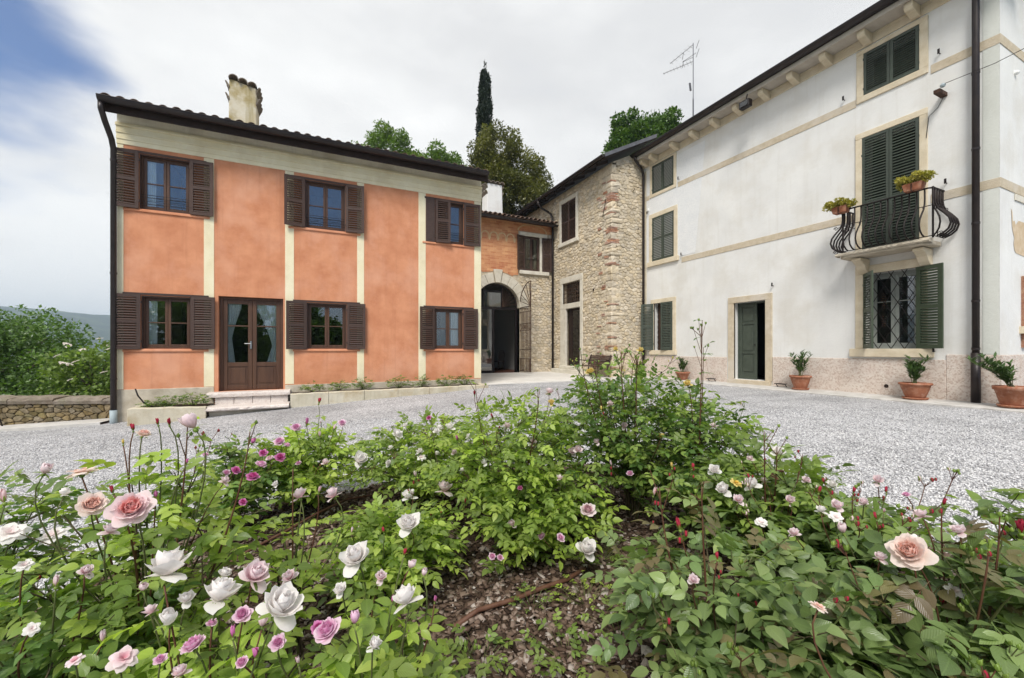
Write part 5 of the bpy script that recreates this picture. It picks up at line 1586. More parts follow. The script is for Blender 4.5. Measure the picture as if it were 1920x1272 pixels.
# bench against the stone wall
BN = empty('slatted_bench', (9.45, 12.85, -.078), R(-90), 'dark slatted bench with scrolled iron arms in front of the stone house', 'bench')
BL = .68
for i in range(6):
    MB().box(-BL, -.20 + i * .075, .40, BL, -.145 + i * .075, .425).build('seat_slat', M['brownwood'], BN, bevel=.004)
for i in range(6):
    z = .47 + i * .062; y_ = .27 + i * .022
    MB().obox((0, y_, z), (BL, 0, 0), (0, .011, -.003), (0, .010, .026)).build('back_slat', M['brownwood'], BN, bevel=.003)
for sx in (-1, 1):
    x = sx * (BL - .08)
    MB().tube([(x, .30, 0), (x, .24, .25), (x, .25, .42), (x, .30, .60), (x, .39, .84)], .018, 6).build('leg', M['iron'], BN)
    MB().tube([(x, -.22, 0), (x, -.19, .2), (x, -.22, .40), (x, .25, .40)], .018, 6).build('leg', M['iron'], BN)
    MB().tube([(x, -.20, .40), (x, -.24, .58), (x, -.16, .63), (x, .10, .61), (x, .31, .64)], .016, 6).build('armrest', M['iron'], BN)

# boot scrapers beside the white door
for i, (y_, lb_) in enumerate(((9.25, 'small iron boot scraper left of the green door'), (7.05, 'small iron boot scraper right of the green door'))):
    q = MB(); q.tube([(11.50, y_ - .12, -.06), (11.42, y_ - .12, .02), (11.42, y_ + .12, .02), (11.50, y_ + .12, -.06)], .012, 6); q.box(11.35, y_ - .13, .015, 11.50, y_ + .13, .035)
    tag(q.build('boot_scraper', M['iron']), lb_, 'boot scraper', 'boot scrapers beside the green door')

# ------------------------------------------------------------ leaves for trees
def leafcloud(name, centers, n, size, m, parent=None, seed=0, flat=0.0, kind=None, up=.3, shape='leaf'):
    """many folded leaf faces spread through clumps: centers = list of (x,y,z,rx,ry,rz)"""
    r_ = np.random.RandomState(seed)
    C_ = np.array(centers, dtype=float)
    vol = C_[:, 3] * C_[:, 4] * C_[:, 5]; pv = (vol ** .7); pv /= pv.sum()
    idx = r_.choice(len(C_), n, p=pv)
    d = r_.normal(size=(n, 3)); d /= np.linalg.norm(d, axis=1)[:, None]
    rad = r_.uniform(.35, 1, n) ** .5 * (1 + .12 * r_.normal(size=n))
    pos = C_[idx, :3] + d * C_[idx, 3:6] * rad[:, None]
    # axis: outward + droop
    ax = d * .8 + r_.normal(size=(n, 3)) * .6; ax[:, 2] += up - .2
    ax /= np.linalg.norm(ax, axis=1)[:, None]
    nr = r_.normal(size=(n, 3)) * .55; nr[:, 2] += 1.0
    side = np.cross(ax, nr); side /= np.linalg.norm(side, axis=1)[:, None] + 1e-9
    nn = np.cross(side, ax)
    s = size * r_.uniform(.6, 1.35, n)[:, None]
    wd = .33
    v = np.empty((n, 4, 3))
    v[:, 0] = pos; v[:, 1] = pos + ax * s * .5 + side * s * wd + nn * s * .08; v[:, 2] = pos + ax * s - nn * s * .12; v[:, 3] = pos + ax * s * .5 - side * s * wd + nn * s * .08
    me = bpy.data.meshes.new(name)
    me.vertices.add(n * 4); me.vertices.foreach_set('co', v.astype(np.float32).ravel())
    tri = np.empty((n, 2, 3), dtype=np.int32); b_ = np.arange(n) * 4
    tri[:, 0] = np.stack([b_, b_ + 1, b_ + 2], 1); tri[:, 1] = np.stack([b_, b_ + 2, b_ + 3], 1)
    me.loops.add(n * 6); me.loops.foreach_set('vertex_index', tri.ravel())
    me.polygons.add(n * 2); me.polygons.foreach_set('loop_start', np.arange(n * 2, dtype=np.int32) * 3); me.polygons.foreach_set('loop_total', np.full(n * 2, 3, dtype=np.int32))
    uvl = me.uv_layers.new(name='UVMap')
    uvv = np.array([[0, .5], [.5, 1], [1, .5], [.5, 0]], dtype=np.float32)
    uvl.data.foreach_set('uv', uvv[(tri - b_[:, None, None]).ravel()].ravel())
    at = me.attributes.new('tint', 'FLOAT', 'POINT')
    base = r_.uniform(0, 1, len(C_))
    tv = (base[idx] * .75 + r_.uniform(0, .25, n)) % 1
    at.data.foreach_set('value', np.repeat(tv, 4).astype(np.float32))
    me.materials.append(m); me.update(); me.validate()
    o = bpy.data.objects.new(name, me); COL.objects.link(o)
    if parent: o.parent = parent
    if kind: o['kind'] = kind
    return o

def tree(name, label, cat, loc, height, crown, n, leaf, m, seed, trunk_r=.18, clumps=60, group=None, spread=.33, limbs=7):
    """crown: list of big ellipsoids (relative x,y,z,rx,ry,rz), broken into clumps"""
    t = empty(name, loc, 0, label, cat, group)
    rg = random.Random(seed)
    cs = []
    tot = sum(c[3] * c[4] * c[5] for c in crown)
    for c in crown:
        k = max(3, int(clumps * c[3] * c[4] * c[5] / tot))
        for _ in range(k):
            d = Vector((rg.gauss(0, 1), rg.gauss(0, 1), rg.gauss(0, 1))).normalized() * rg.uniform(.45, 1.0) ** .6
            r_ = spread * rg.uniform(.5, 1.15)
            cs.append((c[0] + d.x * c[3], c[1] + d.y * c[4], c[2] + d.z * c[5], c[3] * r_, c[4] * r_, c[5] * r_))
        cs.append((c[0], c[1], c[2], c[3] * .85, c[4] * .85, c[5] * .85))
    leafcloud('crown', cs, n, leaf, m, t, seed)
    mb = MB()
    c0 = Vector((crown[0][0], crown[0][1], crown[0][2]))
    mb.tube([(0, 0, -.3), (c0.x * .3, c0.y * .3, c0.z * .4), (c0.x * .7, c0.y * .7, c0.z * .75), tuple(c0)], [trunk_r * 1.25, trunk_r, trunk_r * .8, trunk_r * .45], 8)
    for i in range(limbs):
        c = cs[rg.randrange(len(cs))]
        st0 = Vector((c0.x * .5, c0.y * .5, c0.z * rg.uniform(.45, .85)))
        e = Vector(c[:3]); md = st0.lerp(e, .5) + Vector((0, 0, .1))
        mb.tube([tuple(st0), tuple(md), tuple(e)], [trunk_r * .45, trunk_r * .28, trunk_r * .08], 6)
    mb.build('trunk', M['bark'], t, smooth=True)
    return t

# shrubs and small trees beyond the boundary wall
g = 'trees and shrubs beyond the boundary wall'
def at(px, d, z): 
    t = (px - 960) / 774.; return W(t * d, d, z)
p = W(-1.235 * 13.5, 13.5, -2.2)
tree('leafy_tree', 'broad green tree beyond the low wall at the left edge', 'tree', p, 4.5, [(0, 0, 2.6, 1.9, 1.6, 1.7), (-.9, .2, 3.0, 1.2, 1.2, 1.3), (.7, 0, 3.0, .8, .8, .9), (.2, -.3, 1.3, 1.7, 1.4, 1.1)], 17000, .125, LF['tree'], 51, .14, 110, g)
p = W(-1.09 * 13.0, 13.0, -2.5)
tree('leafy_tree', 'rounded mid-green bush beyond the wall, between the broad tree and the white-flowering elder', 'shrub', p, 3, [(0, 0, 1.9, 1.3, 1.2, 1.5), (.3, -.2, .9, 1.4, 1.2, .9)], 9000, .11, LF['tree'], 52, .09, 70, g)
p = W(-1.01 * 12.2, 12.2, -2.0)
el = tree('elder_bush', 'pale-flowering elder bush beside the orange house corner, beyond the wall', 'shrub', p, 3, [(0, 0, 2.0, 1.1, 1.0, 1.3), (.5, 0, 2.4, .8, .8, 1.0), (0, -.3, 1.0, 1.2, 1.0, .9)], 9000, .12, LF['treeB'], 53, .08, 60, g)
rg = random.Random(12)
um = MB()
for i in range(26):
    a_ = 2 * math.pi * rg.random(); r_ = .1 * math.sqrt(rg.random()); um.obox((r_ * math.cos(a_), r_ * math.sin(a_), .02 - r_ * .2), (.013, 0, 0), (0, .013, 0), (0, 0, .008))
umm = um.mesh('flower_head', PT['white'][0])
for i in range(18):
    d = Vector((rg.gauss(0, 1), rg.gauss(0, 1), rg.gauss(0, 1))).normalized()
    if d.y > .5: d.y *= -1
    c = Vector((.25, 0, 2.1)) + Vector((d.x * 1.25, d.y * 1.1, abs(d.z) * 1.35 if rg.random() < .8 else d.z))
    inst('flower_head', umm, el, c, (rg.uniform(-.6, .6), rg.uniform(-.6, .6), 0), rg.uniform(.6, 1.1))
p = W(-1.15 * 16.5, 16.5, -3.0)
tree('leafy_tree', 'taller darker tree rising behind the shrubs at the left edge', 'tree', p, 6, [(0, 0, 4.2, 1.4, 1.3, 1.4), (-1.2, 0, 3.4, 1.6, 1.4, 1.6), (1.4, .2, 1.6, 1.4, 1.2, 1.4)], 11000, .13, LF['dark'], 54, .16, 80, g)
p = W(-.99 * 15.5, 15.5, -2.6)
tree('leafy_tree', 'dark shrub low behind the elder next to the house corner', 'shrub', p, 3, [(0, 0, 1.8, 1.8, 1.2, 1.6)], 9000, .09, LF['dark'], 55, .1, 50, g)

# trees behind the houses
g = 'trees rising behind the roofs'
t_ = lambda px, d, z=-.5: W((px - 960) / 774. * d, d, z)
cs = []; rg = random.Random(61); H_ = 18.9
for i in range(420):
    z = 4 + (H_ - 4.3) * rg.random(); f_ = (1 - (z - 4) / (H_ - 4)) 
    r_ = (.10 + 1.05 * min(1, f_ * 1.25) ** .8) * math.sqrt(rg.random()) ; a_ = rg.random() * 6.283
    cs.append((r_ * math.cos(a_), r_ * math.sin(a_), z, .17, .17, .45))
cy = empty('cypress_tree', t_(910, 26), 0, 'tall narrow dark cypress pointing above the roofs', 'tree', g)
cs += [(0, 0, H_ + .3, .06, .06, .55), (.22, 0, H_ - .5, .07, .07, .45), (-.2, .1, H_ - .9, .07, .07, .45), (-.35, .05, H_ - 2.4, .1, .1, .5), (.3, 0, H_ - 1.6, .1, .1, .5)]
leafcloud('crown', cs, 80000, .11, LF['cypress'], cy, 62, up=1.6)
MB().tube([(0, 0, -.5), (0, 0, 8), (0, 0, 15)], [.2, .15, .04], 8).build('trunk', M['bark'], cy)
tree('olive_toned_tree', 'olive-brown evergreen tree behind the small white chimney, right of the cypress', 'tree', t_(950, 23, 1.4), 13, [(-.6, 0, 10.2, 1.3, 1.3, 1.8), (.9, 0, 9.6, 1.5, 1.3, 1.6), (-1.3, 0, 9.0, 1.2, 1.2, 1.8), (2.1, .3, 9.0, 1.1, 1.0, 1.3), (.3, -.2, 8.0, 2.2, 1.5, 1.5)], 50000, .12, LF['olive'], 63, .25, 150, g, .29)
tree('leafy_tree', 'bright green deciduous tree seen just above the orange house roof', 'tree', t_(775, 27, .7), 15, [(-1.3, 0, 12.6, 1.7, 1.4, 1.6), (1.5, 0, 12.0, 1.8, 1.4, 1.6), (0, 0, 11.6, 2.4, 1.6, 1.2), (3.0, 0, 11.2, 1.6, 1.2, 1.3), (-3.6, 0, 12.2, 1.0, .8, .8)], 46000, .14, LF['treeB'], 64, .3, 150, g, .30)
tree('leafy_tree', 'rounded green tree above the stone house roof, left of the aerial', 'tree', t_(1212, 25, .8), 16, [(-.8, 0, 12.9, 1.5, 1.3, 1.3), (.9, 0, 13.4, 1.4, 1.3, 1.3), (2.2, 0, 12.6, 1.3, 1.2, 1.2), (-1.9, 0, 11.9, 1.1, 1.0, 1.1), (.2, 0, 12.0, 2.4, 1.6, 1.2)], 42000, .16, LF['tree'], 65, .3, 130, g, .30)
# trees behind the viewer, which the ground-floor panes mirror
g = 'trees across the yard mirrored in the window panes'
for i, (lat, d, h_, lb_) in enumerate(((-17, -21, 8.5, 'broad tree across the yard mirrored in the leftmost ground-floor window'), (-8, -24, 7.5, 'rounded tree across the yard mirrored in the French door'), (1, -22, 8, 'round tree across the yard mirrored in the middle ground-floor window'),
                                     (-27, -15, 8, 'far left tree across the yard mirrored in the house panes'), (-33, -4, 7.5, 'tree west of the yard mirrored in the green-shuttered window'), (10, -24, 7, 'low tree across the yard mirrored in the right ground-floor window'))):
    p = W(lat, d, -1.6)
    tree('leafy_tree', lb_, 'tree', p, h_, [(0, 0, h_ * .55, h_ * .52, h_ * .5, h_ * .42), (h_ * .25, 0, h_ * .3, h_ * .4, h_ * .4, h_ * .3)], 14000, .46, LF['dark'], 70 + i, .25, 50, g, .4, 4)
# rose bushes: place in viewing-frame metres (sideways, ahead), crown height, radius, leaf kinds, leaflet length, leaves, label, blooms
BUSHES = {
 'A': {'lat': -1.257, 'd': 1.42, 'top': 0.7, 'R': 0.38, 'mats': ('mid', 'lime'), 'leaf': 0.048, 'n': 430, 'label': 'rose bush with large coral-centred and apricot blooms in front of the low wall', 'blooms': [(-0.899, 0.98, 0.586, 0.057, 'full', 'peach', 1), (-1.069, 1.05, 0.57, 0.0421, 'full', 'apricot', 1), (-1.251, 1.2, 0.609, 0.0388, 'open', 'apricot', 1), (-1.416, 1.25, 0.594, 0.0275, 'globe', 'blush', 0), (-1.076, 1.4, 0.702, 0.0416, 'globe', 'blush', 1), (-1.27, 1.42, 0.673, 0.0275, 'full', 'apricot', 0), (-1.303, 1.42, 0.689, 0.0147, 'bud', 'red', 0), (-1.242, 1.45, 0.704, 0.015, 'bud', 'red', 0), (-1.178, 1.42, 0.708, 0.0156, 'bud', 'red', 0), (-1.337, 1.42, 0.642, 0.011, 'bud', 'yellow', 0), (-1.111, 1.15, 0.569, 0.0134, 'bud', 'red', 0), (-1.122, 1.3, 0.5, 0.0134, 'bud', 'magenta', 0), (-1.064, 1.35, 0.595, 0.0105, 'bud', 'magenta', 0), (-1.116, 1.6, 0.453, 0.0186, 'cup', 'blush', 0), (-1.114, 1.5, 0.582, 0.0155, 'full', 'lilac', 0), (-1.073, 1.1, 0.48, 0.0213, 'cup', 'blush', 0), (-1.302, 1.2, 0.544, 0.0186, 'cup', 'white', 0)], 'canes': 11},
 'A2': {'lat': -1.349, 'd': 1.18, 'top': 0.42, 'R': 0.42, 'mats': ('dark', 'mid'), 'leaf': 0.042, 'n': 400, 'label': 'dark small-leaved rose bush filling the bottom left corner', 'blooms': [(-1.16, 1.05, 0.366, 0.0176, 'bud', 'blush', 0), (-0.972, 0.98, 0.274, 0.0177, 'bud', 'blush', 0), (-1.3, 1.1, 0.394, 0.0213, 'open', 'white', 0), (-1.137, 1.1, 0.373, 0.0185, 'cup', 'blush', 0), (-1.163, 1.0, 0.292, 0.0181, 'open', 'white', 0), (-0.975, 0.92, 0.275, 0.0178, 'open', 'blush', 0)], 'canes': 12},
 'A3': {'lat': -2.132, 'd': 1.65, 'top': 0.6, 'R': 0.42, 'mats': ('mid', 'dark'), 'leaf': 0.046, 'n': 320, 'label': 'rose bush at the left edge with faded white blooms and one coral bud', 'blooms': [(-1.537, 1.25, 0.506, 0.0242, 'bud', 'peach', 0), (-1.822, 1.5, 0.301, 0.0533, 'open', 'white', 1), (-1.778, 1.6, 0.246, 0.0517, 'open', 'white', 1)], 'canes': 7},
 'B': {'lat': -1.691, 'd': 3.4, 'top': 0.36, 'R': 0.46, 'mats': ('lime', 'mid'), 'leaf': 0.046, 'n': 420, 'label': 'low bright rose bush in front of the steps with pink buds at its tips', 'blooms': [(-1.657, 2.948, 0.189, 0.0495, 'full', 'magenta', 0), (-1.321, 3.216, 0.388, 0.0416, 'full', 'lilac', 0), (-1.613, 3.082, 0.381, 0.0478, 'full', 'lilac', 0), (-1.567, 3.35, 0.529, 0.0281, 'bud', 'red', 0), (-1.135, 3.082, 0.134, 0.0597, 'cup', 'white', 0), (-1.392, 3.216, 0.334, 0.0312, 'bud', 'blush', 0), (-1.6, 3.216, 0.38, 0.0332, 'bud', 'magenta', 0), (-1.53, 2.68, 0.087, 0.0242, 'cup', 'white', 0), (-1.496, 3.216, 0.284, 0.0291, 'bud', 'blush', 0), (-1.394, 3.082, 0.114, 0.0319, 'cup', 'blush', 0), (-1.593, 3.082, 0.114, 0.0279, 'full', 'lilac', 0)], 'canes': 12},
 'B2': {'lat': -1.996, 'd': 3.0, 'top': 0.33, 'R': 0.34, 'mats': ('mid', 'dark'), 'leaf': 0.046, 'n': 240, 'label': 'small rose bush covered in magenta-purple blooms', 'blooms': [(-1.718, 2.73, 0.116, 0.0529, 'full', 'magenta', 0), (-1.704, 2.795, 0.176, 0.0506, 'full', 'lilac', 0), (-1.874, 2.795, 0.143, 0.0397, 'full', 'magenta', 0), (-1.977, 2.86, 0.109, 0.0333, 'full', 'lilac', 0), (-1.922, 3.055, 0.271, 0.0335, 'globe', 'magenta', 0), (-1.68, 2.99, 0.294, 0.0502, 'full', 'lilac', 0), (-1.726, 2.86, 0.246, 0.037, 'full', 'magenta', 0), (-1.674, 2.86, 0.205, 0.037, 'full', 'blush', 0), (-1.696, 2.6, 0.003, 0.0336, 'full', 'magenta', 0), (-1.634, 2.99, 0.267, 0.0348, 'full', 'lilac', 0)], 'canes': 8},
 'C': {'lat': -0.693, 'd': 3.35, 'top': 0.46, 'R': 0.56, 'mats': ('mid', 'lime'), 'leaf': 0.04, 'n': 720, 'label': 'low spreading rose bush with small white blooms and brown bud clusters', 'blooms': [(-0.895, 3.192, 0.298, 0.0454, 'cup', 'white', 0), (-0.474, 3.192, 0.356, 0.0412, 'cup', 'white', 0), (-0.569, 3.192, 0.347, 0.0371, 'cup', 'white', 0), (-0.575, 3.136, 0.338, 0.0284, 'cup', 'white', 0), (-0.662, 3.304, 0.415, 0.0299, 'full', 'magenta', 0), (-0.672, 3.024, 0.216, 0.0273, 'cup', 'white', 0), (-0.887, 3.024, 0.239, 0.0234, 'cup', 'white', 0), (-0.423, 2.576, 0.081, 0.0533, 'cup', 'blush', 0), (-0.651, 2.8, 0.098, 0.0271, 'bud', 'blush', 0), (-0.639, 2.576, 0.041, 0.0466, 'cup', 'white', 0), (-0.547, 3.024, 0.196, 0.0234, 'cup', 'white', 0), (-0.664, 3.024, 0.177, 0.0352, 'open', 'white', 0), (-0.28, 2.464, 0.047, 0.0191, 'bud', 'red', 0), (-0.899, 3.024, 0.13, 0.0273, 'cup', 'white', 0), (-0.839, 3.248, 0.362, 0.0252, 'cup', 'white', 0), (-0.414, 2.912, 0.236, 0.0245, 'cup', 'blush', 0), (-0.313, 3.024, 0.325, 0.0234, 'cup', 'white', 0)], 'canes': 13, 'budtips': 0.8},
 'D': {'lat': -0.018, 'd': 2.75, 'top': 0.7, 'R': 0.6, 'mats': ('mid', 'lime'), 'leaf': 0.036, 'n': 820, 'label': 'upright green rose bush in the middle of the bed with small pink blooms', 'blooms': [(0.253, 2.8, 0.67, 0.0326, 'cup', 'blush', 0), (-0.253, 2.8, 0.655, 0.0199, 'bud', 'red', 0), (-0.13, 2.8, 0.5, 0.0217, 'bud', 'red', 0), (-0.369, 2.8, 0.348, 0.0253, 'bud', 'magenta', 0), (-0.333, 2.8, 0.142, 0.0217, 'cup', 'white', 0), (0.046, 2.352, 0.174, 0.0228, 'full', 'magenta', 0), (0.389, 2.688, 0.3, 0.0347, 'cup', 'blush', 0), (0.26, 2.688, 0.616, 0.0243, 'cup', 'yellow', 0), (-0.035, 2.688, 0.466, 0.0243, 'cup', 'blush', 0), (0.133, 2.576, 0.388, 0.0233, 'cup', 'blush', 0), (-0.159, 2.464, 0.286, 0.0255, 'cup', 'white', 0), (0.273, 2.352, 0.226, 0.0243, 'cup', 'blush', 0)], 'canes': 15, 'budtips': 0.35},
 'D2': {'lat': 0.161, 'd': 2.5, 'top': 0.24, 'R': 0.42, 'mats': ('mid', 'lime'), 'leaf': 0.042, 'n': 330, 'label': 'arching lower rose bush with nodding pale pink blooms over the mulch', 'blooms': [(0.425, 2.318, 0.057, 0.0599, 'full', 'blush', 1), (0.381, 2.135, -0.078, 0.0552, 'cup', 'white', 1), (0.162, 2.196, -0.032, 0.0312, 'full', 'lilac', 0), (-0.105, 2.135, -0.106, 0.0276, 'full', 'lilac', 0), (-0.063, 2.135, -0.111, 0.0248, 'full', 'lilac', 0), (0.0, 2.257, 0.008, 0.0262, 'cup', 'blush', 0), (0.248, 2.135, -0.009, 0.0303, 'full', 'lilac', 0)], 'canes': 9},
 'E': {'lat': 0.862, 'd': 2.9, 'top': 0.94, 'R': 0.66, 'mats': ('mid', 'dark'), 'leaf': 0.037, 'n': 950, 'label': 'tallest rose bush with yellow blooms rising in front of the white house', 'blooms': [(0.516, 2.7, 0.813, 0.0453, 'full', 'yellow', 0), (0.645, 2.7, 0.604, 0.0244, 'cup', 'blush', 0), (0.681, 2.376, 0.249, 0.0276, 'full', 'lilac', 0), (0.854, 2.754, 0.959, 0.0231, 'cup', 'yellow', 0), (0.707, 2.808, 0.966, 0.0181, 'cup', 'yellow', 0), (0.74, 2.16, 0.203, 0.0279, 'bud', 'peach', 0), (0.6, 2.484, 0.264, 0.0225, 'bud', 'blush', 0), (0.395, 2.484, 0.36, 0.0289, 'cup', 'blush', 0), (0.703, 2.592, 0.484, 0.0234, 'cup', 'blush', 0), (0.899, 2.484, 0.44, 0.0225, 'cup', 'yellow', 0), (0.536, 2.592, 0.384, 0.0234, 'cup', 'blush', 0)], 'canes': 17, 'budtips': 0.6},
 'E2': {'lat': 1.142, 'd': 2.6, 'top': 0.8, 'R': 0.42, 'mats': ('mid', 'dark'), 'leaf': 0.038, 'n': 330, 'label': 'rose bush with apricot buds just right of the tallest bush', 'blooms': [(1.002, 2.35, 0.767, 0.0243, 'cup', 'yellow', 0), (0.814, 2.1, 0.365, 0.019, 'bud', 'yellow', 0), (0.917, 2.1, 0.36, 0.0176, 'bud', 'red', 0), (0.564, 2.6, 0.584, 0.0168, 'bud', 'yellow', 0), (1.129, 2.3, 0.539, 0.0208, 'cup', 'blush', 0)], 'canes': 9, 'budtips': 0.5},
 'F0': {'lat': 1.333, 'd': 2.15, 'top': 0.52, 'R': 0.44, 'mats': ('mid', 'blue'), 'leaf': 0.044, 'n': 430, 'label': 'rose bush with small white and pale pink blooms and one wine-red shoot', 'blooms': [(1.003, 1.95, 0.297, 0.0353, 'cup', 'white', 0), (0.982, 2.0, 0.376, 0.031, 'cup', 'white', 0), (1.11, 1.9, 0.339, 0.0344, 'cup', 'white', 0), (1.348, 2.1, 0.441, 0.0326, 'cup', 'white', 0), (1.058, 1.95, 0.338, 0.0302, 'open', 'yellow', 0), (1.026, 1.7, 0.256, 0.0286, 'open', 'white', 0), (1.197, 1.95, 0.34, 0.0202, 'cup', 'blush', 0), (1.216, 2.1, 0.408, 0.019, 'cup', 'blush', 0), (1.355, 1.9, 0.361, 0.0196, 'cup', 'blush', 0), (1.473, 1.9, 0.339, 0.0245, 'cup', 'white', 0), (1.209, 1.8, 0.307, 0.0233, 'cup', 'blush', 0), (1.016, 1.85, 0.289, 0.0239, 'cup', 'blush', 0)], 'canes': 10, 'budtips': 0.3},
 'F1': {'lat': 0.696, 'd': 1.4, 'top': 0.44, 'R': 0.4, 'mats': ('blue', 'red'), 'leaf': 0.055, 'n': 330, 'label': 'broad-leaved rose bush right of the mulch with a dark red bud', 'blooms': [(0.549, 1.35, 0.38, 0.0227, 'bud', 'red', 0), (0.597, 1.2, 0.358, 0.0124, 'bud', 'red', 0), (0.505, 1.15, 0.324, 0.0163, 'cup', 'blush', 0)], 'canes': 9, 'budtips': 0.3},
 'F2': {'lat': 1.492, 'd': 1.75, 'top': 0.52, 'R': 0.46, 'mats': ('blue', 'mid'), 'leaf': 0.056, 'n': 400, 'label': 'rose bush with clusters of round pink buds against the gravel', 'blooms': [(1.226, 1.65, 0.394, 0.0181, 'bud', 'red', 0), (1.505, 1.7, 0.425, 0.022, 'cup', 'blush', 0), (1.222, 1.55, 0.375, 0.024, 'cup', 'blush', 0), (1.165, 1.45, 0.324, 0.0281, 'globe', 'blush', 0), (1.027, 1.5, 0.296, 0.0194, 'cup', 'blush', 0), (1.324, 1.5, 0.35, 0.0155, 'bud', 'red', 0), (1.351, 1.5, 0.375, 0.0116, 'bud', 'blush', 0), (1.178, 1.5, 0.36, 0.0252, 'open', 'white', 0), (1.406, 1.7, 0.377, 0.0154, 'bud', 'red', 0), (1.497, 1.65, 0.394, 0.0149, 'bud', 'red', 0), (1.364, 1.6, 0.371, 0.0186, 'cup', 'blush', 0), (1.53, 1.6, 0.402, 0.0186, 'full', 'lilac', 0), (1.161, 1.55, 0.359, 0.02, 'cup', 'white', 0)], 'canes': 11, 'budtips': 0.8},
 'F3': {'lat': 1.287, 'd': 1.2, 'top': 0.46, 'R': 0.42, 'mats': ('blue', 'red'), 'leaf': 0.064, 'n': 380, 'label': 'large-leaved rose bush with a peach bloom at the right edge', 'blooms': [(1.111, 1.15, 0.398, 0.0654, 'full', 'apricot', 1), (1.293, 1.3, 0.441, 0.0202, 'cup', 'blush', 0), (1.305, 1.25, 0.497, 0.0161, 'bud', 'red', 0), (1.214, 1.05, 0.461, 0.0149, 'bud', 'green', 0), (1.214, 1.25, 0.392, 0.0275, 'open', 'white', 0), (1.07, 1.2, 0.358, 0.0186, 'cup', 'blush', 0), (1.302, 1.2, 0.435, 0.0202, 'cup', 'blush', 0)], 'canes': 9, 'budtips': 0.5},
 'F4': {'lat': 0.881, 'd': 1.1, 'top': 0.24, 'R': 0.44, 'mats': ('blue', 'red'), 'leaf': 0.06, 'n': 380, 'label': 'large blue-green leaved rose bush at the bottom right of the bed', 'blooms': [], 'canes': 9, 'budtips': 0.2},
 'F5': {'lat': 0.989, 'd': 0.86, 'top': 0.28, 'R': 0.3, 'mats': ('blue', 'red'), 'leaf': 0.064, 'n': 180, 'label': 'bronze-leaved rose shoots in the bottom right corner', 'blooms': [(0.706, 0.95, 0.375, 0.0209, 'open', 'apricot', 0)], 'canes': 6},
 'F6': {'lat': 2.063, 'd': 1.55, 'top': 0.55, 'R': 0.36, 'mats': ('blue', 'mid'), 'leaf': 0.058, 'n': 150, 'label': 'rose bush with a pink-red bud cut by the right edge', 'blooms': [(1.666, 1.35, 0.368, 0.0262, 'bud', 'red', 0), (1.287, 1.2, 0.265, 0.0264, 'open', 'white', 0)], 'canes': 6, 'budtips': 0.4},
 'G1': {'lat': -0.76, 'd': 1.05, 'top': 0.3, 'R': 0.34, 'mats': ('lime', 'mid'), 'leaf': 0.052, 'n': 240, 'label': 'lime-green rose bush with full white and lilac blooms at the bottom left', 'blooms': [(-0.84, 1.0, 0.421, 0.0517, 'cup', 'white', 1), (-0.658, 1.05, 0.384, 0.038, 'cup', 'blush', 1), (-0.713, 1.0, 0.359, 0.0439, 'cup', 'white', 1), (-0.557, 0.98, 0.343, 0.0506, 'cup', 'white', 1), (-0.652, 1.0, 0.324, 0.0271, 'full', 'lilac', 1), (-0.707, 0.92, 0.304, 0.0327, 'full', 'lilac', 1), (-0.813, 0.98, 0.318, 0.0317, 'globe', 'white', 1), (-0.642, 0.95, 0.306, 0.0147, 'bud', 'magenta', 0), (-0.727, 1.0, 0.302, 0.0168, 'full', 'lilac', 0), (-0.939, 1.05, 0.357, 0.019, 'globe', 'blush', 0), (-0.587, 0.9, 0.284, 0.0186, 'full', 'lilac', 0), (-0.894, 0.95, 0.258, 0.0307, 'open', 'blush', 1), (-0.804, 1.02, 0.347, 0.0198, 'cup', 'white', 0), (-0.605, 1.0, 0.298, 0.0194, 'globe', 'blush', 0), (-0.872, 1.0, 0.33, 0.0168, 'cup', 'blush', 0), (-0.767, 1.1, 0.366, 0.0185, 'cup', 'white', 0), (-0.617, 1.15, 0.331, 0.0223, 'cup', 'blush', 0), (-0.767, 0.9, 0.29, 0.0174, 'full', 'lilac', 0), (-0.571, 0.92, 0.281, 0.0143, 'bud', 'magenta', 0), (-0.705, 0.88, 0.276, 0.0171, 'cup', 'blush', 0)], 'canes': 10},
 'G2': {'lat': -0.384, 'd': 1.1, 'top': 0.26, 'R': 0.32, 'mats': ('lime', 'mid'), 'leaf': 0.054, 'n': 280, 'label': 'lime-green rose bush with faded lilac blooms at the bottom middle', 'blooms': [(-0.412, 1.1, 0.406, 0.0412, 'cup', 'white', 1), (-0.265, 1.05, 0.323, 0.0353, 'cup', 'white', 1), (-0.381, 1.0, 0.305, 0.0245, 'globe', 'lilac', 1), (-0.433, 0.98, 0.296, 0.0418, 'full', 'lilac', 1), (-0.469, 1.0, 0.292, 0.022, 'full', 'magenta', 0), (-0.285, 1.15, 0.361, 0.0208, 'globe', 'blush', 0), (-0.538, 0.95, 0.292, 0.0233, 'full', 'lilac', 1), (-0.314, 1.08, 0.307, 0.0112, 'bud', 'magenta', 0), (-0.206, 1.1, 0.295, 0.0107, 'bud', 'magenta', 0), (-0.3, 1.15, 0.395, 0.0119, 'bud', 'red', 0), (-0.491, 0.95, 0.246, 0.0135, 'bud', 'blush', 0), (-0.355, 1.12, 0.348, 0.0174, 'cup', 'blush', 0), (-0.319, 0.95, 0.283, 0.0184, 'cup', 'white', 0), (-0.239, 1.12, 0.355, 0.0159, 'globe', 'blush', 0), (-0.434, 1.05, 0.353, 0.0176, 'cup', 'white', 0)], 'canes': 11},
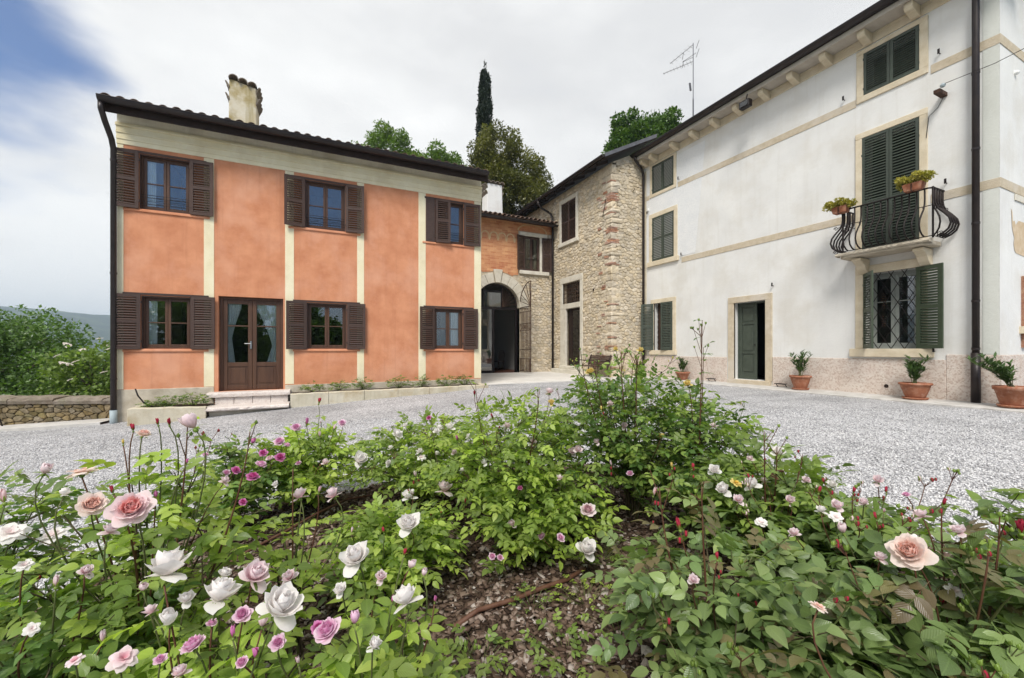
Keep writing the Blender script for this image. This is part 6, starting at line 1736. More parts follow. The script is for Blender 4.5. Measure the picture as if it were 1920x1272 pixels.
 'G3': {'lat': -0.64, 'd': 2.2, 'top': 0.14, 'R': 0.34, 'mats': ('mid', 'lime'), 'leaf': 0.04, 'n': 330, 'label': 'low rose bush with white star-like blooms on the mulch', 'blooms': [(-0.476, 1.92, 0.144, 0.0546, 'cup', 'white', 1), (-0.595, 1.92, 0.114, 0.0174, 'bud', 'red', 0), (-0.794, 2.048, 0.057, 0.0185, 'bud', 'blush', 0)], 'canes': 8},
 'G4': {'lat': -0.905, 'd': 1.7, 'top': 0.4, 'R': 0.12, 'mats': ('lime', 'lime'), 'leaf': 0.06, 'n': 26, 'label': 'thin yellow-green rose plant with a bare upright stem on the mulch', 'blooms': [(-0.731, 1.7, 0.362, 0.0329, 'cup', 'blush', 0), (-0.846, 1.65, 0.375, 0.032, 'cup', 'blush', 0), (-0.797, 1.7, 0.377, 0.0176, 'bud', 'blush', 0)], 'canes': 6},
}
# ============================================================ leaves and blooms
def leaflet(mb, origin, ax, up, L_, wid, curl=.18, fold=.22, hi=True):
    """one pointed oval leaflet: midrib, two half blades, UV along / across"""
    ax = ax.normalized(); side = ax.cross(up).normalized(); nn = side.cross(ax)
    ts = (0, .12, .32, .55, .78, 1) if hi else (0, .25, .6, 1)
    ws = (0, .62, .98, .92, .52, 0) if hi else (0, .85, .80, 0)
    k = len(mb.v); n = len(ts)
    for i, t_ in enumerate(ts):
        c = origin + ax * (t_ * L_) - nn * (curl * L_ * t_ * t_)
        mb.v.append(tuple(c)); mb.uv.append((t_, .5))
        if 0 < i < n - 1:
            for sg in (1, -1):
                mb.v.append(tuple(c + side * (sg * ws[i] * wid * L_ * .5) + nn * (fold * ws[i] * wid * L_ * .5))); mb.uv.append((t_, .5 + sg * .5 * ws[i]))
    idx = [k] + [k + 1 + 3 * i for i in range(n - 2)] + [k + 1 + 3 * (n - 2)]
    for i in range(n - 1):
        a, b_ = idx[i], idx[i + 1]
        for s_ in (1, 2):
            aa = a + s_ if 0 < i else None; bb = b_ + s_ if i + 1 < n - 1 else None
            if aa is None: f = (a, b_, bb)
            elif bb is None: f = (a, b_, aa)
            else: f = (a, b_, bb, aa)
            mb.f.append(f if s_ == 2 else f[::-1])

def compound(m, seed, hi=True, pairs=2):
    rg = random.Random(seed); mb = MB(); mb.uv = []
    U = Vector((0, 0, 1)); droop = rg.uniform(.05, .30)
    P = lambda x: Vector((x, 0, -droop * x * x * .5))
    xs_ = {2: (.45, 1.0), 1: (.6,), 3: (.35, .8, 1.2)}[pairs]; tip = xs_[-1] + .45
    pts = [P(0), P(tip * .5), P(tip)]
    n0 = len(mb.v); mb.tube(pts, [.022, .018, .012], 3, cap=False); mb.uv += [(0, .5)] * (len(mb.v) - n0)
    for i, x in enumerate(xs_):
        for sg in (1, -1):
            a_ = R(rg.uniform(50, 72)); d = Vector((math.cos(a_), sg * math.sin(a_), rg.uniform(-.25, .15)))
            up_ = (U + Vector((rg.uniform(-.25, .25), rg.uniform(-.25, .25), 0))).normalized()
            leaflet(mb, P(x), d, up_, rg.uniform(.72, .92), rg.uniform(.58, .70), rg.uniform(.05, .30), rg.uniform(.10, .35), hi)
    leaflet(mb, P(tip), Vector((1, rg.uniform(-.1, .1), -.1 - droop * .5)), (U + Vector((0, rg.uniform(-.2, .2), 0))).normalized(), rg.uniform(.95, 1.1), rg.uniform(.60, .70), rg.uniform(.1, .35), .2, hi)
    return mb.mesh('leaf', m, True)
LEAVES = {}
def leafset(k, hi):
    if (k, hi) not in LEAVES: LEAVES[(k, hi)] = [compound(LF[k], 100 + i + 13 * hash_(k), hi, 2 if i % 4 else 1) for i in range(6)]
    return LEAVES[(k, hi)]
def hash_(s): return sum(ord(c) for c in s) % 50

def join_instances(name, items, m, parent, kind='stuff'):
    """items: (mesh, matrix) -> one mesh with a per-piece tint"""
    vs_, fs_, uvs, cnt = [], [], [], []
    cache = {}; off = 0; loops = []; starts = []; totals = []; ls = 0
    for me, mt in items:
        if me.name not in cache:
            a = np.empty(len(me.vertices) * 3, dtype=np.float32); me.vertices.foreach_get('co', a)
            li = np.empty(len(me.loops), dtype=np.int32); me.loops.foreach_get('vertex_index', li)
            pt = np.empty(len(me.polygons), dtype=np.int32); me.polygons.foreach_get('loop_total', pt)
            u = np.zeros(len(me.loops) * 2, dtype=np.float32)
            if me.uv_layers: me.uv_layers[0].data.foreach_get('uv', u)
            cache[me.name] = (a.reshape(-1, 3), li, pt, u)
        a, li, pt, u = cache[me.name]
        M_ = np.array(mt)
        vs_.append(a @ M_[:3, :3].T + M_[:3, 3]); loops.append(li + off); totals.append(pt); uvs.append(u); cnt.append(len(a)); off += len(a)
    me = bpy.data.meshes.new(name)
    V_ = np.concatenate(vs_).astype(np.float32); L_ = np.concatenate(loops); T_ = np.concatenate(totals)
    me.vertices.add(len(V_)); me.vertices.foreach_set('co', V_.ravel())
    me.loops.add(len(L_)); me.loops.foreach_set('vertex_index', L_)
    me.polygons.add(len(T_)); me.polygons.foreach_set('loop_start', np.concatenate([[0], np.cumsum(T_)[:-1]]).astype(np.int32)); me.polygons.foreach_set('loop_total', T_)
    uvl = me.uv_layers.new(name='UVMap'); uvl.data.foreach_set('uv', np.concatenate(uvs))
    me.polygons.foreach_set('use_smooth', [True] * len(T_))
    at = me.attributes.new('tint', 'FLOAT', 'POINT'); at.data.foreach_set('value', np.concatenate([np.full(n, (i * .61803) % 1, dtype=np.float32) for i, n in enumerate(cnt)]))
    me.materials.append(m); me.update(); me.validate()
    o = bpy.data.objects.new(name, me); COL.objects.link(o)
    if parent: o.parent = parent
    if kind: o['kind'] = kind
    return o

def petal_geo(mb, az, L_, el0, el1, halfw, rg, r0=.04, nu=5, nv=4, ruffle=.05, z0=0):
    """petal growing from the centre: elevation turns from el0 to el1 (degrees)"""
    k = len(mb.v); r_ = r0; z = z0; ph = rg.random() * 6.28
    for i in range(nu + 1):
        u = i / nu
        w = halfw * (math.sin(math.pi * min(1, .12 + .62 * u)) ** .8) if u < 1 else halfw * .62
        for j in range(nv + 1):
            v_ = -1 + 2 * j / nv; jag = ph * .0
            rr_ = max(r_, .06)
            ang = az + v_ * w / max(rr_, .25 * L_)
            back = (u ** 3) * (v_ * v_) * L_ * .10
            q = ruffle * u * u * L_ * (math.sin(v_ * 3.4 + ph) + .7 * math.sin(v_ * 7 + ph * 2)) - (abs(math.sin(v_ * 1.6 + ph)) * .07 * L_ if i == nu else 0)
            e = R(el0 + (el1 - el0) * u)
            mb.v.append(((r_ - back * math.cos(e) + q * math.sin(e) * .7) * math.cos(ang), (r_ - back * math.cos(e) + q * math.sin(e) * .7) * math.sin(ang), z - back * math.sin(e) + q * .6))
            mb.uv.append((u, j / nv))
        e = R(el0 + (el1 - el0) * (u + .5 / nu))
        r_ += L_ / nu * math.cos(e); z += L_ / nu * math.sin(e)
    for i in range(nu):
        for j in range(nv):
            a = k + i * (nv + 1) + j
            mb.f.append((a, a + nv + 1, a + nv + 2, a + 1))

KINDS = {   # rings: (count, length, el0, el1, half width, inner?)
 'full': [(6, 1.0, 26, 22, .52, 0), (7, .92, 34, 50, .46, 0), (8, .88, 36, 68, .36, 0), (9, .82, 42, 84, .28, 1), (9, .74, 50, 96, .23, 1), (9, .64, 58, 106, .18, 1), (8, .54, 66, 112, .14, 1), (7, .42, 76, 112, .10, 1)],
 'cup':  [(5, 1.12, 26, 66, .66, 0), (2, .95, 8, -22, .50, 0), (5, 1.08, 44, 92, .60, 0), (5, 1.0, 58, 108, .48, 0), (6, .85, 66, 112, .32, 1), (5, .68, 74, 112, .24, 1)],
 'globe': [(5, 1.25, 38, 112, .66, 0), (5, 1.15, 52, 112, .58, 0), (4, 1.0, 66, 108, .42, 1), (4, .8, 74, 108, .3, 1)],
 'open': [(6, 1.0, 16, -22, .46, 0), (5, .85, 26, 8, .40, 0), (4, .55, 40, 50, .28, 1)],
 'bud': [(4, 1.9, 62, 112, .62, 0), (3, 1.7, 74, 106, .45, 1)],
}
CALYX = MB(); CALYX.uv = []
def calyx(mb, s=1.0, sep=5, el=20):
    k = len(mb.v)
    prof = [(.05, -.36), (.15, -.30), (.20, -.16), (.14, -.02), (.05, .02)]
    mb.lathe([(a * s, b_ * s) for a, b_ in prof], 7); mb.uv += [(.5, .5)] * (len(mb.v) - k)
    for i in range(sep):
        a_ = 2 * math.pi * i / sep; d = Vector((math.cos(a_) * math.cos(R(el)), math.sin(a_) * math.cos(R(el)), math.sin(R(el))))
        leaflet(mb, Vector((math.cos(a_) * .1 * s, math.sin(a_) * .1 * s, 0)), d, Vector((0, 0, 1)), .75 * s, .28, .5 if el < 30 else -.1, .1, False)
M['calyx'] = LF['mid']

def bloom(parent, pos, rad, kind, pal, split, rg, axis=None):
    if pal == 'green':
        outer = inner = LF['mid']
    else: outer, inner = PT[pal]
    ax = axis or Vector((rg.uniform(-.5, .5), rg.uniform(-.5, .5), 1)).normalized()
    rad = rad * {'full': .86, 'cup': 1.12, 'globe': 1.08}.get(kind, .95)
    rot = ax.to_track_quat('Z', 'Y').to_matrix().to_4x4() @ Matrix.Rotation(rg.random() * 6.28, 4, 'Z')
    mt = Matrix.Translation(pos) @ rot @ Matrix.Scale(rad, 4)
    main = MB(); main.uv = []; ni = 0; pieces = []
    mats_idx = []
    for ri, (n, L_, e0, e1, hw, inn) in enumerate(KINDS[kind]):
        a0 = rg.random() * 6.28
        z0 = .02 * ri
        for i in range(n):
            L2 = L_ * rg.uniform(.86, 1.1); e0_, e1_ = e0 + rg.uniform(-7, 7), e1 + rg.uniform(-12, 12)
            tgt = MB() if (split and ri < 2) else main
            if tgt.uv is None: tgt.uv = []
            f0 = len(tgt.f)
            petal_geo(tgt, a0 + 6.283 * i / n + rg.uniform(-.14, .14), L2, e0_, e1_, hw, rg, nu=5 if rad > .012 else 4, nv=4 if rad > .012 else 3, z0=z0, ruffle=.085)
            if tgt is main: mats_idx += [inn] * (len(main.f) - f0)
            else: pieces.append(tgt)
    f0 = len(main.f)
    calyx(main, 1.3 if kind == 'bud' else 1.0, 5, 62 if kind == 'bud' else 12)
    mats_idx += [2] * (len(main.f) - f0)
    me = main.mesh('rosebud' if kind == 'bud' else 'rose_bloom', None, True)
    for m_ in (outer, inner, M['calyx']): me.materials.append(m_)
    me.polygons.foreach_set('material_index', mats_idx)
    o = inst(me.name.split('.')[0], me, parent, mat4=mt)
    for q in pieces: inst('petal', q.mesh('petal', outer, True), o)
    return o

BUDM = {}
def budmesh(pal):
    if pal not in BUDM:
        mb = MB(); mb.uv = []
        k = len(mb.v); mb.lathe([(.0, -.85), (.34, -.72), (.54, -.35), (.50, .05), (.28, .5), (.03, .8)], 7); mb.uv += [(.5, .5)] * (len(mb.v) - k)
        nf = len(mb.f)
        for i in range(4):
            a_ = 2 * math.pi * i / 4; leaflet(mb, Vector((math.cos(a_) * .47, math.sin(a_) * .47, -.5)), Vector((math.cos(a_) * .1, math.sin(a_) * .1, 1)), Vector((math.cos(a_), math.sin(a_), 0)), 1.35, .42, -.05, .1, False)
        me = mb.mesh('small_bud', None, True)
        me.materials.append(PT[pal][0] if pal in PT else M['budbrown' if pal == 'brown' else 'calyx']); me.materials.append(M['budbrown'] if pal in ('brown', 'red') else M['calyx'])
        me.polygons.foreach_set('material_index', [0] * nf + [1] * (len(mb.f) - nf))
        BUDM[pal] = me
    return BUDM[pal]
M['budbrown'] = surf('brown_green_bud', (.12, .07, .035), (.17, .15, .06), 30, .6)

CAMP = Vector((0, 0, EYE))
BLOOMS = [(W(b_[0], b_[1], b_[2]), b_[3]) for s_ in BUSHES.values() for b_ in s_['blooms'] if b_[3] > .008]
def rose_bush(key, s, seed):
    rg = random.Random(seed)
    bx = W(s['lat'], s['d'], 0); g0 = gz(bx.x, bx.y) + .03
    base = Vector((bx.x, bx.y, g0))
    T = empty('rose_bush', base, 0, s['label'], 'rose bush', 'rose bushes in the round bed')
    H_ = s['top'] - g0; Rr = s['R']; size = s['leaf']
    hi = s['d'] < 1.9
    leaves = []; stems = []; tips = []
    def bez(a, b_, c, n):
        return [(a * (1 - t_) ** 2 + b_ * 2 * t_ * (1 - t_) + c * t_ ** 2) for t_ in [i / n for i in range(n + 1)]]
    young = []
    def put(p, d, sc, new=0):
        leaves.append((p, d, sc, new))
    ncane = s['canes']
    rich = int(s['n'] * (2.3 if s['d'] > 1.9 else 1.5)); size *= (1.28 if s['d'] > 1.9 else 1.08)
    for ci in range(ncane):
        a_ = 6.283 * (ci + rg.uniform(-.35, .35)) / ncane; rf = math.sqrt(rg.uniform(.04, 1)) * Rr
        hz = H_ * (1 - .50 * (rf / Rr) ** 1.6) * rg.uniform(.80, 1.04)
        e = Vector((rf * math.cos(a_), rf * math.sin(a_), hz))
        c0 = Vector((e.x * .12, e.y * .12, hz * .62))
        pts = bez(Vector((rg.uniform(-.05, .05), rg.uniform(-.05, .05), -.05)), c0, e, 9)
        mb = MB(); mb.tube(pts, [.0075 - .0055 * i / 9 for i in range(10)], 5)
        tips.append((pts[-1], (pts[-1] - pts[-2]).normalized()))
        for i in range(4, 10): put(pts[i], Vector((rg.gauss(0, 1), rg.gauss(0, 1), .25)).normalized(), 1, i > 8)
        ntw = 8
        for k in range(ntw):
            t_ = rg.uniform(.30, .97); p0 = pts[min(9, int(t_ * 9))]
            a2 = rg.random() * 6.283
            d = (Vector((math.cos(a2), math.sin(a2), rg.uniform(-.15, .9))) + Vector((e.x, e.y, 0)) * .6 / max(Rr, .1)).normalized()
            L_ = rg.uniform(.07, .20) * (Rr / .42) ** .7 * (1.1 if hi else 1)
            p2 = p0 + d * L_ + Vector((0, 0, rg.uniform(0, .05)))
            if p2.z > H_ * 1.04: p2.z = H_ * rg.uniform(.9, 1.04)
            tw = bez(p0, p0 + d * L_ * .5 + Vector((0, 0, .01)), p2, 3)
            mb.tube(tw, [.003, .0025, .002, .0015], 4, cap=False)
            nl = max(3, int(L_ / .030))
            for j in range(nl):
                u = (j + .6) / nl; pp = tw[min(3, int(u * 3.2))]
                sd = Vector((rg.gauss(0, 1), rg.gauss(0, 1), rg.uniform(-.1, .5))).normalized()
                put(pp, (d * .35 + sd).normalized(), rg.uniform(.7, 1.1), j == nl - 1 and rg.random() < .4)
            if rg.random() < .35: tips.append((p2, d))
        mb.build('cane', M['cane'] if ci % 3 else M['stemgreen'], T, smooth=True)
    # blooms and their stems
    for (lat, d_, z, rad, kind, pal, split) in s['blooms']:
        p = W(lat, d_, z) - base
        dirp = Vector((p.x, p.y, 0))
        st0 = Vector((p.x * .25, p.y * .25, min(p.z * .45, H_ * .4)))
        to_cam = (CAMP - (p + base)).normalized()
        big = rad > .02
        tilt = Vector((rg.uniform(-.45, .45), rg.uniform(-.45, .45), .75)) + to_cam * (rg.uniform(.25, .95) if kind == 'full' else rg.uniform(0, .45))
        if kind == 'bud': tilt = Vector((rg.uniform(-.3, .3), rg.uniform(-.3, .3), 1))
        ax = tilt.normalized()
        q = p - ax * rad * .3
        pts = bez(st0, Vector((q.x - ax.x * .10 + rg.uniform(-.05, .05), q.y - ax.y * .10 + rg.uniform(-.05, .05), q.z - .10)), q, 7)
        MB().tube(pts, [.0030, .0028, .0026, .0025, .0024, .0022, .0020, .0020], 5).build('flower_stem', M['stemred'] if s['mats'][1] == 'red' or rg.random() < .4 else M['stemgreen'], T, smooth=True)
        for i in (3, 4, 5): put(pts[i], Vector((rg.gauss(0, 1), rg.gauss(0, 1), .2)).normalized(), rg.uniform(.75, 1), 0)
        bloom(T, p, rad, kind, pal, split, rg, ax)
        if kind == 'bud' and rg.random() < .5 and key[0] in 'FEC':
            for k in range(2):
                o_ = Vector((rg.uniform(-.02, .02), rg.uniform(-.02, .02), rg.uniform(-.03, 0)))
                inst('small_bud', budmesh('red'), T, mat4=Matrix.Translation(p + o_ * 1.3) @ Matrix.Scale(rad * .55, 4))
    # clusters of closed buds on the shoot tips
    bt = s.get('budtips', .12)
    tips.sort(key=lambda t_: -t_[0].z)
    for p, d in tips[:int(len(tips) * .6)]:
        if rg.random() > bt: continue
        up_ = (d + Vector((0, 0, 1.3))).normalized(); L_ = rg.uniform(.05, .13)
        mb = MB(); c = p + up_ * L_; mb.tube([p, p + up_ * L_ * .5 + Vector((rg.uniform(-.01, .01), 0, 0)), c], [.0022, .0018, .0016], 4, cap=False)
        heads = []
        for k in range(rg.choice((1, 3, 4, 5))):
            e = c + Vector((rg.uniform(-.028, .028), rg.uniform(-.028, .028), rg.uniform(.004, .035)))
            mb.tube([c - up_ * .015, e], [.0013, .0011], 4, cap=False); heads.append(e)
        mb.build('flower_stem', M['stemred'] if key in ('C', 'F2', 'F0') or rg.random() < .3 else M['stemgreen'], T)
        pal = {'C': ('brown', 'brown', 'brown'), 'E': ('calyx', 'calyx', 'yellow'), 'E2': ('calyx', 'calyx', 'peach'), 'D': ('calyx', 'brown', 'red'), 'F2': ('red', 'blush', 'calyx')}.get(key, ('calyx', 'calyx', 'calyx', 'red'))
        for e in heads:
            inst('small_bud', budmesh(rg.choice(pal)), T, mat4=Matrix.Translation(e) @ Matrix.Rotation(rg.uniform(-.4, .4), 4, 'X') @ Matrix.Scale(rg.uniform(.006, .0095) * (1.25 if hi else 1), 4))
        for k in range(2): put(p + up_ * L_ * .3 * k, Vector((rg.gauss(0, 1), rg.gauss(0, 1), .4)).normalized(), .7, 1)
    for a in s.get('shoots', ()):
        lat, d_, z, nb, wine = a
        p = W(lat, d_, z) - base; st0 = Vector((p.x * .6, p.y * .6, H_ * .5))
        pts = bez(st0, Vector((p.x * .95, p.y * .95, (H_ * .6 + p.z) / 2)), p, 8)
        mb = MB().tube(pts, [.0042 - .0003 * i for i in range(9)], 5); heads = []
        for k in range(nb):
            e = pts[-2] + Vector((rg.uniform(-.05, .05), rg.uniform(-.05, .05), rg.uniform(.02, .10)))
            mb.tube([pts[-2 - k % 2], e], [.002, .0014], 4, cap=False); heads.append(e)
        mb.build('flower_stem', M['stemred'], T, smooth=True)
        for e in heads: inst('small_bud', budmesh('calyx'), T, mat4=Matrix.Translation(e) @ Matrix.Scale(.0095, 4))
        for k in range(2, 9):
            leaves.append((pts[k], Vector((rg.gauss(0, 1), rg.gauss(0, 1), .3)).normalized(), rg.uniform(.8, 1.15), 3 if wine and k > 3 else 1))
    # fill up or thin out the foliage
    while len(leaves) < rich:
        u = Vector((rg.gauss(0, 1), rg.gauss(0, 1), rg.gauss(.2, 1))).normalized() * rg.uniform(.45, 1.0)
        p = Vector((u.x * Rr * 1.05, u.y * Rr * 1.05, H_ * (.60 + .38 * u.z) * (1 - .18 * math.hypot(u.x, u.y))))
        leaves.append((p, Vector((u.x, u.y, rg.uniform(-.2, .5))).normalized(), rg.uniform(.75, 1.1), 0))
    rg.shuffle(leaves)
    keep = [l for l in leaves if l[3] >= 1][:rich // 3] + [l for l in leaves if l[3] < 1]
    leaves = keep[:int(rich * 1.35)]
    items = []
    m0, m1 = s['mats']
    def hides(pw, half):
        # branches are pruned so that no leaf hangs right over a bloom
        for q, rad in BLOOMS:
            v = q - CAMP; L_ = v.length; u = v / L_; t_ = (pw - CAMP).dot(u)
            if .1 < t_ < L_ and (pw - CAMP - u * t_).length < rad * t_ / L_ * .95 + half * .75: return True
        return False
    for p, d, sc, new in leaves:
        k = 'wine' if new == 3 else (m1 if (new and rg.random() < .75) or rg.random() < (.10 if m1 == 'red' else .38) else m0)
        me = rg.choice(leafset(k, hi))
        n_ = Vector((rg.gauss(0, .42), rg.gauss(0, .42), 1)) + Vector((p.x, p.y, 0)) * .5
        x = (d - Vector((0, 0, .10))).normalized(); y = n_.cross(x)
        if y.length < .05: continue
        y.normalize(); z = x.cross(y)
        sc_ = size * sc * (.68 if new else 1)
        mt = Matrix(((x.x, y.x, z.x, p.x), (x.y, y.y, z.y, p.y), (x.z, y.z, z.z, p.z), (0, 0, 0, 1))) @ Matrix.Scale(sc_, 4)
        pw = p + base
        if hides(pw + x * sc_ * .9, sc_): continue
        vis = sc_ / (pw - CAMP).length * (1 + .8 * (p.z / max(H_, .1)))
        items.append((vis, me, mt, k))
    items.sort(key=lambda q: -q[0])
    for vis, me, mt, k in items[:300]: inst('leaf', me, T, mat4=mt)
    byk = {}
    for vis, me, mt, k in items[300:]: byk.setdefault(LF[k].name, []).append((me, mt))
    for k, it in byk.items(): join_instances('leaves', it, bpy.data.materials[k], T)
    return T

# ============================================================ ROSE BED
bc = W(.05, 1.80, 0)
def bed_r(a): return 2.72 + .12 * math.sin(a * 3 + 1) + .07 * math.sin(a * 7)
mb = MB(); na, nr = 96, 26
for j in range(nr + 1):
    for i in range(na):
        a_ = 6.283185 * i / na; r_ = bed_r(a_) * j / nr
        x, y = bc.x + r_ * math.cos(a_), bc.y + r_ * math.sin(a_)
        e = min(1, (1 - j / nr) * 8)
        mb.v.append((x, y, gz(x, y) - .02 + e * (.05 + .03 * noise.noise(Vector((x * 2.2, y * 2.2, 1))) + .012 * noise.noise(Vector((x * 9, y * 9, 1))))))
for j in range(nr):
    for i in range(na): i2 = (i + 1) % na; mb.f.append((j * na + i, j * na + i2, (j + 1) * na + i2, (j + 1) * na + i))
M['mulch'] = surf('dark_bark_mulch', (.035, .022, .015), (.10, .065, .045), 45, .95, 1.0, 70, .1, cells=(48, (.17, .12, .09), .8), bdist=.02)
mb.build('mulch_bed', M['mulch'], kind='structure', smooth=True)
def bedz(x, y):
    a_ = math.atan2(y - bc.y, x - bc.x); q = math.hypot(x - bc.x, y - bc.y) / bed_r(a_ % 6.283185); e = min(1, max(0, (1 - q) * 8))
    return gz(x, y) - .02 + e * (.05 + .03 * noise.noise(Vector((x * 2.2, y * 2.2, 1))) + .012 * noise.noise(Vector((x * 9, y * 9, 1))))

def ramp_mat(name, stops, rough=.85, spec=.2):
    m, t, b = nodes_of(name); L = t.links
    at = N(t, 'ShaderNodeAttribute'); at.attribute_name = 'tint'
    r_ = N(t, 'ShaderNodeValToRGB'); cr = r_.color_ramp
    cr.elements[0].position = stops[0][0]; cr.elements[0].color = c4(stops[0][1]); cr.elements[1].position = stops[-1][0]; cr.elements[1].color = c4(stops[-1][1])
    for p_, c_ in stops[1:-1]: e = cr.elements.new(p_); e.color = c4(c_)
    L.new(at.outputs['Fac'], r_.inputs['Fac'])
    co = N(t, 'ShaderNodeTexCoord'); n = N(t, 'ShaderNodeTexNoise', Scale=130, Detail=4); L.new(co.outputs['Object'], n.inputs['Vector'])
    mr = N(t, 'ShaderNodeMapRange'); mr.inputs['To Min'].default_value = .7; mr.inputs['To Max'].default_value = 1.3; L.new(n.outputs['Fac'], mr.inputs['Value'])
    hv = N(t, 'ShaderNodeHueSaturation'); L.new(mr.outputs['Result'], hv.inputs['Value']); L.new(r_.outputs['Color'], hv.inputs['Color'])
    L.new(hv.outputs['Color'], b.inputs['Base Color']); b.inputs['Roughness'].default_value = rough; b.inputs['Specular IOR Level'].default_value = spec
    return m
M['chip'] = ramp_mat('bark_chips', [(0, (.030, .018, .012)), (.30, (.080, .050, .034)), (.6, (.155, .105, .078)), (.85, (.24, .18, .145)), (1, (.46, .41, .37))])
M['pebble'] = ramp_mat('gravel_stones', [(0, (.19, .19, .20)), (.25, (.42, .415, .425)), (.6, (.62, .61, .62)), (1, (.78, .77, .76))])

def scatter_bits(name, pts, tmpl, faces, smin, smax, squash, m, seed, tiltmax):
    r_ = np.random.RandomState(seed); n = len(pts)
    pts = np.array(pts); V_ = np.array(tmpl); k = len(V_)
    az = r_.uniform(0, 6.283, n); s = r_.uniform(smin, smax, n)
    sc = np.stack([s, s * r_.uniform(.45, .9, n), s * r_.uniform(squash[0], squash[1], n)], 1)
    v = V_[None] * sc[:, None, :] * (1 + .18 * r_.normal(size=(n, k, 3)))
    tx, ty = r_.normal(0, tiltmax, n), r_.normal(0, tiltmax, n)
    c, s_ = np.cos(tx), np.sin(tx); y = v[:, :, 1] * c[:, None] - v[:, :, 2] * s_[:, None]; z = v[:, :, 1] * s_[:, None] + v[:, :, 2] * c[:, None]; v[:, :, 1] = y; v[:, :, 2] = z
    c, s_ = np.cos(ty), np.sin(ty); x = v[:, :, 0] * c[:, None] + v[:, :, 2] * s_[:, None]; z = -v[:, :, 0] * s_[:, None] + v[:, :, 2] * c[:, None]; v[:, :, 0] = x; v[:, :, 2] = z
    c, s_ = np.cos(az), np.sin(az); x = v[:, :, 0] * c[:, None] - v[:, :, 1] * s_[:, None]; y = v[:, :, 0] * s_[:, None] + v[:, :, 1] * c[:, None]; v[:, :, 0] = x; v[:, :, 1] = y
    v += pts[:, None, :]
    F = np.array(faces, dtype=np.int32); nf, q = F.shape
    allf = (F[None] + (np.arange(n) * k)[:, None, None]).astype(np.int32)
    me = bpy.data.meshes.new(name); me.vertices.add(n * k); me.vertices.foreach_set('co', v.astype(np.float32).ravel())
    me.loops.add(n * nf * q); me.loops.foreach_set('vertex_index', allf.ravel())
    me.polygons.add(n * nf); me.polygons.foreach_set('loop_start', np.arange(n * nf, dtype=np.int32) * q); me.polygons.foreach_set('loop_total', np.full(n * nf, q, dtype=np.int32))
    at = me.attributes.new('tint', 'FLOAT', 'POINT'); at.data.foreach_set('value', np.repeat(r_.uniform(0, 1, n), k).astype(np.float32))
    me.materials.append(m); me.update(); me.validate()
    o = bpy.data.objects.new(name, me); COL.objects.link(o); o['kind'] = 'stuff'
    return o
rg = random.Random(91)
pts = []
while len(pts) < 34000:
    d = 1.35 + 3.1 * rg.random() ** 1.25; lat = rg.uniform(-1.3, 1.3) * d
    p = W(lat, d, 0); a_ = math.atan2(p.y - bc.y, p.x - bc.x)
    if math.hypot(p.x - bc.x, p.y - bc.y) > bed_r(a_ % 6.283185) * 1.0: continue
    pts.append((p.x, p.y, bedz(p.x, p.y) + rg.uniform(-.002, .014)))
cube_v = [(-.5, -.5, -.5), (.5, -.3, -.5), (.6, .4, -.5), (-.4, .5, -.5), (-.5, -.4, .5), (.4, -.4, .5), (.5, .4, .5), (-.4, .4, .5)]
cube_f = [(0, 3, 2, 1), (4, 5, 6, 7), (0, 1, 5, 4), (1, 2, 6, 5), (2, 3, 7, 6), (3, 0, 4, 7)]
scatter_bits('bark_chips', pts, cube_v, cube_f, .014, .044, (.10, .28), M['chip'], 92, .35)
pts = []
while len(pts) < 75000:
    d = 2.0 * (7.5 / 2.0) ** rg.random(); lat = rg.uniform(-1.32, 1.32) * d
    p = W(lat, d, 0); a_ = math.atan2(p.y - bc.y, p.x - bc.x)
    if math.hypot(p.x - bc.x, p.y - bc.y) < bed_r(a_ % 6.283185) * .97 or p.x > 10.8 or p.y > 11 or p.x < -11: continue
    pts.append((p.x, p.y, gz_n(p.x, p.y) + .003))
octv = [(1, 0, 0), (-1, 0, 0), (0, 1, 0), (0, -1, 0), (0, 0, 1), (0, 0, -1)]
octf = [(0, 2, 4), (2, 1, 4), (1, 3, 4), (3, 0, 4), (2, 0, 5), (1, 2, 5), (3, 1, 5), (0, 3, 5)]
scatter_bits('gravel_stones', pts, octv, octf, .006, .0125, (.45, .9), M['pebble'], 93, .3)

BUSHES['E2']['shoots'] = [(1.06, 2.30, 1.13, 7, 0), (1.16, 2.5, .98, 2, 0)]
BUSHES['E']['shoots'] = [(.66, 2.5, .96, 9, 0), (.74, 2.45, .93, 9, 0), (.42, 2.5, .93, 3, 0), (.52, 2.6, .90, 4, 0)]
BUSHES['F0']['shoots'] = [(1.22, 1.9, .52, 3, 1), (1.13, 1.85, .60, 2, 0)]
BUSHES['F1']['shoots'] = [(.62, 1.35, .52, 3, 0), (.50, 1.4, .50, 2, 0)]
BUSHES['F3']['shoots'] = [(1.36, 1.15, .48, 2, 0)]
BUSHES['D']['shoots'] = [(-.22, 2.5, .76, 2, 0), (.16, 2.4, .74, 3, 0)]
BUSHES['G4']['shoots'] = [(-.86, 1.62, .50, 1, 0)]
BUSHES['A']['shoots'] = [(-1.10, 1.4, .72, 2, 0), (-.92, 1.45, .68, 1, 0)]
for i, (k, s) in enumerate(BUSHES.items()):
    rose_bush(k, s, 500 + i)

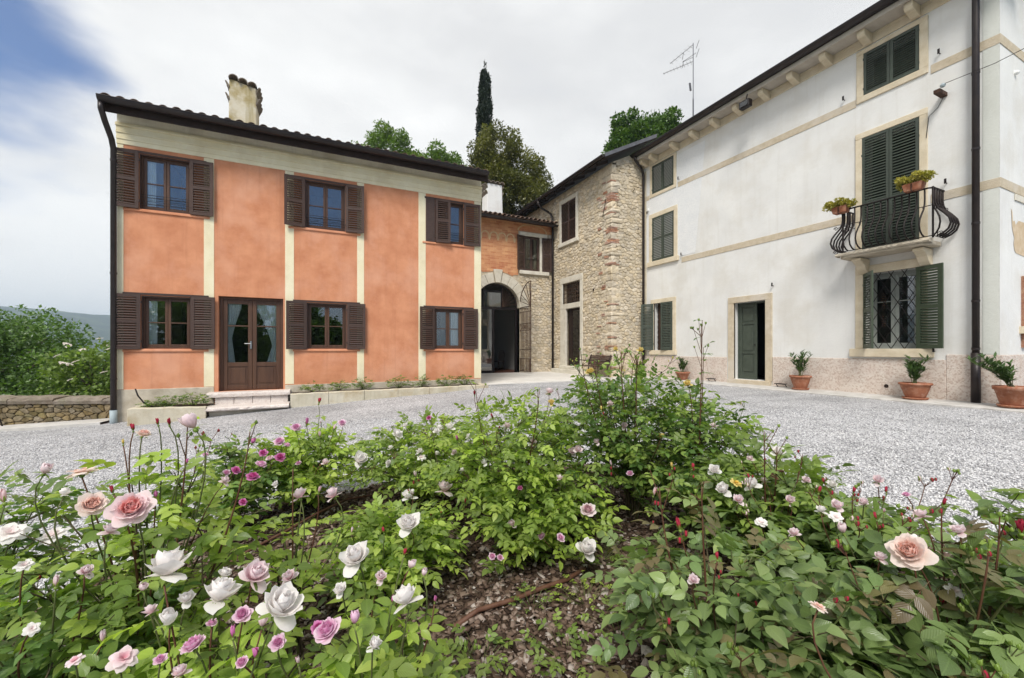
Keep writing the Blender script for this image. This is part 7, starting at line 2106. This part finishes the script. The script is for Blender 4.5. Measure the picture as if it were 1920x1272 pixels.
# low weeds on the mulch, each a small plant of its own
def weed(lat, d, r_, n, size, lf, label, seed, h=.08, group='weeds coming up through the mulch'):
    rg = random.Random(seed); p = W(lat, d, 0); p.z = bedz(p.x, p.y)
    T = empty('weed', p, 0, label, 'weed', group)
    mb = MB()
    for i in range(n):
        a_ = rg.random() * 6.283; q = math.sqrt(rg.random()) * r_
        tip = Vector((q * math.cos(a_), q * math.sin(a_), h * rg.uniform(.3, 1)))
        mb.tube([(tip.x * .3, tip.y * .3, 0), tuple(tip)], [.002, .0012], 3, cap=False)
        d_ = Vector((math.cos(a_ + rg.uniform(-1, 1)), math.sin(a_ + rg.uniform(-1, 1)), rg.uniform(-.1, .5))).normalized()
        n_ = Vector((rg.gauss(0, .3), rg.gauss(0, .3), 1)); y = n_.cross(d_).normalized(); z = d_.cross(y)
        inst('leaf', rg.choice(leafset(lf, False)), T, mat4=Matrix(((d_.x, y.x, z.x, tip.x), (d_.y, y.y, z.y, tip.y), (d_.z, y.z, z.z, tip.z), (0, 0, 0, 1))) @ Matrix.Scale(size * rg.uniform(.7, 1.2), 4))
    mb.build('stem', M['stemgreen'], T)
for i, a in enumerate(((.02, 2.42, .13, 30, .026, 'mid', 'bright little weed above the rusty hose, below the middle bush'), (.50, 2.36, .15, 34, .026, 'mid', 'leafy weed at the far end of the rusty hose'),
                       (.64, 2.10, .15, 26, .030, 'mid', 'low weed between the mulch and the broad-leaved bush'), (.22, 1.66, .15, 24, .036, 'mid', 'weed with oval leaves at the bottom middle of the picture'),
                       (-.12, 1.66, .12, 18, .036, 'mid', 'weed with a few oval leaves at the bottom edge beside the lime bush'), (.46, 1.76, .13, 22, .032, 'mid', 'small weed near the bottom edge beside the large-leaved bush'),
                       (.10, 2.00, .09, 16, .022, 'mid', 'tiny weed just below the rusty hose'), (-.62, 2.55, .14, 22, .026, 'mid', 'weed between the white star-like roses and the middle bush'),
                       (-1.55, 2.95, .16, 26, .028, 'lime', 'yellowish weed on the open mulch left of the bare stem'), (-1.75, 2.45, .14, 20, .026, 'mid', 'small weed beneath the coral-centred rose bush'),
                       (.36, 2.02, .14, 26, .020, 'lime', 'fine-leaved weed right of the rusty hose'), (-1.15, 3.0, .14, 20, .028, 'mid', 'weed on the mulch below the bright low bush'))):
    weed(*a, 700 + i)
# fallen petals and drip hoses
fp = MB(); fp.uv = []; petal_geo(fp, 0, 1, 5, 30, .4, random.Random(2), nu=4, nv=3); fpm = [fp.mesh('fallen_petal', PT[k][0], True) for k in ('white', 'blush', 'apricot')]
for i in range(46):
    lat, d = (rg.uniform(-2.15, -1.6), rg.uniform(1.75, 2.15)) if i < 26 else (rg.uniform(-1.9, .9), rg.uniform(1.7, 3.0))
    p = W(lat, d, 0); p.z = bedz(p.x, p.y) + .018
    o = inst('fallen_petal', fpm[i % 3], None, p, (rg.uniform(-.5, .5), rg.uniform(-.5, .5), rg.random() * 6), .022)
    tag(o, 'pale fallen rose petal lying on the dark mulch', 'petal', 'fallen petals on the mulch')
def hose(pts, r_, label):
    v = []
    for lat, d, h in pts:
        p = W(lat, d, 0); v.append((p.x, p.y, bedz(p.x, p.y) + h))
    tag(MB().tube(v, r_, 8).build('drip_hose', M['hose'], smooth=True), label, 'hose')
M['hose'] = surf('brown_drip_hose', (.10, .045, .028), (.14, .07, .045), 20, .55, .2, 60)
hose([(-.26, 1.84, .022), (-.16, 1.92, .026), (.0, 2.0, .03), (.13, 2.08, .034), (.28, 2.16, .03), (.40, 2.26, .02)], .0115, 'rusty brown drip hose lying on the mulch in the middle of the bed')
hose([(-1.75, 2.35, .03), (-1.66, 2.6, .04), (-1.56, 2.85, .06), (-1.46, 3.1, .08), (-1.34, 3.35, .07), (-1.1, 3.5, .04)], .009, 'thin brown hose arching over the mulch left of the bare stem')

# ============================================================ POTS
leafO = MB(); leafO.uv = []; leaflet(leafO, Vector((0, 0, 0)), Vector((1, 0, .05)), Vector((0, 0, 1)), 1, .25, .12, .15, False); leafOm = leafO.mesh('leaf', LF['oleander'], True)
def potted(loc, label, R_, Hp, style, ph, pr, n, seed, saucer=True, lean=(0, 0)):
    rg = random.Random(seed)
    T = empty('potted_oleander', loc, rg.random(), label, 'potted plant', 'terracotta pots of oleander along the white house')
    z0 = .035 if saucer else 0
    if style == 'bowl': prof = [(.0, z0), (R_ * .58, z0), (R_ * .62, z0 + .02), (R_ * .86, z0 + Hp * .62), (R_ * .93, z0 + Hp * .84), (R_ * 1.02, z0 + Hp * .86), (R_ * 1.05, z0 + Hp * .93), (R_, z0 + Hp), (R_ * .90, z0 + Hp), (R_ * .86, z0 + Hp * .9), (0, z0 + Hp * .88)]
    else: prof = [(.0, z0), (R_ * .60, z0), (R_ * .64, z0 + .02), (R_ * .90, z0 + Hp * .78), (R_ * 1.0, z0 + Hp * .80), (R_ * 1.03, z0 + Hp * .97), (R_, z0 + Hp), (R_ * .9, z0 + Hp), (R_ * .86, z0 + Hp * .9), (0, z0 + Hp * .88)]
    MB().lathe(prof, 28).build('pot', M['terracotta'], T, smooth=True).data.polygons.foreach_set('use_smooth', [True] * 0 or [True] * (28 * (len(prof) - 1)))
    MB().lathe([(0, z0 + Hp * .9), (R_ * .86, z0 + Hp * .9)], 20).build('soil', M['soil'], T)
    if saucer: MB().lathe([(0, .0), (R_ * .72, .0), (R_ * .82, .03), (R_ * .80, .045), (R_ * .70, .03), (0, .028)], 26).build('saucer', M['terracotta'], T, smooth=True)
    mb = MB(); top = z0 + Hp * .9; sites = []
    for i in range(max(7, n // 11)):
        a_ = rg.random() * 6.283; r_ = pr * math.sqrt(rg.random())
        e = Vector((r_ * math.cos(a_) + lean[0] * rg.random(), r_ * math.sin(a_) + lean[1] * rg.random(), top + ph * rg.uniform(.6, 1.15)))
        b0 = Vector((rg.uniform(-.05, .05), rg.uniform(-.05, .05), top)); c = (b0 + e) / 2 + Vector((0, 0, .06))
        pts = [b0, (b0 + c) / 2, c, (c + e) / 2, e]; mb.tube(pts, [.006, .005, .004, .003, .002], 5)
        for k in range(26): u = rg.uniform(.2, 1); q = pts[min(3, int(u * 4))].lerp(pts[min(4, int(u * 4) + 1)], (u * 4) % 1); sites.append((q, (e - b0).normalized()))
    mb.build('stem', M['stemgreen'], T)
    rg.shuffle(sites)
    for q, d in sites[:int(n * 2.2)]:
        a_ = rg.random() * 6.283; x = (Vector((math.cos(a_), math.sin(a_), rg.uniform(.1, .8))) + d * .5).normalized()
        nn = Vector((-x.x * x.z, -x.y * x.z, 1)); y = nn.cross(x).normalized(); z = x.cross(y)
        inst('leaf', leafOm, T, mat4=Matrix(((x.x, y.x, z.x, q.x), (x.y, y.y, z.y, q.y), (x.z, y.z, z.z, q.z), (0, 0, 0, 1))) @ Matrix.Scale(rg.uniform(.10, .17), 4))
    return T
potted((11.25, 10.22, -.07), 'small oleander in a dull terracotta pot left of the green door', .235, .27, 'pot', .42, .16, 110, 1, False)
potted((11.22, 6.42, -.07), 'oleander in a terracotta pot between the green door and the barred window', .235, .33, 'bowl', .60, .24, 120, 2)
potted((11.22, 4.17, -.07), 'oleander in a wide terracotta bowl below the open green shutters', .255, .31, 'bowl', .50, .20, 190, 3)
potted((11.16, 2.83, -.06), 'sprawling oleander in a terracotta pot beyond the downpipe, cut by the right edge', .24, .34, 'pot', .50, .36, 190, 4, True, (-.1, .45))
# flower pots hanging on the balcony rail
def railpot(loc, label, seed):
    rg = random.Random(seed); T = empty('balcony_flower_pot', loc, 0, label, 'flower pot', 'flower pots on the balcony rail')
    mb = MB(); v = [(-.09, -.13, 0), (.09, -.13, 0), (.09, .13, 0), (-.09, .13, 0), (-.11, -.16, .15), (.11, -.16, .15), (.11, .16, .15), (-.11, .16, .15)]
    mb.add(v, cube_f).build('pot', M['terracotta'], T, bevel=.008)
    MB().tube([(-.12, 0, .13), (-.12, 0, -.02), (.02, 0, -.02), (.10, 0, .1)], .008, 5).build('hook', M['iron'], T)
    cs = [(rg.uniform(-.16, .14), rg.uniform(-.24, .24), .19 + rg.uniform(-.03, .09), .06, .06, .05) for _ in range(22)]
    leafcloud('foliage', cs, 1700, .05, LF['yellow'], T, seed, up=.4)
railpot((11.03, 5.42, 4.13), 'small terracotta pot of yellowing plants on the left corner of the balcony rail', 5)
railpot((11.03, 4.12, 4.20), 'terracotta pot of yellow-green plants on the right part of the balcony rail', 6)

# ============================================================ small rose plants in the troughs
def trough_plant(x, y, z, r_, h, n, size, label, seed):
    rg = random.Random(seed); n = int(n * 1.5); h *= 1.35; size *= 1.35
    T = empty('young_rose_plant', (x, y, z), 0, label, 'plant', 'young rose plants in the stone planters')
    mb = MB()
    for i in range(n):
        a_ = rg.random() * 6.283; q = math.sqrt(rg.random()) * r_; tip = Vector((q * math.cos(a_), q * math.sin(a_) * .6, h * rg.uniform(.25, 1) * (1 - .5 * (q / r_) ** 2)))
        if i % 3 == 0: mb.tube([(0, 0, 0), (tip.x * .6, tip.y * .6, tip.z * .6), tuple(tip)], [.004, .003, .002], 4, cap=False)
        d_ = Vector((math.cos(a_ + rg.uniform(-1, 1)), math.sin(a_ + rg.uniform(-1, 1)), rg.uniform(-.1, .5))).normalized()
        n_ = Vector((rg.gauss(0, .4), rg.gauss(0, .4), 1)); yy = n_.cross(d_).normalized(); zz = d_.cross(yy)
        inst('leaf', rg.choice(leafset('dark' if rg.random() < .5 else 'mid', False)), T, mat4=Matrix(((d_.x, yy.x, zz.x, tip.x), (d_.y, yy.y, zz.y, tip.y), (d_.z, yy.z, zz.z, tip.z), (0, 0, 0, 1))) @ Matrix.Scale(size * rg.uniform(.7, 1.2), 4))
    mb.build('stem', M['stemgreen'], T)
for i, (x, r_, h, n, lb) in enumerate(((-3.05, .26, .12, 45, 'low green plant at the left end of the short planter'), (-2.82, .22, .20, 40, 'green plant in the middle of the short planter'), (-2.42, .26, .22, 60, 'taller green plant at the right end of the short planter, near the steps'))):
    trough_plant(x, 11.0, -.25, r_, h, n, .038, lb, 800 + i)
for i, (x, r_, h, n, lb) in enumerate(((-.10, .22, .20, 46, 'first young rose plant right of the steps'), (.50, .22, .20, 46, 'young rose plant under the middle ground-floor window'), (1.05, .24, .24, 50, 'young rose plant at the cream band right of the middle window'),
                                       (1.95, .24, .26, 50, 'young rose plant in front of the plain orange wall'), (2.55, .22, .26, 46, 'young rose plant at the cream band left of the right window'), (3.25, .26, .24, 50, 'young rose plant under the left half of the right window'), (3.75, .26, .26, 50, 'last young rose plant before the terrace corner'))):
    trough_plant(x, 11.12, -.06, r_, h, n, .038, lb, 820 + i)
